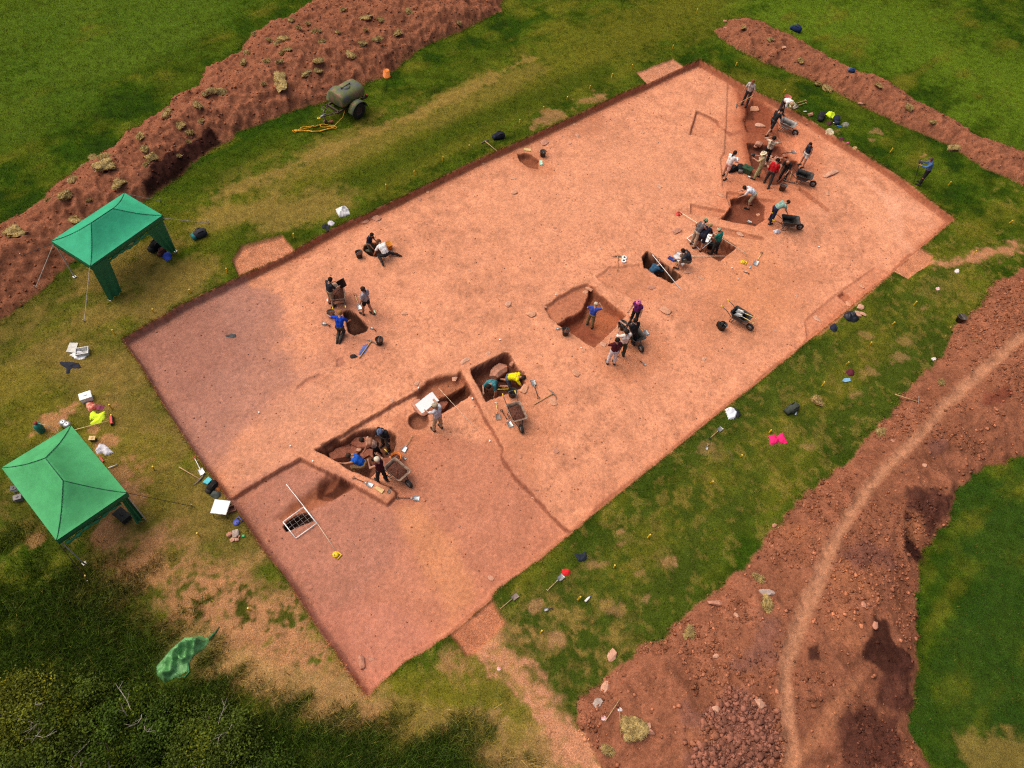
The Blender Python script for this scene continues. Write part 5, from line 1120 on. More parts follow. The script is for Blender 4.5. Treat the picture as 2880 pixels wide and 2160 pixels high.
# ---------------------------------------------------------------- buckets
BK = {'black': (pm('black_bucket', (0.022, .022, .022), .55, var=.3), 'black'), 'orange': (pm('orange_bucket', (0.75, .20, .025), .5, var=.15), 'orange'), 'amber': (pm('amber_bucket', (0.72, .30, .03), .5, var=.15), 'amber'), 'red': (pm('faded_red_bucket', (0.58, .12, .10), .6, var=.15), 'red'), 'grey': (pm('dusty_bucket', (0.085, .066, .055), .8, var=.3), 'grey')}
def make_bucket(col, soil_):
    r = thing('bucket', None, 'bucket'); b = MB(); b.lathe([(.0, .004), (.115, .004), (.118, 0), (.155, .27), (.165, .27), (.165, .285), (.150, .285), (.112, .012), (0, .012)], 24); b.build('body', BK[col][0], r, True)
    q = MB(); q.tube([(.158 * math.cos(t), .158 * math.sin(t) * .55 + (-.10 * math.sin(t)), .275 + .02 * math.sin(t)) for t in np.linspace(0, math.pi, 14)], .005, 6); q.build('wire_handle', STEEL, r, True)
    if soil_:
        e = MB(); e.lathe([(0, .22), (.06, .215), (.138, .19)], 18); e.build('soil_load', EARTH, r, True)
    return r
def bucket(px, col, label, soil_=True, h=.14, flip=False, s=1.0, dz=0, tilt=0):
    r = proto(('bk', col, soil_), lambda: make_bucket(col, soil_)); g = at_h(px, h); r.location = g + Vector((0, 0, dz)); r.rotation_euler = (tilt, 0, random.uniform(0, 6)); r.scale = (s, s, s)
    if flip: r.rotation_euler = (math.pi, 0, 0); r.location.z += .285 * s
    return tag(r, label, 'bucket', 'buckets about the dig')
bucket((1094, 692), 'amber', 'amber bucket above the person sitting in white', False)
bucket((1010, 716), 'black', 'black bucket left of the small round pit')
bucket((931, 884), 'grey', 'dusty black bucket at the upper left of the dark oval pit')
bucket((1067, 960), 'black', 'black bucket below the dark oval pit beside the pickaxe')
bucket((1591, 934), 'black', 'black bucket standing on the left lip of the square pit')
bucket((1749, 917), 'black', 'black bucket with empty inside beside the red-gripped wheelbarrow', False, s=1.15)
bucket((2031, 919), 'black', 'right one of two black buckets near the wheelbarrow with shovels', False, s=1.1)
bucket((2019, 910), 'black', 'left tipped one of two black buckets near the wheelbarrow with shovels', False, tilt=1.2, dz=.12)
bucket((1441, 1107), 'black', 'black bucket at the front lip of the boulder pit', False, s=1.1)
bucket((1114, 1291), 'orange', 'orange bucket of soil beside the loaded barrow at the stone pit', s=1.15)
bucket((2213, 281), 'red', 'faded red bucket on grass at the far trench edge', False, s=1.2)
bucket((2201, 528), 'grey', 'dark bucket standing below the rubble pit', True, s=1.1)
bucket((2701, 898), 'grey', 'dusty grey bucket on grass at the foot of the right spoil heap', False, s=1.15)
bucket((1527, 432), 'grey', 'grey bucket beside the small orange pit near the upper edge', False)
bucket((1087, 208), 'orange', 'orange bucket upside down at the end of the long spoil heap', False, flip=True, s=1.25)
bucket((1998, 691), 'black', 'black bucket in the shallow pit beside the person in teal', False)
hb = HANDS[22][1]['handra']; r = clone(PROTO[('bk', 'black', False)]); r.location = hb + Vector((.1, .02, -.12)); r.rotation_euler = (R(50), 0, HANDS[22][0].rotation_euler.z - 1.6); tag(r, 'black bucket tipped over the soil-filled wheelbarrow by the person in khaki shorts', 'bucket', 'buckets about the dig')

# ---------------------------------------------------------------- cloth, bags and small kit
def cloth_px(name, outline, hgt, col, label, cat, col2=None, flat=False, z=None, seed=0, rough=.8, group=None):
    P = np.array([tuple(at(p)) for p in outline]); st = .03; lo = P[:, :2].min(0) - .06; hi = P[:, :2].max(0) + .06
    gx = np.arange(lo[0], hi[0], st); gy = np.arange(lo[1], hi[1], st); XX, YY = np.meshgrid(gx, gy, indexing='ij'); s_ = poly_sdf(P, XX.ravel(), YY.ravel()).reshape(XX.shape)
    c0 = P.mean(0); rr = fbm(XX, YY, .35, 3, seed + 5); rd = 1 - np.abs(fbm(XX + .3 * rr, YY * .7, .34, 2, seed)) * 3.0
    base = np.array([[hz(a, b) for b in gy] for a in gx]); s2 = s_ + .02 * rr
    ZZ = base + np.where(s2 > 0, hgt * np.sqrt(np.clip(s2 / .22, 0, 1)) * (.42 + .50 * rd + .35 * rr).clip(.10, 1.4) + .012, -.004)
    if name == 'tarpaulin':                  # stiff sheet: sharp pleats
        pl = 1 - np.abs(fbm(XX * 1.0 + .4 * rr, YY * .8, .42, 2, seed + 2)) * 2.6; p2 = 1 - np.abs(fbm(XX - YY, XX + YY, .30, 1, seed + 3)) * 2.0
        ZZ = base + np.where(s2 > 0, hgt * np.clip(s2 / .16, 0, 1) * (.18 + .75 * pl + .35 * p2).clip(.05, 1.5) + .02, -.004)
    idn = np.arange(XX.size).reshape(XX.shape); ok = s2 > -st * .8
    Qd = np.stack([idn[:-1, :-1], idn[1:, :-1], idn[1:, 1:], idn[:-1, 1:]], -1)[ok[:-1, :-1] & ok[1:, :-1] & ok[1:, 1:] & ok[:-1, 1:]]
    used, inv = np.unique(Qd, return_inverse=True); V = np.stack([XX.ravel(), YY.ravel(), ZZ.ravel()], 1)[used]; org = np.array([c0[0], c0[1], base.mean()])
    o = fast_mesh(name, V - org, inv.reshape(-1, 4), [pm('fabric_' + label[:24].replace(' ', '_'), col, rough, var=.22, scale=7, col2=col2, bump=.15)], name != 'tarpaulin'); o.location = org
    return tag(o, label, cat, group)
def blob(px, rx, ry, seed=0, n=12):
    """ragged outline round a pixel"""
    r = random.Random(seed + int(px[0])); return [(px[0] + rx * math.cos(t) * r.uniform(.72, 1.1), px[1] + ry * math.sin(t) * r.uniform(.72, 1.1)) for t in np.linspace(0, 6.28, n, endpoint=False)]
TARP = [(440, 1874), (482, 1826), (521, 1792), (560, 1789), (592, 1796), (573, 1826), (551, 1839), (534, 1861), (528, 1888), (499, 1905), (462, 1920), (443, 1900)]
tp = cloth_px('tarpaulin', TARP, .38, (0.17, .42, .15), 'crumpled green tarpaulin dumped at the edge of the long dark grass', 'tarpaulin', (0.05, .19, .06), seed=4, rough=.5)  # two-tone green noise paints in fold highlights and shaded folds
b = MB(); a0 = at((590, 1798)); b.tube([a0 + Vector((0, 0, .1)) - tp.location, at((604, 1782)) + Vector((0, 0, .04)) - tp.location, at((617, 1763)) + Vector((0, 0, .02)) - tp.location], [.05, .03, .012], 6)
b.build('strap', cloth((0.05, .2, .09)), tp, True); b = MB()
b.tube([at((528, 1862)) + Vector((0, 0, .05)) - tp.location, at((533, 1890)) + Vector((0, 0, .03)) - tp.location, at((520, 1905)) + Vector((0, 0, .02)) - tp.location, at((500, 1906)) + Vector((0, 0, .02)) - tp.location], .025, 6); b.build('strap', cloth((0.05, .2, .09)), tp, True)
cloth_px('jacket', [(168, 1018), (185, 1018), (205, 1018), (222, 1022), (228, 1035), (212, 1036), (198, 1036), (195, 1050), (187, 1050), (188, 1036), (172, 1026)], .10, (0.012, .014, .030), 'dark navy jacket spread on the grass below the clear plastic box', 'jacket', seed=2)
cloth_px('hi_vis_vest', [(252, 1165), (262, 1155), (275, 1165), (295, 1157), (294, 1175), (283, 1190), (262, 1196), (253, 1192), (268, 1178), (252, 1182)], .10, (0.62, .80, .02), 'yellow hi-vis vest lying on grass beside the broom', 'vest', (0.50, .66, .03), seed=3)
cloth_px('hi_vis_vest', [(2322, 322), (2330, 314), (2340, 319), (2347, 316), (2350, 328), (2345, 334), (2330, 330)], .22, (0.62, .82, .02), 'yellow hi-vis vest heaped between two dark rucksacks', 'vest', seed=5)
cloth_px('cloth', [(2163, 1226), (2178, 1222), (2186, 1230), (2192, 1220), (2202, 1218), (2209, 1235), (2215, 1247), (2200, 1248), (2190, 1243), (2178, 1250), (2166, 1250)], .14, (0.85, .015, .16), 'bright pink cloth crumpled on the grass right of the trench', 'cloth', seed=6)
cloth_px('cloth', blob((1591, 1609), 14, 12, 3), .14, (0.72, .015, .02), 'red cloth at the blade of a shovel on grass', 'cloth', seed=7)
cloth_px('jacket', [(1616, 1556), (1628, 1560), (1648, 1551), (1650, 1570), (1646, 1576), (1628, 1580), (1622, 1570)], .12, (0.014, .020, .034), 'small navy jacket with papers on grass right of the trench', 'jacket', seed=8)
cloth_px('cloth', blob((469, 722), 16, 12, 1), .18, (0.03, .07, .42), 'royal blue cloth heaped at the far gazebo', 'cloth', seed=9)
cloth_px('cloth', blob((2391, 1048), 15, 10, 2), .12, (0.10, .010, .022), 'maroon garment on grass above a blue mat', 'cloth', seed=10)
cloth_px('cloth', blob((610, 1375), 14, 9, 3), .16, (0.45, .14, .03), 'orange-brown cloth under the grey-green bag at the left edge', 'cloth', seed=11)
cloth_px('cloth', [(1013, 988), (1022, 972), (1034, 968), (1036, 978), (1026, 992), (1016, 998), (1010, 998)], .10, (0.10, .15, .40), 'blue cloth under a pickaxe on the bare soil', 'cloth', seed=12)
cloth_px('cloth', blob((651, 945), 18, 6, 9), .10, (0.075, .08, .085), 'dark grey cloth and stones on the purple-brown soil', 'cloth', seed=13)
cloth_px('cloth', blob((2366, 391), 8, 6, 5), .12, (0.12, .012, .05), 'dark maroon cloth on grass at the far trench edge', 'cloth', seed=14)
cloth_px('cloth', blob((2378, 351), 13, 7, 6), .14, (0.26, .26, .21), 'camouflage cloth right of the blue bottle', 'cloth', (0.12, .12, .08), seed=15)
cloth_px('sack', blob((964, 597), 24, 15, 7), .28, (0.84, .83, .82), 'big white sack on grass at the upper trench edge', 'sack', seed=16)
cloth_px('garment', blob((931, 628), 11, 8, 8), .14, (0.66, .62, .70), 'white garment over a dark bag left of the white sack', 'garment', seed=17)
cloth_px('garment', [(905, 634), (915, 630), (926, 638), (926, 654), (920, 654), (918, 642), (908, 644)], .14, (0.014, .015, .03), 'navy garment with one sleeve hanging over the trench lip', 'garment', seed=18)
cloth_px('carrier_bag', [(268, 1268), (280, 1248), (298, 1253), (308, 1262), (322, 1274), (308, 1278), (298, 1282), (290, 1272), (274, 1276)], .16, (0.62, .60, .66), 'silvery plastic bag on grass at the near gazebo', 'bag', seed=19, rough=.35)
cloth_px('carrier_bag', blob((258, 1144), 17, 13, 4), .24, (0.62, .03, .03), 'red carrier bag behind the yellow hi-vis vest', 'bag', (0.72, .50, .34), seed=20)
cloth_px('garment', blob((280, 1147), 16, 10, 4), .16, (0.25, .05, .10), 'plum garment right of the red carrier bag', 'garment', seed=21)
cloth_px('carrier_bag', blob((222, 999), 24, 13, 5), .22, (0.86, .85, .86), 'white plastic bags beside the clear box on the left grass', 'bag', seed=22, rough=.4)
cloth_px('carrier_bag', [(2038, 1152), (2052, 1147), (2064, 1150), (2072, 1162), (2066, 1178), (2050, 1180), (2046, 1168)], .26, (0.78, .79, .82), 'white and blue carrier bag at the right trench edge', 'bag', (0.60, .66, .75), seed=23, rough=.4)
cloth_px('cloth', [(2062, 1148), (2076, 1152), (2084, 1168), (2074, 1178), (2068, 1166)], .18, (0.02, .02, .025), 'black cloth behind the white carrier bag', 'cloth', seed=24)
cloth_px('bin_bag', [(2370, 890), (2380, 876), (2400, 880), (2410, 892), (2418, 898), (2402, 908), (2382, 902)], .34, (0.018, .020, .028), 'black bin bag by three flat stones on the right grass', 'bag', seed=25, rough=.3)
cloth_px('jacket', blob((2346, 922), 12, 13, 5), .2, (0.012, .018, .04), 'navy jacket bundled below the black bin bag', 'jacket', seed=26)
cloth_px('cloth', blob((2067, 448), 13, 6, 5), .14, (0.80, .74, .72), 'white cloth beside the person in white top', 'cloth', seed=27)
cloth_px('carrier_bag', blob((2186, 652), 12, 7, 6), .28, (0.60, .60, .66), 'pale grey bag right of the stepped pit', 'bag', (0.40, .40, .46), seed=28)
cloth_px('bag', blob((2334, 373), 13, 9, 9), .22, (0.70, .62, .42), 'cream cotton bag or hat on grass at the far trench edge', 'bag', seed=29)
cloth_px('bag', blob((2228, 298), 10, 7, 3), .22, (0.66, .58, .36), 'cream bag beside two wooden-handled tools', 'bag', (0.3, .28, .18), seed=30)
cloth_px('garment', blob((2332, 347), 9, 7, 3), .2, (0.075, .018, .022), 'dark maroon garment below the yellow hi-vis vest', 'garment', seed=31)
cloth_px('cloth', blob((2404, 416), 8, 5, 3), .07, (0.62, .40, .18), 'tan cloth furthest right of the kit on the far edge', 'cloth', seed=32)
cloth_px('cloth', blob((2384, 403), 4, 4, 3), .10, (0.70, .10, .28), 'small pink pouch right of the maroon cloth', 'pouch', seed=33)
cloth_px('cloth', blob((994, 1003), 12, 7, 3), .1, (0.020, .019, .019), 'small black cloth left of the blue one', 'cloth', seed=34)
cloth_px('cloth', blob((608, 1391), 17, 12, 6), .22, (0.075, .09, .08), 'grey-green bag at the left trench edge', 'bag', seed=35)

def make_pack(col, col2):
    r = thing('rucksack', None, 'rucksack'); b = MB(); pts = []
    for z, hx, hy in ((.0, .14, .20), (.10, .17, .25), (.20, .15, .24), (.27, .09, .15)):
        for k in range(12): t = k * math.pi / 6; pts.append((hx * math.copysign(abs(math.cos(t)) ** .7, math.cos(t)), hy * math.copysign(abs(math.sin(t)) ** .7, math.sin(t)), z))
    b.hull(pts); b.build('body', cloth(col), r, True)
    q = MB(); q.hull([(hx_ * .11, -.2 + hy_, z_) for hx_ in (-1, 1) for hy_, z_ in ((-.12, .02), (-.13, .14), (-.02, .20), (.0, .02))]); q.build('pocket', cloth(col2), r, True)
    for s_ in (-1, 1):
        q = MB(); q.tube([(s_ * .09, .18, .16), (s_ * .10, .08, .27), (s_ * .10, -.06, .29), (s_ * .09, -.18, .17)], .018, 6); q.build('strap', BLACKP, r, True)
    return r
def pack(px, toward, col, col2, label, s=1.0):
    r = proto(('pack', col), lambda: make_pack(col, col2)); g = at_h(px, .12); r.location = g; r.rotation_euler = (0, 0, yaw_to(at(px), at(toward))); r.scale = (s, s, s); return tag(r, label, 'rucksack', 'rucksacks on the grass')
pack((563, 657), (590, 645), (0.045, .045, .055), (0.03, .20, .22), 'black rucksack with teal end on grass by the far gazebo', 1.15)
pack((2311, 327), (2318, 310), (0.020, .020, .024), (0.03, .03, .035), 'black rucksack left of the yellow hi-vis vest', 1.15)
pack((2353, 336), (2350, 315), (0.018, .026, .05), (0.03, .04, .07), 'navy rucksack right of the yellow hi-vis vest', 1.1)
pack((2241, 82), (2255, 88), (0.014, .03, .10), (0.03, .05, .12), 'blue rucksack alone in the field beyond the far heap', 1.2)
pack((2230, 1148), (2245, 1140), (0.06, .072, .055), (0.05, .06, .05), 'olive rucksack beside a water bottle on the right grass', 1.1)
pack((597, 1366), (620, 1360), (0.020, .018, .017), (0.04, .036, .032), 'black holdall by the cyan tray at the left trench edge', .85)
pack((1405, 382), (1422, 378), (0.014, .016, .03), (0.02, .025, .045), 'navy rucksack on grass at the upper trench edge', 1.1)
pack((2062, 474), (2075, 470), (0.012, .012, .014), (0.03, .03, .034), 'black camera bag at the feet of the person in white top')
pack((2082, 472), (2080, 455), (0.016, .016, .018), (0.16, .15, .14), 'black kit bag next to the green crate')
pack((440, 690), (452, 680), (0.014, .013, .014), (0.03, .03, .03), 'black rucksack in the shade of the far gazebo', 1.2)
pack((455, 705), (462, 695), (0.10, .03, .02), (0.12, .04, .03), 'reddish bag in the shade of the far gazebo', .8)
pack((2397, 198), (2405, 200), (0.03, .06, .16), (0.1, .12, .2), 'small blue bag on the crest of the narrow far heap', .7)

def slab(name, corners, th, mat, label, cat, lift=.01, group=None):
    P = [at(p) for p in corners]; c = sum(P, Vector()) / len(P); zt = max(p.z for p in P); b = MB(); n = len(P)
    vs = [(p.x - c.x, p.y - c.y, lift) for p in P] + [(p.x - c.x, p.y - c.y, lift + th) for p in P]
    b.add(vs, [tuple(range(n))[::-1], tuple(range(n, 2 * n))] + [(k, (k + 1) % n, n + (k + 1) % n, n + k) for k in range(n)]); o = b.build(name, mat); o.location = (c.x, c.y, zt); return tag(o, label, cat, group)
PAPER = pm('white_paper', (0.88, .88, .88), .6, var=.02)
CREAM = pm('cream_board', (0.66, .46, .20), .6, var=.1)
slab('kneeling_mat', [(1053, 1374), (1059, 1368), (1081, 1379), (1074, 1389)], .03, CREAM, 'cream kneeling mat on the end of the baulk', 'mat')
slab('kneeling_mat', [(1877, 727), (1882, 721), (1900, 730), (1894, 737)], .03, pm('blue_mat', (0.02, .04, .22), .7), 'dark blue mat left of the seated drawer', 'mat')
slab('kneeling_mat', [(2368, 1073), (2372, 1066), (2390, 1065), (2391, 1073), (2376, 1076)], .03, pm('pale_blue_mat', (0.22, .45, .66), .6), 'pale blue mat on the right grass', 'mat')
slab('kneeling_mat', [(1473, 420), (1475, 418), (1493, 420), (1492, 426), (1474, 425)], .03, CREAM, 'pale mat above the small orange pit', 'mat')
slab('clipboard', [(1517, 452), (1525, 452), (1526, 464), (1518, 465)], .015, pm('mint_board', (0.45, .72, .55), .5), 'mint green clipboard by the small orange pit', 'clipboard')
slab('tray', [(572, 1360), (588, 1345), (599, 1353), (586, 1366)], .10, pm('cyan_tray', (0.06, .52, .60), .4), 'cyan plastic tray at the left trench edge', 'tray')
slab('kneeling_mat', [(1398, 1098), (1405, 1091), (1431, 1093), (1428, 1098)], .03, pm('yellow_mat', (0.72, .48, .04), .6), 'yellow kneeling frame under the person in bright yellow', 'mat')
slab('plastic_tray', [(187, 991), (197, 965), (221, 966), (212, 993)], .02, pm('clear_lid', (0.55, .54, .50), .3), 'translucent ribbed plastic tray lying flat on the left grass', 'tray')
slab('box', [(1898, 742), (1905, 739), (1909, 745), (1902, 748)], .10, pm('cardboard', (0.55, .33, .16), .8), 'small tan box by the seated drawer', 'box')
# open plastic box
def tub(px, sx, sy, sz, yaw, mat, label, cat, name='plastic_box', lid=None):
    g = at_h(px, sz * .5); r = thing(name, label, cat, g, yaw); b = MB(); t = .012
    b.box((0, 0, t / 2), (sx, sy, t)); 
    for s_ in (-1, 1):
        b.box((s_ * (sx / 2 - t / 2), 0, sz / 2 + t / 2), (t, sy, sz - t)); b.box((0, s_ * (sy / 2 - t / 2), sz / 2 + t / 2), (sx - 2 * t, t, sz - t))
        b.box((s_ * (sx / 2 + .008), 0, sz - .01), (.016, sy + .03, .02)); b.box((0, s_ * (sy / 2 + .008), sz - .01), (sx, .016, .02))
    b.build('body', mat, r)
    if lid: q = MB(); q.box((0, 0, sz + .016), (sx + .04, sy + .04, .03), taper=1.0); q.box((0, 0, sz + .045), (sx * .35, .03, .028)); q.build('lid', lid, r)
    return r
tub((232, 990), .42, .30, .18, .4, pm('clear_plastic', (0.58, .58, .56), .3), 'open clear plastic box beside white bags on the left grass', 'box')
tub((243, 1118), .36, .26, .22, .6, WHITE, 'white cool box with lid on the left grass', 'cool box', 'cool_box', WHITE)
tub((345, 1452), .44, .30, .22, -.5, pm('dark_crate', (0.035, .034, .034), .6), 'dark tool crate under the near gazebo', 'crate', 'crate', BLACKP)
tub((52, 1402), .20, .15, .16, .5, pm('grey_box', (0.22, .20, .20), .6), 'grey box at the left side of the near gazebo', 'box', 'storage_box', pm('grey_box', (0.22, .20, .20)))
tub((41, 1376), .13, .13, .16, .5, WHITE, 'small white box at the left side of the near gazebo', 'box', 'storage_box', DSTEEL)
tub((2101, 478), .46, .34, .26, -.5, pm('green_crate', (0.03, .075, .035), .6), 'dark green crate of kit left of the sun-hatted person', 'crate', 'crate', pm('green_crate', (0.03, .075, .035)))
tub((262, 1236), .17, .12, .16, .2, pm('brown_kit', (0.07, .045, .035), .7), 'small dark toolbox above the silvery bag', 'toolbox', 'toolbox', CREAM)
tub((649, 1433), .28, .20, .12, .5, pm('red_finds_tray', (0.26, .10, .07), .7), 'reddish finds tray behind the white board', 'tray', 'finds_tray')
# bottles
def make_bottle(col):
    r = thing('bottle', None, 'bottle'); b = MB(); b.lathe([(0, 0), (.036, 0), (.038, .02), (.038, .16), (.03, .19), (.014, .215), (.014, .235)], 14); b.build('body', BOT[col], r, True); q = MB(); q.lathe([(.017, .228), (.017, .25), (0, .25)], 10); q.build('cap', BOT['cap'], r, True); return r
BOT = {'white': WHITE, 'clear': pm('clear_bottle', (0.50, .58, .62), .15), 'blue': pm('blue_bottle', (0.05, .22, .62), .4), 'lime': pm('pale_green_bottle', (0.58, .74, .52), .4), 'cap': pm('bottle_cap', (0.10, .20, .45), .4)}
def bottle(px, toward, col, label, s=1.3):
    r = proto(('bot', col), lambda: make_bottle(col)); a = at(px); yw = yaw_to(a, at(toward)); r.location = a + Vector((0, 0, .042 * s)); r.rotation_euler = (R(-90), 0, yw); s *= .6; r.scale = (s, s, s); r.location.z = a.z + .042 * s; return tag(r, label, 'bottle', 'bottles left lying')
bottle((1645, 1693), (1655, 1683), 'white', 'white bottle lying on the right grass near the lower ramp', 1.7)
bottle((2236, 1168), (2240, 1155), 'clear', 'clear water bottle below the olive rucksack', 1.5)
bottle((2260, 315), (2268, 315), 'white', 'white bottle on grass right of the cream bag')
bottle((2343, 346), (2352, 349), 'white', 'white bottle between navy rucksack and maroon garment')
bottle((2353, 356), (2370, 359), 'blue', 'blue bottle lying right of the kit pile', 1.7)
bottle((1056, 884), (1052, 872), 'lime', 'pale green bottle right of the walking person in grey', 1.5)
bottle((2108, 756), (2111, 747), 'clear', 'clear bottle between two shovels on the bare soil', 1.4)
bottle((922, 850), (921, 842), 'white', 'white bottle at the feet of the barrow filler')
bottle((2103, 497), (2108, 499), 'white', 'white bottle below the green crate')
bottle((609, 1434), (613, 1427), 'white', 'white bottle under the white board at the left edge', 1.2)

# pegs round the trench
PEG = pm('yellow_peg', (0.78, .47, .02), .6, var=.12)
def make_peg():
    r = thing('marker_peg', None, 'peg'); b = MB(); b.box((0, 0, .13), (.05, .05, .30)); b.build('stake', PEG, r); q = MB(); q.box((0, 0, .288), (.054, .054, .018)); q.build('top', pm('peg_top', (0.85, .62, .12), .6), r); return r
runs = {'upper long side of the trench': [(319, 936), (430, 874), (534, 818), (636, 763), (825, 664), (1086, 525), (1167, 487), (1245, 447), (1320, 410), (1463, 338), (1531, 307), (1596, 276), (1660, 244), (1721, 213), (1779, 187), (1893, 131), (1962, 30)],
        'far short side of the trench': [(2071, 180), (2204, 257), (2506, 423), (2671, 516), (2844, 622), (2743, 710)],
        'right long side of the trench': [(1521, 1775), (1626, 1684), (1729, 1593), (1824, 1509), (2002, 1354), (2087, 1280), (2167, 1212), (2315, 1081), (2384, 1020), (2452, 964), (2514, 907), (2574, 854)],
        'left short side of the trench': [(312, 1145), (316, 1168), (430, 1317), (559, 1504), (701, 1714), (238, 1624)]}
NTH = ['first', 'second', 'third', 'fourth', 'fifth', 'sixth', 'seventh', 'eighth', 'ninth', 'tenth', 'eleventh', 'twelfth', 'thirteenth', 'fourteenth', 'fifteenth', 'sixteenth', 'seventeenth']
START = {'upper long side of the trench': 'from the left', 'far short side of the trench': 'from the top', 'right long side of the trench': 'from the bottom', 'left short side of the trench': 'from the top'}
for k, L_ in runs.items():
    for i_, px in enumerate(L_):
        r = proto('peg', make_peg); r.location = at_h(px, .12) + Vector((0, 0, -.02)); r.rotation_euler = (random.uniform(-.18, .18), random.uniform(-.18, .18), random.uniform(0, 1.5)); r.scale = (.85, .85, random.uniform(.6, 1.0))
        tag(r, f'yellow marker peg along the {k}, {NTH[i_]} {START[k]}', 'peg', 'yellow marker pegs round the trench')
# little white find tags
TAGM = WHITE
for px, l in (((1562, 830), 'above the left end of the square pit'), ((1407, 957), 'between square pit and boulder pit'), ((1634, 979), 'below the square pit'), ((1178, 1092), 'at the upper end of the long slot'), ((1328, 1121), 'on the ledge beside the narrow baulk'), ((1378, 1241), 'left of the step in the lower floor'), ((2303, 696), 'alone on the bare soil near the right corner'), ((2057, 755), 'below the yellow tape reel'), ((2074, 787), 'right of the dark slot'), ((728, 1162), 'on purple-brown soil by a small hollow'), ((816, 1255), 'on cracked soil left of the stone pit'), ((879, 1299), 'at the foot of the baulk'), ((1764, 337), 'on the upper bare soil')):
    r = proto('ftag', lambda: (lambda r_: (MB().hull([(a, b2, c) for a in (-.05, .05) for b2 in (-.035, .035) for c in (.06, .09)]).build('card', WHITE, r_), MB().tube([(0, 0, -.02), (0, 0, .065)], .006, 6).build('nail', STEEL, r_), r_)[2])(thing('find_tag', None, 'tag')))
    r.location = at(px); r.scale = (.65, .65, .65); r.rotation_euler = (.2, .2, random.uniform(0, 6)); tag(r, 'small white find tag ' + l, 'tag', 'white find tags')

# ---------------------------------------------------------------- planning frames, tapes, boards
def frame(corners, z, label, grid=5):
    P = [Vector(G(p, z)) for p in corners]; c = sum(P, Vector()) / 4; r = thing('planning_frame', label, 'planning frame', c); b = MB()
    Q_ = [p - c for p in P]
    for k in range(4): b.tube([Q_[k], Q_[(k + 1) % 4]], .017, 8)
    b.build('frame', WHITE, r, True); s_ = MB()
    for k in range(1, grid):
        t = k / grid; s_.tube([Q_[0].lerp(Q_[1], t), Q_[3].lerp(Q_[2], t)], .0025, 5); s_.tube([Q_[0].lerp(Q_[3], t), Q_[1].lerp(Q_[2], t)], .0025, 5)
    s_.build('string_grid', pm('string', (0.5, .45, .40), .8), r)
frame([(796, 1468), (854, 1426), (891, 1472), (832, 1514)], LZ + .05, 'white planning frame with string grid over the small dark slot')
frame([(1932, 670), (1966, 647), (2001, 678), (1970, 703)], FLOOR + .07, 'white planning frame at the edge of the shallow pit', 2)
def line(name, pts, r_, mat, label, cat, z=.05, heights=None):
    P = [at(p) + Vector((0, 0, (heights[i_] if heights else z))) for i_, p in enumerate(pts)]
    if not heights:
        zt = max(p.z for p in P); P = [Vector((p.x, p.y, zt)) for p in P]
    c = P[0].copy(); b = MB(); b.tube([p - c for p in P], r_, 6); o = b.build(name, mat, None, True); o.location = c; return tag(o, label, cat)
IVORY = pm('ivory_tape', (0.78, .68, .50), .6, var=.04)
line('ranging_pole', [(806, 1364), (893, 1474)], .013, WHITE, 'thin white pole along the planning frame over the small slot', 'pole')
line('string_line', [(893, 1474), (941, 1545)], .008, IVORY, 'pale tape running from the planning frame to a yellow reel', 'tape')
line('measuring_tape', [(1917, 606), (2100, 721)], .014, IVORY, 'long white tape stretched over the shallow pit behind the three workers', 'tape', .12)
line('measuring_tape', [(1940, 724), (2037, 726)], .013, IVORY, 'white tape running right from the seated drawer', 'tape', .08)
line('measuring_tape', [(1822, 754), (1913, 815)], .014, WHITE, 'white tape along the front lip of the dark slot', 'tape', .05)
line('string_line', [(1233, 1101), (1282, 1146), (1352, 1222)], .006, IVORY, 'fine string stretched across the long slot', 'string', .03)
line('folding_rule', [(1846, 752), (1850, 766)], .012, YELLOW, 'yellow folding rule in the hand of the person in the dark slot', 'rule', heights=[.55, .3])
line('cane', [(1701, 2030), (1742, 1968)], .014, WOOD, 'bamboo cane with red tape lying at the foot of the right heap', 'cane', heights=[.05, .08])
line('cane', [(1740, 1990), (1746, 2075)], .010, WOOD, 'thin cane with white tape stuck in the right heap', 'cane', heights=[.12, .04])
line('ranging_pole', [(306, 1318), (330, 1309)], .018, WHITE, 'short white and red rod at the near gazebo edge', 'rod', .05)
line('cane', [(2690, 958), (2760, 962)], .012, WOOD, 'thin stick lying on the right spoil heap', 'stick', heights=[.05, .05])
RW = [REDP, WHITE]
for px, l in (((1698, 2020), 'red and white tape scrap on the bamboo cane'), ((1744, 1996), 'white tape scrap on the thin cane'), ((1403, 1881), 'red and white tape scrap on the worn grass below the lower ramp'), ((2637, 812), 'red and white tape scrap on grass at the right edge'), ((2692, 762), 'white tape scrap near the trodden grass path'), ((2627, 1010), 'white tape scrap at the edge of the right heap')):
    o = cloth_px('tape_scrap', blob(px, 8, 6, 2, 7), .05, (0.80, .72, .72), l, 'tape', (0.55, .04, .05) if 'red' in l else None, seed=int(px[0]))
def reel(px, toward, label, col=YELLOW):
    g = at(px); r = thing('tape_reel', label, 'tape reel', g, yaw_to(g, at(toward))); b = MB(); b.tube([(-.10, -.02, .03), (-.10, .17, .03), (.10, .17, .03), (.10, -.02, .03), (-.10, -.02, .03)], .022, 8); b.build('frame', col, r, True)
    q = MB(); q.lathe([(0, .0), (.10, .0), (.105, .02), (.10, .05), (.03, .055), (0, .055)], 20); q.build('spool', col, r, True); q = MB(); q.tube([(.03, 0, .055), (.03, 0, .075), (.07, 0, .075)], .01, 6); q.build('crank', BLACKP, r, True)
reel((944, 1560), (958, 1570), 'yellow tape reel below the planning frame')
reel((2088, 738), (2098, 742), 'yellow tape reel right of the seated drawer')
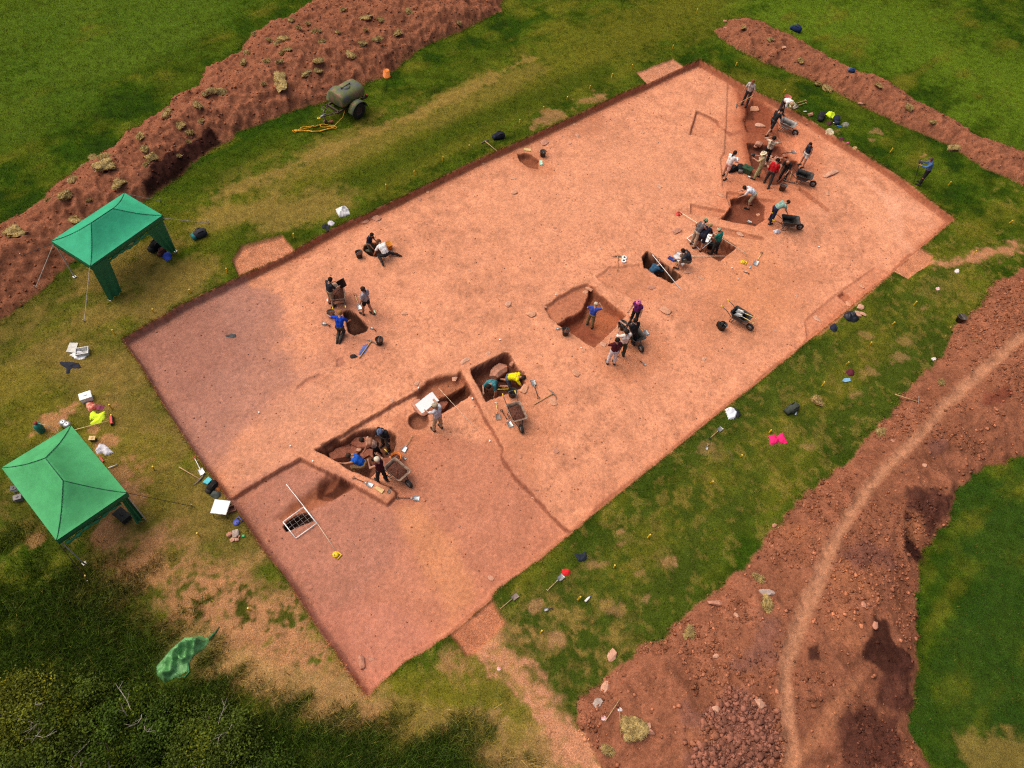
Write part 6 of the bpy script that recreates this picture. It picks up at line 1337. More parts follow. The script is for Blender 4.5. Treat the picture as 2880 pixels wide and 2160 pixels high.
reel((665, 1470), (672, 1465), 'blue and white tape reel on grass below the white board', pm('blue_reel', (0.10, .12, .50), .5))
reel((1906, 604), (1912, 600), 'red tape reel at the far end of the long white tape', REDP)
reel((1727, 729), (1737, 735), 'black and white roundel beside the dark slot', BLACKP).__class__ if False else None
for k, px in enumerate(((1756, 726), (1754, 735))):
    g = at(px); r = thing('tape_roll', ('upper' if k == 0 else 'lower') + ' white tape roll lying left of the dark slot', 'tape roll', g); b = MB(); b.lathe([(.05, 0), (.11, 0), (.115, .03), (.11, .06), (.05, .06), (.05, 0)], 18); b.build('roll', WHITE, r, True); q = MB(); q.lathe([(0, .02), (.045, .02), (.048, .066), (.02, .07), (0, .07)], 14); q.build('hub', BLACKP, r, True)
def board(px, toward, sx, sy, h, label, tilt=0.0, base=None):
    g = base if base is not None else at_h(px, h); r = thing('drawing_board', label, 'drawing board', g, yaw_to(at(px), at(toward))); b = MB(); M = Matrix.Rotation(tilt, 3, 'X'); 
    vs = [M @ Vector((a * sx / 2, c * sy / 2, d)) + Vector((0, 0, h)) for d in (-.008, .008) for a, c in ((-1, -1), (1, -1), (1, 1), (-1, 1))]
    b.add(vs, [(3, 2, 1, 0), (4, 5, 6, 7), (0, 1, 5, 4), (1, 2, 6, 5), (2, 3, 7, 6), (3, 0, 4, 7)]); b.build('panel', pm('board_edge', (0.55, .52, .48), .6), r)
    q = MB(); vs = [M @ Vector((a * sx * .47, c * sy * .47, .011)) + Vector((0, 0, h)) for a, c in ((-1, -1), (1, -1), (1, 1), (-1, 1))]; q.add(vs, [(0, 1, 2, 3)]); q.build('paper', PAPER, r)
    return r
board((1914, 727), (1890, 712), .48, .62, .34, 'white drawing board on the knees of the seated person', .35)
board((1988, 669), (2010, 664), .60, .34, .55, 'white drawing board held by the person bent over in navy', .2)
bd = board((620, 1426), (640, 1395), .52, .50, .36, 'white board on a low stand at the left trench edge')
b = MB()
for a in (-.2, .2):
    for c in (-.2, .2): b.tube([(a, c, .35), (a * 1.15, c * 1.15, 0)], .014, 6)
b.build('stand', DSTEEL, bd, True)
# plan sheet in the hands of the person in grey
ha, hb = HANDS[31][1]['handla'], HANDS[31][1]['handra']; cpt = (ha + hb) / 2; r = thing('plan_sheet', 'big white plan sheet held up by the person in grey T-shirt', 'sheet', cpt, HANDS[31][0].rotation_euler.z)
nx_, ny_ = 10, 8; vs = []
for j in range(ny_ + 1):
    for i_ in range(nx_ + 1):
        a = (i_ / nx_ - .5) * .82; c = (j / ny_ - .5) * .42; vs.append((a, .04 + c * .92 + .02 * math.sin(a * 5), .05 + c * .30 - .12 * a * a))
q = MB(); n = len(vs); vs2 = vs + [(p[0], p[1] - .003, p[2] - .009) for p in vs]
fq = [(j * (nx_ + 1) + i_, j * (nx_ + 1) + i_ + 1, (j + 1) * (nx_ + 1) + i_ + 1, (j + 1) * (nx_ + 1) + i_) for j in range(ny_) for i_ in range(nx_)]
q.add(vs2, fq + [tuple(k + n for k in f_[::-1]) for f_ in fq]); q.build('paper', PAPER, r, True)
# camera of the sun-hatted person, survey pole
hh = (HANDS[4][1]['handla'] + HANDS[4][1]['handra']) / 2; r = thing('camera', 'black camera held by the person in the wide cream sun hat', 'camera', hh + Vector((0, 0, .05)), HANDS[4][0].rotation_euler.z); b = MB(); b.box((0, 0, 0), (.16, .08, .11)); b.box((0, 0, .07), (.06, .06, .03)); b.build('body', BLACKP, r); q = MB(); q.lathe([(0, 0), (.045, 0), (.05, .12), (.04, .125), (0, .11)], 16, 0, Matrix.Translation((0, .04, 0)) @ Matrix.Rotation(R(-90), 4, 'X')); q.build('lens', DSTEEL, r, True)
g = at((2569, 518)); hh = (HANDS[9][1]['handla'] + HANDS[9][1]['handra']) / 2; r = thing('survey_pole', 'black survey pole with controller held by the person in blue jacket', 'survey pole', g); b = MB(); d = hh - g; b.tube([(0, 0, 0), d * .5, d * 1.15], [.010, .016, .016], 8); b.build('pole', BLACKP, r, True); q = MB(); q.box(d * 1.02 + Vector((.0, -.05, .05)), (.14, .22, .05), HANDS[9][0].rotation_euler.z); q.build('controller', DSTEEL, r)

# ---------------------------------------------------------------- gazebos
GREEN = pm('green_canopy', (0.035, .36, .19), .7, var=.09, scale=2.2, spec=.15, bump=.35)
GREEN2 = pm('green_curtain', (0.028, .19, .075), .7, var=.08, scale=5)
SEAM = pm('canopy_seam', (0.012, .11, .055), .7)
POLE = pm('white_pole', (0.60, .60, .58), .4, .3)
ROPE = pm('guy_rope', (0.60, .55, .48), .8)
ROPED = pm('dark_guy_rope', (0.06, .05, .045), .8)
def gazebo(corners, label, guys, curtains, rise=.72, eave=1.98, ridge=.6, mat=GREEN, roll=None, tag_=None):
    """corners: roof corners in photo pixels; the second edge (1 to 2) and fourth are the long sides when longer"""
    P = [Vector(G(p, eave)) for p in corners]; c = sum(P, Vector()) / 4; e1 = (P[1] - P[0] + P[2] - P[3]) / 2; e2 = (P[2] - P[1] + P[3] - P[0]) / 2
    if e1.length > e2.length: long_, sh = e1, e2
    else: long_, sh = e2, e1
    a = long_.length / 2; b_ = sh.length / 2; yw = math.atan2(long_.y, long_.x); gz = hz(c.x, c.y)
    r = thing('gazebo', label, 'gazebo', (c.x, c.y, 0), yw); ex = Vector((math.cos(yw), math.sin(yw), 0)); ey = Vector((-math.sin(yw), math.cos(yw), 0))
    def loc(w_): d = w_ - Vector((c.x, c.y, 0)); return Vector((d.dot(ex), d.dot(ey), w_.z))
    hr = ridge
    def ht(px_, py_):
        d1 = (a - abs(px_)) / (a - hr); d2 = (b_ - abs(py_)) / b_; d = max(0, min(1, min(d1, d2))); t = max(0, min(1, max(0, d1)))
        k = d ** 1.22
        sag = .055 * math.sin(math.pi * min(1, d)) * (1 if d1 > d2 else .8)
        return eave + rise * k - sag
    nx, ny = 44, 32; vs = [(-a + 2 * a * i_ / nx, -b_ + 2 * b_ * j / ny) for j in range(ny + 1) for i_ in range(nx + 1)]; q = MB()
    vv = [(p[0], p[1], ht(*p)) for p in vs] + [(p[0], p[1], ht(*p) - .012) for p in vs]; n = len(vs)
    fq = [(j * (nx + 1) + i_, j * (nx + 1) + i_ + 1, (j + 1) * (nx + 1) + i_ + 1, (j + 1) * (nx + 1) + i_) for j in range(ny) for i_ in range(nx)]
    q.add(vv, fq + [tuple(k + n for k in f_[::-1]) for f_ in fq]); can = q.build('canopy', mat, r, True)
    s_ = MB()
    for sx in (-1, 1):
        for sy in (-1, 1):
            pts = []
            for k in range(15):
                t = k / 14; xx = sx * (a + (hr - a) * t); yy = sy * b_ * (1 - t); pts.append((xx, yy, ht(xx, yy) + .004))
            s_.tube(pts, .011, 6)
    s_.tube([(-hr, 0, eave + rise + .002), (hr, 0, eave + rise + .002)], .012, 6); s_.build('seam', SEAM, can, True)
    # valance
    q = MB(); per = [(-a, -b_), (a, -b_), (a, b_), (-a, b_)]; ring_ = []
    for k in range(4):
        p0, p1 = per[k], per[(k + 1) % 4]; m_ = 24
        for i_ in range(m_): t = i_ / m_; ring_.append((p0[0] + (p1[0] - p0[0]) * t, p0[1] + (p1[1] - p0[1]) * t))
    m_ = len(ring_); vs = []
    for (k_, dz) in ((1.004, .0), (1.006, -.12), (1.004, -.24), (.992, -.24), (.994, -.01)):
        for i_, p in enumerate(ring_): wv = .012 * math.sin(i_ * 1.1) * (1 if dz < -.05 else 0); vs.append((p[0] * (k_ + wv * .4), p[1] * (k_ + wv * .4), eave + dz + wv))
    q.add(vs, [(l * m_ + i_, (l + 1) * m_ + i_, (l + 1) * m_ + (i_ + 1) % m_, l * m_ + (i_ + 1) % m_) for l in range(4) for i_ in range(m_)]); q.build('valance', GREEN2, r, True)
    for sx in (-1, 1):
        for sy in (-1, 1):
            q = MB(); q.box((sx * (a - .05), sy * (b_ - .05), eave / 2), (.04, .04, eave)); q.box((sx * (a - .05), sy * (b_ - .05), .01), (.12, .12, .02)); q.build('leg', POLE, r)
    q = MB()
    for s2 in (-1, 1):
        q.tube([(-a + .05, s2 * (b_ - .05), eave - .06), (0, s2 * (b_ - .05), eave - .34), (a - .05, s2 * (b_ - .05), eave - .06)], .014, 6); q.tube([(s2 * (a - .05), -b_ + .05, eave - .06), (s2 * (a - .05), 0, eave - .34), (s2 * (a - .05), b_ - .05, eave - .06)], .014, 6)
    q.build('roof_truss', POLE, r, True)
    for fr, to, dark in guys:
        A = loc(P[fr] + Vector((0, 0, -.1))); B = loc(at(to)); q = MB(); q.tube([A, B], .012 if not dark else .010, 6); q.build('guy_rope', ROPED if dark else ROPE, r)
        q = MB(); q.tube([B + Vector((0, 0, -.03)), B + Vector((0, 0, .14))], .014, 6); q.build('tent_peg', STEEL, r)
    for (ci, cj, wt, wb, zb) in curtains:      # curtain gathered at corner ci, running along the edge towards corner cj
        A = loc(P[ci]); B = loc(P[cj]); d = (B - A); d.z = 0; d.normalize(); nrm = Vector((-d.y, d.x, 0)); vs = []; nu, nv_ = 18, 16
        for lay in (0, 1):
            for j in range(nv_ + 1):
                t = j / nv_; wd = wt + (wb - wt) * t ** 1.4
                for i_ in range(nu + 1):
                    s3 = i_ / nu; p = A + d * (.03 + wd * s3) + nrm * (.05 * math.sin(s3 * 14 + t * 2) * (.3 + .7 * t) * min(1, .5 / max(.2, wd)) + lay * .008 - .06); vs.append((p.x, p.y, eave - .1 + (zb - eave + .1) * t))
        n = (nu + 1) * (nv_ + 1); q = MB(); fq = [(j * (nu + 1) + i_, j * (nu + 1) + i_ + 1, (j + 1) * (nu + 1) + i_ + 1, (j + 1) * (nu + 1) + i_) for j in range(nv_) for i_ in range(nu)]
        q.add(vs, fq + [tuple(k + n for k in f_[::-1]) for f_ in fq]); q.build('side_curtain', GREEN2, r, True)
    if roll:
        A = loc(P[roll[0]]); B = loc(P[roll[1]]); q = MB(); q.tube([A.lerp(B, t) + Vector((0, 0, -.30 - .06 * math.sin(t * 9) ** 2)) for t in np.linspace(roll[2], roll[3], 30)], [.05 + .02 * math.sin(k * 1.3) for k in range(30)], 8); q.build('rolled_curtain', GREEN2, r, True)
    if tag_:
        A = loc(P[tag_[0]]); B = loc(P[tag_[1]]); d = (B - A).normalized(); nrm = Vector((d.y, -d.x, 0)); p = A + d * .28; 
        if nrm.dot(A) < 0: nrm = -nrm
        q = MB(); o_ = nrm * .022; q.add([p + o_ + Vector((0, 0, -.06)), p + d * .14 + o_ + Vector((0, 0, -.06)), p + d * .14 + o_ + Vector((0, 0, -.15)), p + o_ + Vector((0, 0, -.15)), p + nrm * .008 + Vector((0, 0, -.06)), p + d * .14 + nrm * .008 + Vector((0, 0, -.06)), p + d * .14 + nrm * .008 + Vector((0, 0, -.15)), p + nrm * .008 + Vector((0, 0, -.15))], [(0, 1, 2, 3), (7, 6, 5, 4), (0, 4, 5, 1), (1, 5, 6, 2), (2, 6, 7, 3), (3, 7, 4, 0)]); q.build('label_patch', WHITE, r)
    return r
gazebo([(149, 677), (350, 539), (457, 608), (249, 748)], 'green gazebo beside the long spoil heap with ropes pegged out', [(0, (100, 810), False), (0, (60, 720), True), (1, (452, 566), False), (2, (588, 628), False), (3, (237, 905), False)],
       [(3, 2, .72, .58, .05), (2, 3, .80, .20, .05)], rise=.62, ridge=.50, roll=(3, 2, .18, .76), tag_=(3, 2))
gazebo([(4, 1316), (199, 1195), (354, 1382), (161, 1524)], 'paler green gazebo at the left picture edge nearest the trench', [(2, (541, 1424), True), (3, (250, 1638), True)],
       [(2, 3, .22, .30, .05)], rise=.70, ridge=.52, mat=pm('green_canopy_faded', (0.070, .36, .135), .7, var=.11, scale=2.0, spec=.15, bump=.35), roll=(3, 2, .06, .86))

# gas bottle, cookers, broom
g = at_h((110, 1203), .2); r = thing('gas_bottle', 'green gas bottle with red valve behind the near gazebo', 'gas bottle', g); r.scale = (.88, .88, .85); GB = pm('gas_green', (0.02, .20, .15), .45, var=.1)
b = MB(); b.lathe([(0, .02), (.12, .02), (.155, .08), (.155, .40), (.12, .48), (.06, .52), (0, .53)], 22); b.build('cylinder', GB, r, True); b = MB(); b.tube([(0, 0, .52), (0, 0, .60)], .03, 10); b.lathe([(.07, .585), (.085, .60), (.07, .63), (0, .635)], 14); b.build('valve', pm('valve_red', (0.25, .02, .015), .5), r, True); b = MB(); b.lathe([(.13, 0), (.14, 0), (.14, .07), (.13, .07), (.13, 0)], 20); b.build('foot_ring', GB, r, True)
b = MB(); a0 = at((172, 1215)) - g; b.tube([(0, .03, .56), (.25, .1, .35), (.55, .1, .05), (a0.x * .8, a0.y * .8 + .1, .02), (a0.x, a0.y, a0.z + .02)], .012, 6); b.build('gas_hose', IVORY, r, True)
for k, px in enumerate(((179, 1190), (190, 1196))):
    g = at_h(px, .2); r = thing('cooking_pot', ('left' if k == 0 else 'right') + ' steel cooking pot on a burner behind the near gazebo', 'pot', g); b = MB(); b.lathe([(0, .14), (.11, .14), (.12, .16), (.12, .28), (.128, .285), (.05, .31), (0, .31)], 20); b.lathe([(.02, .31), (.025, .335), (0, .34)], 10); b.build('pot', pm('pot_steel', (0.66, .66, .66), .3, .4), r, True)
    b = MB()
    for t in range(3): b.tube([(.12 * math.cos(t * 2.1), .12 * math.sin(t * 2.1), 0), (.08 * math.cos(t * 2.1), .08 * math.sin(t * 2.1), .14)], .01, 6)
    b.lathe([(0, .08), (.06, .08), (.06, .12), (0, .12)], 12); b.build('burner', DSTEEL, r, True)
g = at((316, 1186)); r = thing('broom', 'black and red broom lying on grass at the yellow vest', 'broom', g, yaw_to(g, at((212, 1212)))); b = MB(); b.tube([(0, .06, .10), (0, 1.7, .05)], .013, 8); b.build('handle', pm('yellow_shaft', (0.75, .55, .22), .5), r, True); b = MB(); b.box((0, 0, .12), (.32, .07, .05)); b.build('head', REDP, r); b = MB(); b.box((0, -.01, .05), (.34, .10, .10)); b.build('bristles', BLACKP, r)
slab('toolbox_tray', [(280, 1290), (284, 1286), (294, 1298), (290, 1302)], .06, REDP, 'red tray beside the silvery bag', 'tray')
slab('offcut', [(1521 - 840, 1506), (688, 1505), (688, 1511), (681, 1511)], .04, pm('green_cap', (0.02, .5, .15), .5), 'small bright green lid by the finds pile stones', 'lid')

# ---------------------------------------------------------------- water bowser
E_ = Vector(G((897, 334), .45)); Wc = at((1010, 331)); d = Vector((1, 0, 0)); hw = .78
for _ in range(20):
    nrm = Vector((-d.y, d.x, 0)); C_ = Vector((Wc.x, Wc.y, 0)) + nrm * hw; d = Vector((C_.x - E_.x, C_.y - E_.y, 0)).normalized()
yw = math.atan2(d.y, d.x); bz = hz(C_.x, C_.y); Ld = math.hypot(C_.x - E_.x, C_.y - E_.y)
bw = thing('water_bowser', 'camouflage-painted two-wheeled water bowser trailer with a yellow hose', 'water trailer', (C_.x, C_.y, bz), yw)
CAMO = pm('camouflage_paint', (0.12, .15, .05), .62, .0, .2, 1.7, col2=(0.24, .15, .095), spec=.2)
m_ = CAMO.node_tree; cr_ = [n_ for n_ in m_.nodes if n_.type == 'VALTORGB'][0].color_ramp; cr_.elements[0].position = .42; cr_.elements[1].position = .50
e_ = cr_.elements.new(.60); e_.color = (0.10, .10, .115, 1)
def ell(xp, ry, rz, zc, n=28, pw=.72): return [(xp, ry * math.copysign(abs(math.cos(t)) ** pw, math.cos(t)), zc + rz * math.copysign(abs(math.sin(t)) ** pw, math.sin(t))) for t in np.linspace(0, 2 * math.pi, n, endpoint=False)]
b = MB(); xs = [(-.70, .46, .30), (-.67, .52, .35), (-.40, .53, .36), (0, .53, .36), (.55, .53, .36), (.74, .52, .35), (.77, .46, .30)]; L_ = [ell(a, ry, rz, .97) for a, ry, rz in xs]; n = 28
b.add([p for l in L_ for p in l], [tuple(range(n))] + [(a * n + k, (a + 1) * n + k, (a + 1) * n + (k + 1) % n, a * n + (k + 1) % n) for a in range(len(L_) - 1) for k in range(n)] + [tuple((len(L_) - 1) * n + k for k in range(n))[::-1]]); tk = b.build('tank', CAMO, bw, True)
b = MB(); Mh = Matrix.Translation((.02, 0, 1.32)); b.lathe([(0, .05), (.20, .05), (.22, .03), (.22, -.04), (.26, -.04)], 24, 0, Mh); b.build('hatch', CAMO, bw, True); b = MB(); b.tube([(-.26, 0, 1.37), (.30, 0, 1.39)], .022, 8); b.tube([(-.26, 0, 1.32), (-.26, 0, 1.42)], .025, 8); b.tube([(.30, 0, 1.32), (.30, 0, 1.42)], .025, 8); b.build('hatch_bar', DSTEEL, bw, True)
b = MB()
for s_ in (-1, 1):
    b.box((-.05, s_ * .40, .56), (1.95, .07, .10)); b.tube([(-.9, s_ * .40, .56), (-Ld + .25, s_ * .04, .50)], .035, 8)
b.box((.85, 0, .56), (.08, .90, .10)); b.box((-.9, 0, .56), (.08, .90, .10)); b.box((0, 0, .40), (.09, 1.45, .09)); b.tube([(-1.05, -.45, .62), (-1.2, -.45, .62), (-1.2, .45, .62), (-1.05, .45, .62)], .02, 8); b.build('chassis', pm('chassis_paint', (0.075, .05, .038), .6, .2), bw)
for s_ in (-1, 1):
    M = Matrix.Translation((0, s_ * hw, .41)) @ Matrix.Rotation(R(90), 4, 'X'); b = MB(); b.lathe([(.22, -.10), (.36, -.11), (.405, -.07), (.41, 0), (.405, .07), (.36, .11), (.22, .10)], 30, 0, M); b.build('tyre', RUBBER, bw, True)
    b = MB(); b.lathe([(0, -.05), (.07, -.08), (.10, -.03), (.2, -.05), (.23, -.09), (.23, .09), (.2, .05), (.10, .03), (.07, .08), (0, .05)], 24, 0, M); b.build('rim', pm('wheel_rim', (0.085, .05, .045), .6), bw, True)
    b = MB(); arc = [(.52 * math.cos(t), .41 + .50 * math.sin(t)) for t in np.linspace(R(5), R(175), 14)]; vs = [(p[0], s_ * (hw - .17), p[1]) for p in arc] + [(p[0], s_ * (hw + .15), p[1]) for p in arc] + [(p[0] * .97, s_ * (hw - .17), p[1] - .02) for p in arc] + [(p[0] * .97, s_ * (hw + .15), p[1] - .02) for p in arc]
    q_ = 14; fs = [(k, k + 1, q_ + k + 1, q_ + k) for k in range(q_ - 1)] + [(2 * q_ + k, 3 * q_ + k, 3 * q_ + k + 1, 2 * q_ + k + 1) for k in range(q_ - 1)] + [(q_ + k, q_ + k + 1, 3 * q_ + k + 1, 3 * q_ + k) for k in range(q_ - 1)] + [(k, 2 * q_ + k, 2 * q_ + k + 1, k + 1) for k in range(q_ - 1)]
    b.add(vs, fs); b.add([(p[0], s_ * (hw - .175), p[1]) for p in arc], [tuple(range(q_))]); b.build('mudguard', CAMO, bw, True)
b = MB(); b.tube([(-Ld + .45, 0, .52), (-Ld + .12, 0, .5)], .045, 8); b.tube([(-Ld + .3, 0, .5), (-Ld + .36, 0, .78)], .018, 6); b.tube([(-Ld + .36, 0, .78), (-Ld + .30, .12, .8)], .015, 6); b.build('tow_hitch', STEEL, bw, True)
b = MB(); b.tube([(-Ld + .06 * math.cos(t) - .0, .06 * math.sin(t), .5) for t in np.linspace(0, 6.28, 14)], .022, 8); b.build('towing_eye', YELLOW, bw, True)
b = MB(); b.tube([(-Ld + .40, .06, .5), (-Ld + .40, .06, .1)], .025, 8); M = Matrix.Translation((-Ld + .40, .06, .09)) @ Matrix.Rotation(R(90), 4, 'X'); b.lathe([(0, -.03), (.09, -.03), (.09, .03), (0, .03)], 14, 0, M); b.build('jockey_wheel', pm('jockey', (0.2, .14, .11), .7), bw, True)
b = MB(); b.box((.93, -.42, .62), (.05, .16, .12)); b.box((.93, .42, .62), (.05, .16, .12)); b.build('tail_light', pm('tail_light', (0.35, .05, .03), .3), bw)
# hose in loose coils
HOSE = pm('yellow_hose', (0.78, .38, .03), .5, var=.05)
path = [(972, 322), (974, 330), (966, 342), (944, 353)]; cx, cy = 888, 363
for k in range(150):
    t = k / 9.5; e = 1 - .0 * k; rx = 52 - 7 * math.sin(k * .37) - (22 if 30 < k < 60 else 0); ry = 7.5 + 2.0 * math.sin(k * .53); ox = 6 * math.sin(k * .21)
    path.append((cx + ox + rx * math.cos(t), cy + ry * math.sin(t) - .09 * (cx + rx * math.cos(t) - 888)))
path += [(838, 371), (828, 376), (823, 371), (832, 367), (846, 368)]
P = [at(p) for p in path]; c = P[10].copy(); b = MB(); b.tube([Vector((p.x - c.x, p.y - c.y, p.z - c.z + (.75 - .25 * i_ if i_ < 3 else .03 + .02 * math.sin(i_ * .9) + .02))) for i_, p in enumerate(P)], .016, 6); o = b.build('hose', HOSE, None, True); o.location = c; tag(o, 'yellow hose in loose coils on grass below the bowser', 'hose')
stone((931, 345), .28, 'brown stone block under the bowser drawbar', ST_RED, (1, .7, .6), sink=.1)

# ================================================================== VEGETATION
def leaf_material(name, rough=.7):
    m = bpy.data.materials.new(name); m.use_nodes = True; t = m.node_tree; b = t.nodes['Principled BSDF']; a = t.nodes.new('ShaderNodeAttribute'); a.attribute_name = 'tint'
    no = t.nodes.new('ShaderNodeTexNoise'); no.inputs['Scale'].default_value = 3.0; tc = t.nodes.new('ShaderNodeTexCoord'); t.links.new(tc.outputs['Object'], no.inputs['Vector'])
    mr = t.nodes.new('ShaderNodeMapRange'); mr.inputs[1].default_value = .3; mr.inputs[2].default_value = .7; mr.inputs[3].default_value = .75; mr.inputs[4].default_value = 1.25; t.links.new(no.outputs['Fac'], mr.inputs[0])
    sc_n = t.nodes.new('ShaderNodeVectorMath'); sc_n.operation = 'SCALE'; t.links.new(a.outputs['Color'], sc_n.inputs[0]); t.links.new(mr.outputs[0], sc_n.inputs['Scale']); t.links.new(sc_n.outputs[0], b.inputs['Base Color'])
    b.inputs['Roughness'].default_value = rough; b.inputs['Specular IOR Level'].default_value = .0
    return m
M_BLADE = leaf_material('grass_blades'); M_LEAF = leaf_material('hedge_leaves', .6)
lens = [G((-140, -140)), G((3020, -140)), G((3040, 2330)), G((-160, 2330))]
inlens = poly_sdf(lens, x, y) > 0
area = np.where((u > -.6) & (u < 34.6), .042, .075) * np.where((v > -.8) & (v < 17.4), .042, .075)
def blades(name, weight, count, h0, h1, wd, label, tintmul=(1, 1, 1), spread=.7, straw=.12):
    ok = np.flatnonzero(weight > 0.02); w_ = weight[ok] * area[ok]; pk = rng.choice(ok, count, p=w_ / w_.sum())
    bx = x[pk] + rng.uniform(-.04, .04, count); by = y[pk] + rng.uniform(-.04, .04, count); bz_ = Z[pk]
    a = rng.random(count) * 6.28; hh = h0 + (h1 - h0) * rng.random(count); ln = hh * spread * rng.normal(0, 1, (2, count)).clip(-1.6, 1.6)
    px_ = np.cos(a) * wd * .5 * (.6 + .8 * rng.random(count)); py_ = np.sin(a) * wd * .5 * (.6 + .8 * rng.random(count))
    V = np.empty((count, 3, 3), np.float32)
    V[:, 0] = np.stack([bx - px_, by - py_, bz_ - .005], 1); V[:, 1] = np.stack([bx + px_, by + py_, bz_ - .005], 1); V[:, 2] = np.stack([bx + ln[0], by + ln[1], bz_ + hh], 1)
    k = (.62 + .9 * rng.random(count) ** 1.3)[:, None]; c = T[pk] * k * np.array(tintmul)
    s_ = rng.random(count) < straw; c[s_] = c[s_] * .5 + np.array((0.16, .12, .035)) * k[s_] * .6
    C = np.repeat(c[:, None], 3, 1).reshape(-1, 3).astype(np.float32)
    o = fast_mesh(name, V.reshape(-1, 3), np.arange(count * 3).reshape(-1, 3), [M_BLADE], False, {'tint': C}); return tag(o, label, 'grass', kind='stuff')
tpoly = [at(p) for p in TARP]; j_ = near([tuple(p) for p in tpoly], .3); tm = np.ones(N); tm[j_] = poly_sdf([tuple(p) for p in tpoly], x[j_], y[j_]) < -.12; lush = lush * tm
turf = tm * np.where(inlens, np.clip(1 - soil * 1.6, 0, 1), 0) * (sdt < -.03)
# worn ground carries less grass
fine = sst(.5 + 1.6 * n1 + .8 * n4)
green = (.35 + .65 * fine) * np.clip((T[:, 1] - T[:, 0]) / (T[:, 1] + 1e-4) * 1.6 + .75, .03, 1)
blades('grass', turf * green * (1 - lush * .6), 420000, .03, .085, .016, 'short tufty meadow grass round the dig')
blades('long_grass', np.where(inlens, lush, 0) * (soil < .3), 60000, .14, .36, .022, 'long dark grass in the lower left corner', (1.3, 1.35, 1.1), .6, .06)
edge = np.where(inlens & (sdt < 0.0) & (sdt > -.07), 1.0, 0) * (soil < .6)
blades('edge_grass', edge, 16000, .03, .09, .014, 'dry yellow grass fringe along the cut edge of the trench', (2.0, 1.5, 1.5), .8, .7)
heapgrass = np.where(inlens & (((sd1 > -.15) & (sd1 < .25)) | ((sd2 > -.12) & (sd2 < .2)) | ((sd3 > -.12) & (sd3 < .16))), np.clip(n2 + .35, 0, 1), 0)
blades('edge_grass', heapgrass, 14000, .05, .14, .014, 'ragged grass overhanging the feet of the spoil heaps', (.5, .95, .35), .8, .25)

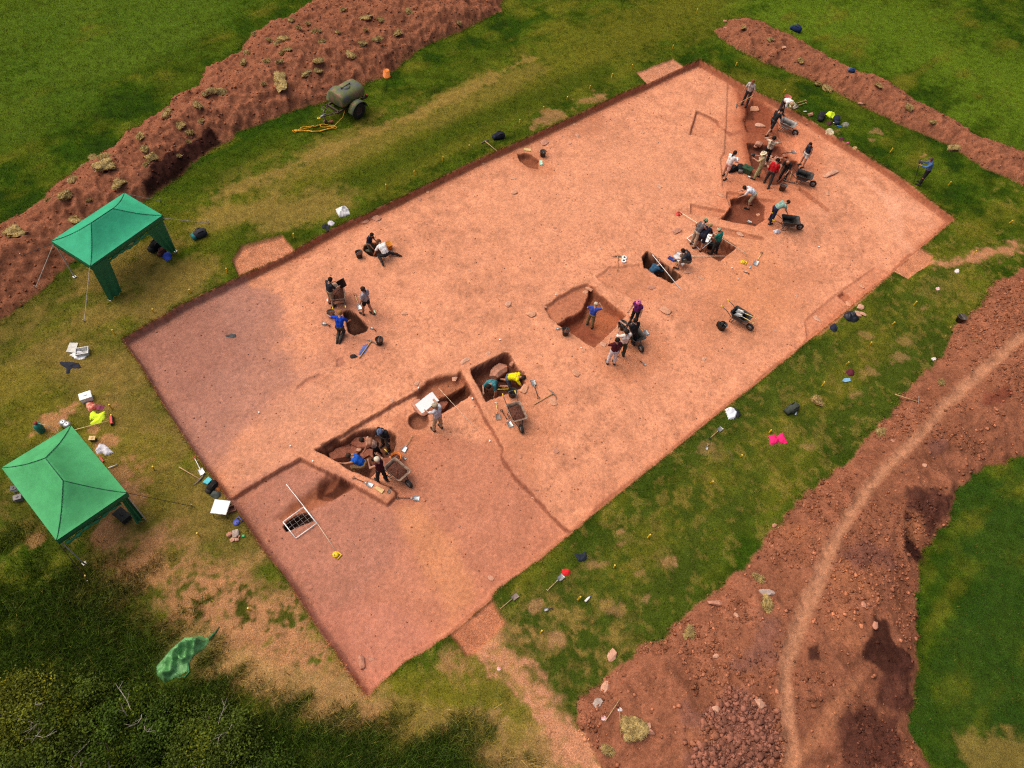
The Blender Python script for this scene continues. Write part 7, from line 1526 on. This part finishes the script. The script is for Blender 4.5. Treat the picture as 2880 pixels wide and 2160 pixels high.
BARK = pm('bare_twig', (0.34, .30, .25), .85, var=.2); BARKD = pm('dark_bark', (0.07, .05, .035), .9)
def bush(px, rad, hgt, n_l, label, tone, seed):
    r_ = np.random.default_rng(seed); g = at(px); g.z = 0; root = thing('hawthorn_bush', label, 'bush', g, 0, 'bushes of the lower left hedge')
    nc = 60; th = r_.random(nc) * 6.28; rr = np.sqrt(r_.random(nc)) * rad; cz = hgt * np.sqrt(np.clip(1 - (rr / rad) ** 2, .03, 1)) * (.35 + .75 * r_.random(nc)); C = np.stack([rr * np.cos(th), rr * np.sin(th), cz], 1)
    cs = .10 + .16 * r_.random(nc); cid = r_.integers(0, nc, n_l); p = C[cid] + r_.normal(0, 1, (n_l, 3)) * cs[cid][:, None] * np.array((1, 1, .6)); p[:, 2] = np.abs(p[:, 2]) + .03
    a = r_.normal(0, 1, (n_l, 3)); a /= np.linalg.norm(a, axis=1)[:, None]; b_ = np.cross(a, r_.normal(0, 1, (n_l, 3))); b_ /= np.linalg.norm(b_, axis=1)[:, None] + 1e-6
    a[:, 2] *= .6; L = (.028 + .03 * r_.random(n_l))[:, None]; L = L * .85; V = np.stack([p - a * L, p + b_ * L * .55, p + a * L, p - b_ * L * .55], 1).reshape(-1, 3)
    hue = (.55 + .8 * r_.random(nc) ** 1.2)[cid][:, None] * (.85 + .3 * r_.random(n_l))[:, None]; base = np.array(tone)[None] * hue; yl = (r_.random(nc) < .14)[cid][:, None]; base = np.where(yl, base * np.array((1.6, 1.3, .8)), base)
    o = fast_mesh('crown', V, np.arange(n_l * 4).reshape(-1, 4), [M_LEAF], False, {'tint': np.repeat(base, 4, 0).astype(np.float32)}); o.parent = root
    b = MB(); q = random.Random(seed)
    for k in range(6):
        t = q.uniform(0, 6.28); e = Vector((math.cos(t) * rad * .7, math.sin(t) * rad * .7, hgt * q.uniform(.5, .9))); b.tube([(0, 0, -.1), e * .35 + Vector((0, 0, .2)), e * .7 + Vector((q.uniform(-.1, .1), q.uniform(-.1, .1), .1)), e], [.05, .035, .02, .008], 6)
    b.build('trunk', BARKD, root)
    for k in range(4):
        b = MB(); t = q.uniform(0, 6.28); d = q.uniform(.1, .8) * rad; p0 = Vector((math.cos(t) * d, math.sin(t) * d, hgt * q.uniform(.6, .95))); pts = [p0]; dr = Vector((q.uniform(-1, 1), q.uniform(-1, 1), q.uniform(.05, .5))).normalized()
        for s_ in range(4):
            dr = (dr + Vector((q.uniform(-.5, .5), q.uniform(-.5, .5), q.uniform(-.2, .25)))).normalized(); pts.append(pts[-1] + dr * q.uniform(.12, .26))
        b.tube(pts, [.012, .010, .008, .006, .003], 5)
        for s_ in (1, 2, 3):
            d2 = (dr + Vector((q.uniform(-1, 1), q.uniform(-1, 1), q.uniform(-.2, .4)))).normalized(); b.tube([pts[s_], pts[s_] + d2 * .12, pts[s_] + d2 * .22 + Vector((0, 0, q.uniform(-.04, .05)))], [.007, .005, .002], 4)
        b.build('dead_branch', BARK, root)
TONE = (0.074, 0.104, 0.016); TONE2 = (0.052, 0.086, 0.013)
for k, (px, rad, hgt, n_l, lab, tone) in enumerate((((60, 2040), 1.15, .95, 20000, 'yellowish bush at the left picture edge of the hedge', (0.120, .135, .018)), ((210, 2050), 1.2, 1.0, 20000, 'bush with the most pale bare branches, second from the left', TONE), ((400, 2060), 1.2, 1.0, 20000, 'dark bush below the green tarpaulin', TONE2), ((590, 2120), 1.2, .95, 20000, 'bush at the middle of the bottom hedge', TONE), ((330, 2200), 1.2, 1.1, 20000, 'dense dark bush in the lower left foreground', TONE2), ((110, 2200), 1.2, 1.1, 20000, 'olive bush in the lower left corner', TONE), ((540, 2270), 1.1, 1.0, 17000, 'bush cut by the bottom edge right of the dense dark one', TONE), ((730, 2225), .95, .6, 17000, 'low spreading bush at the bottom edge, right of the taller bushes', TONE2))):
    bush(px, rad, hgt, n_l, lab, tone, 70 + k)
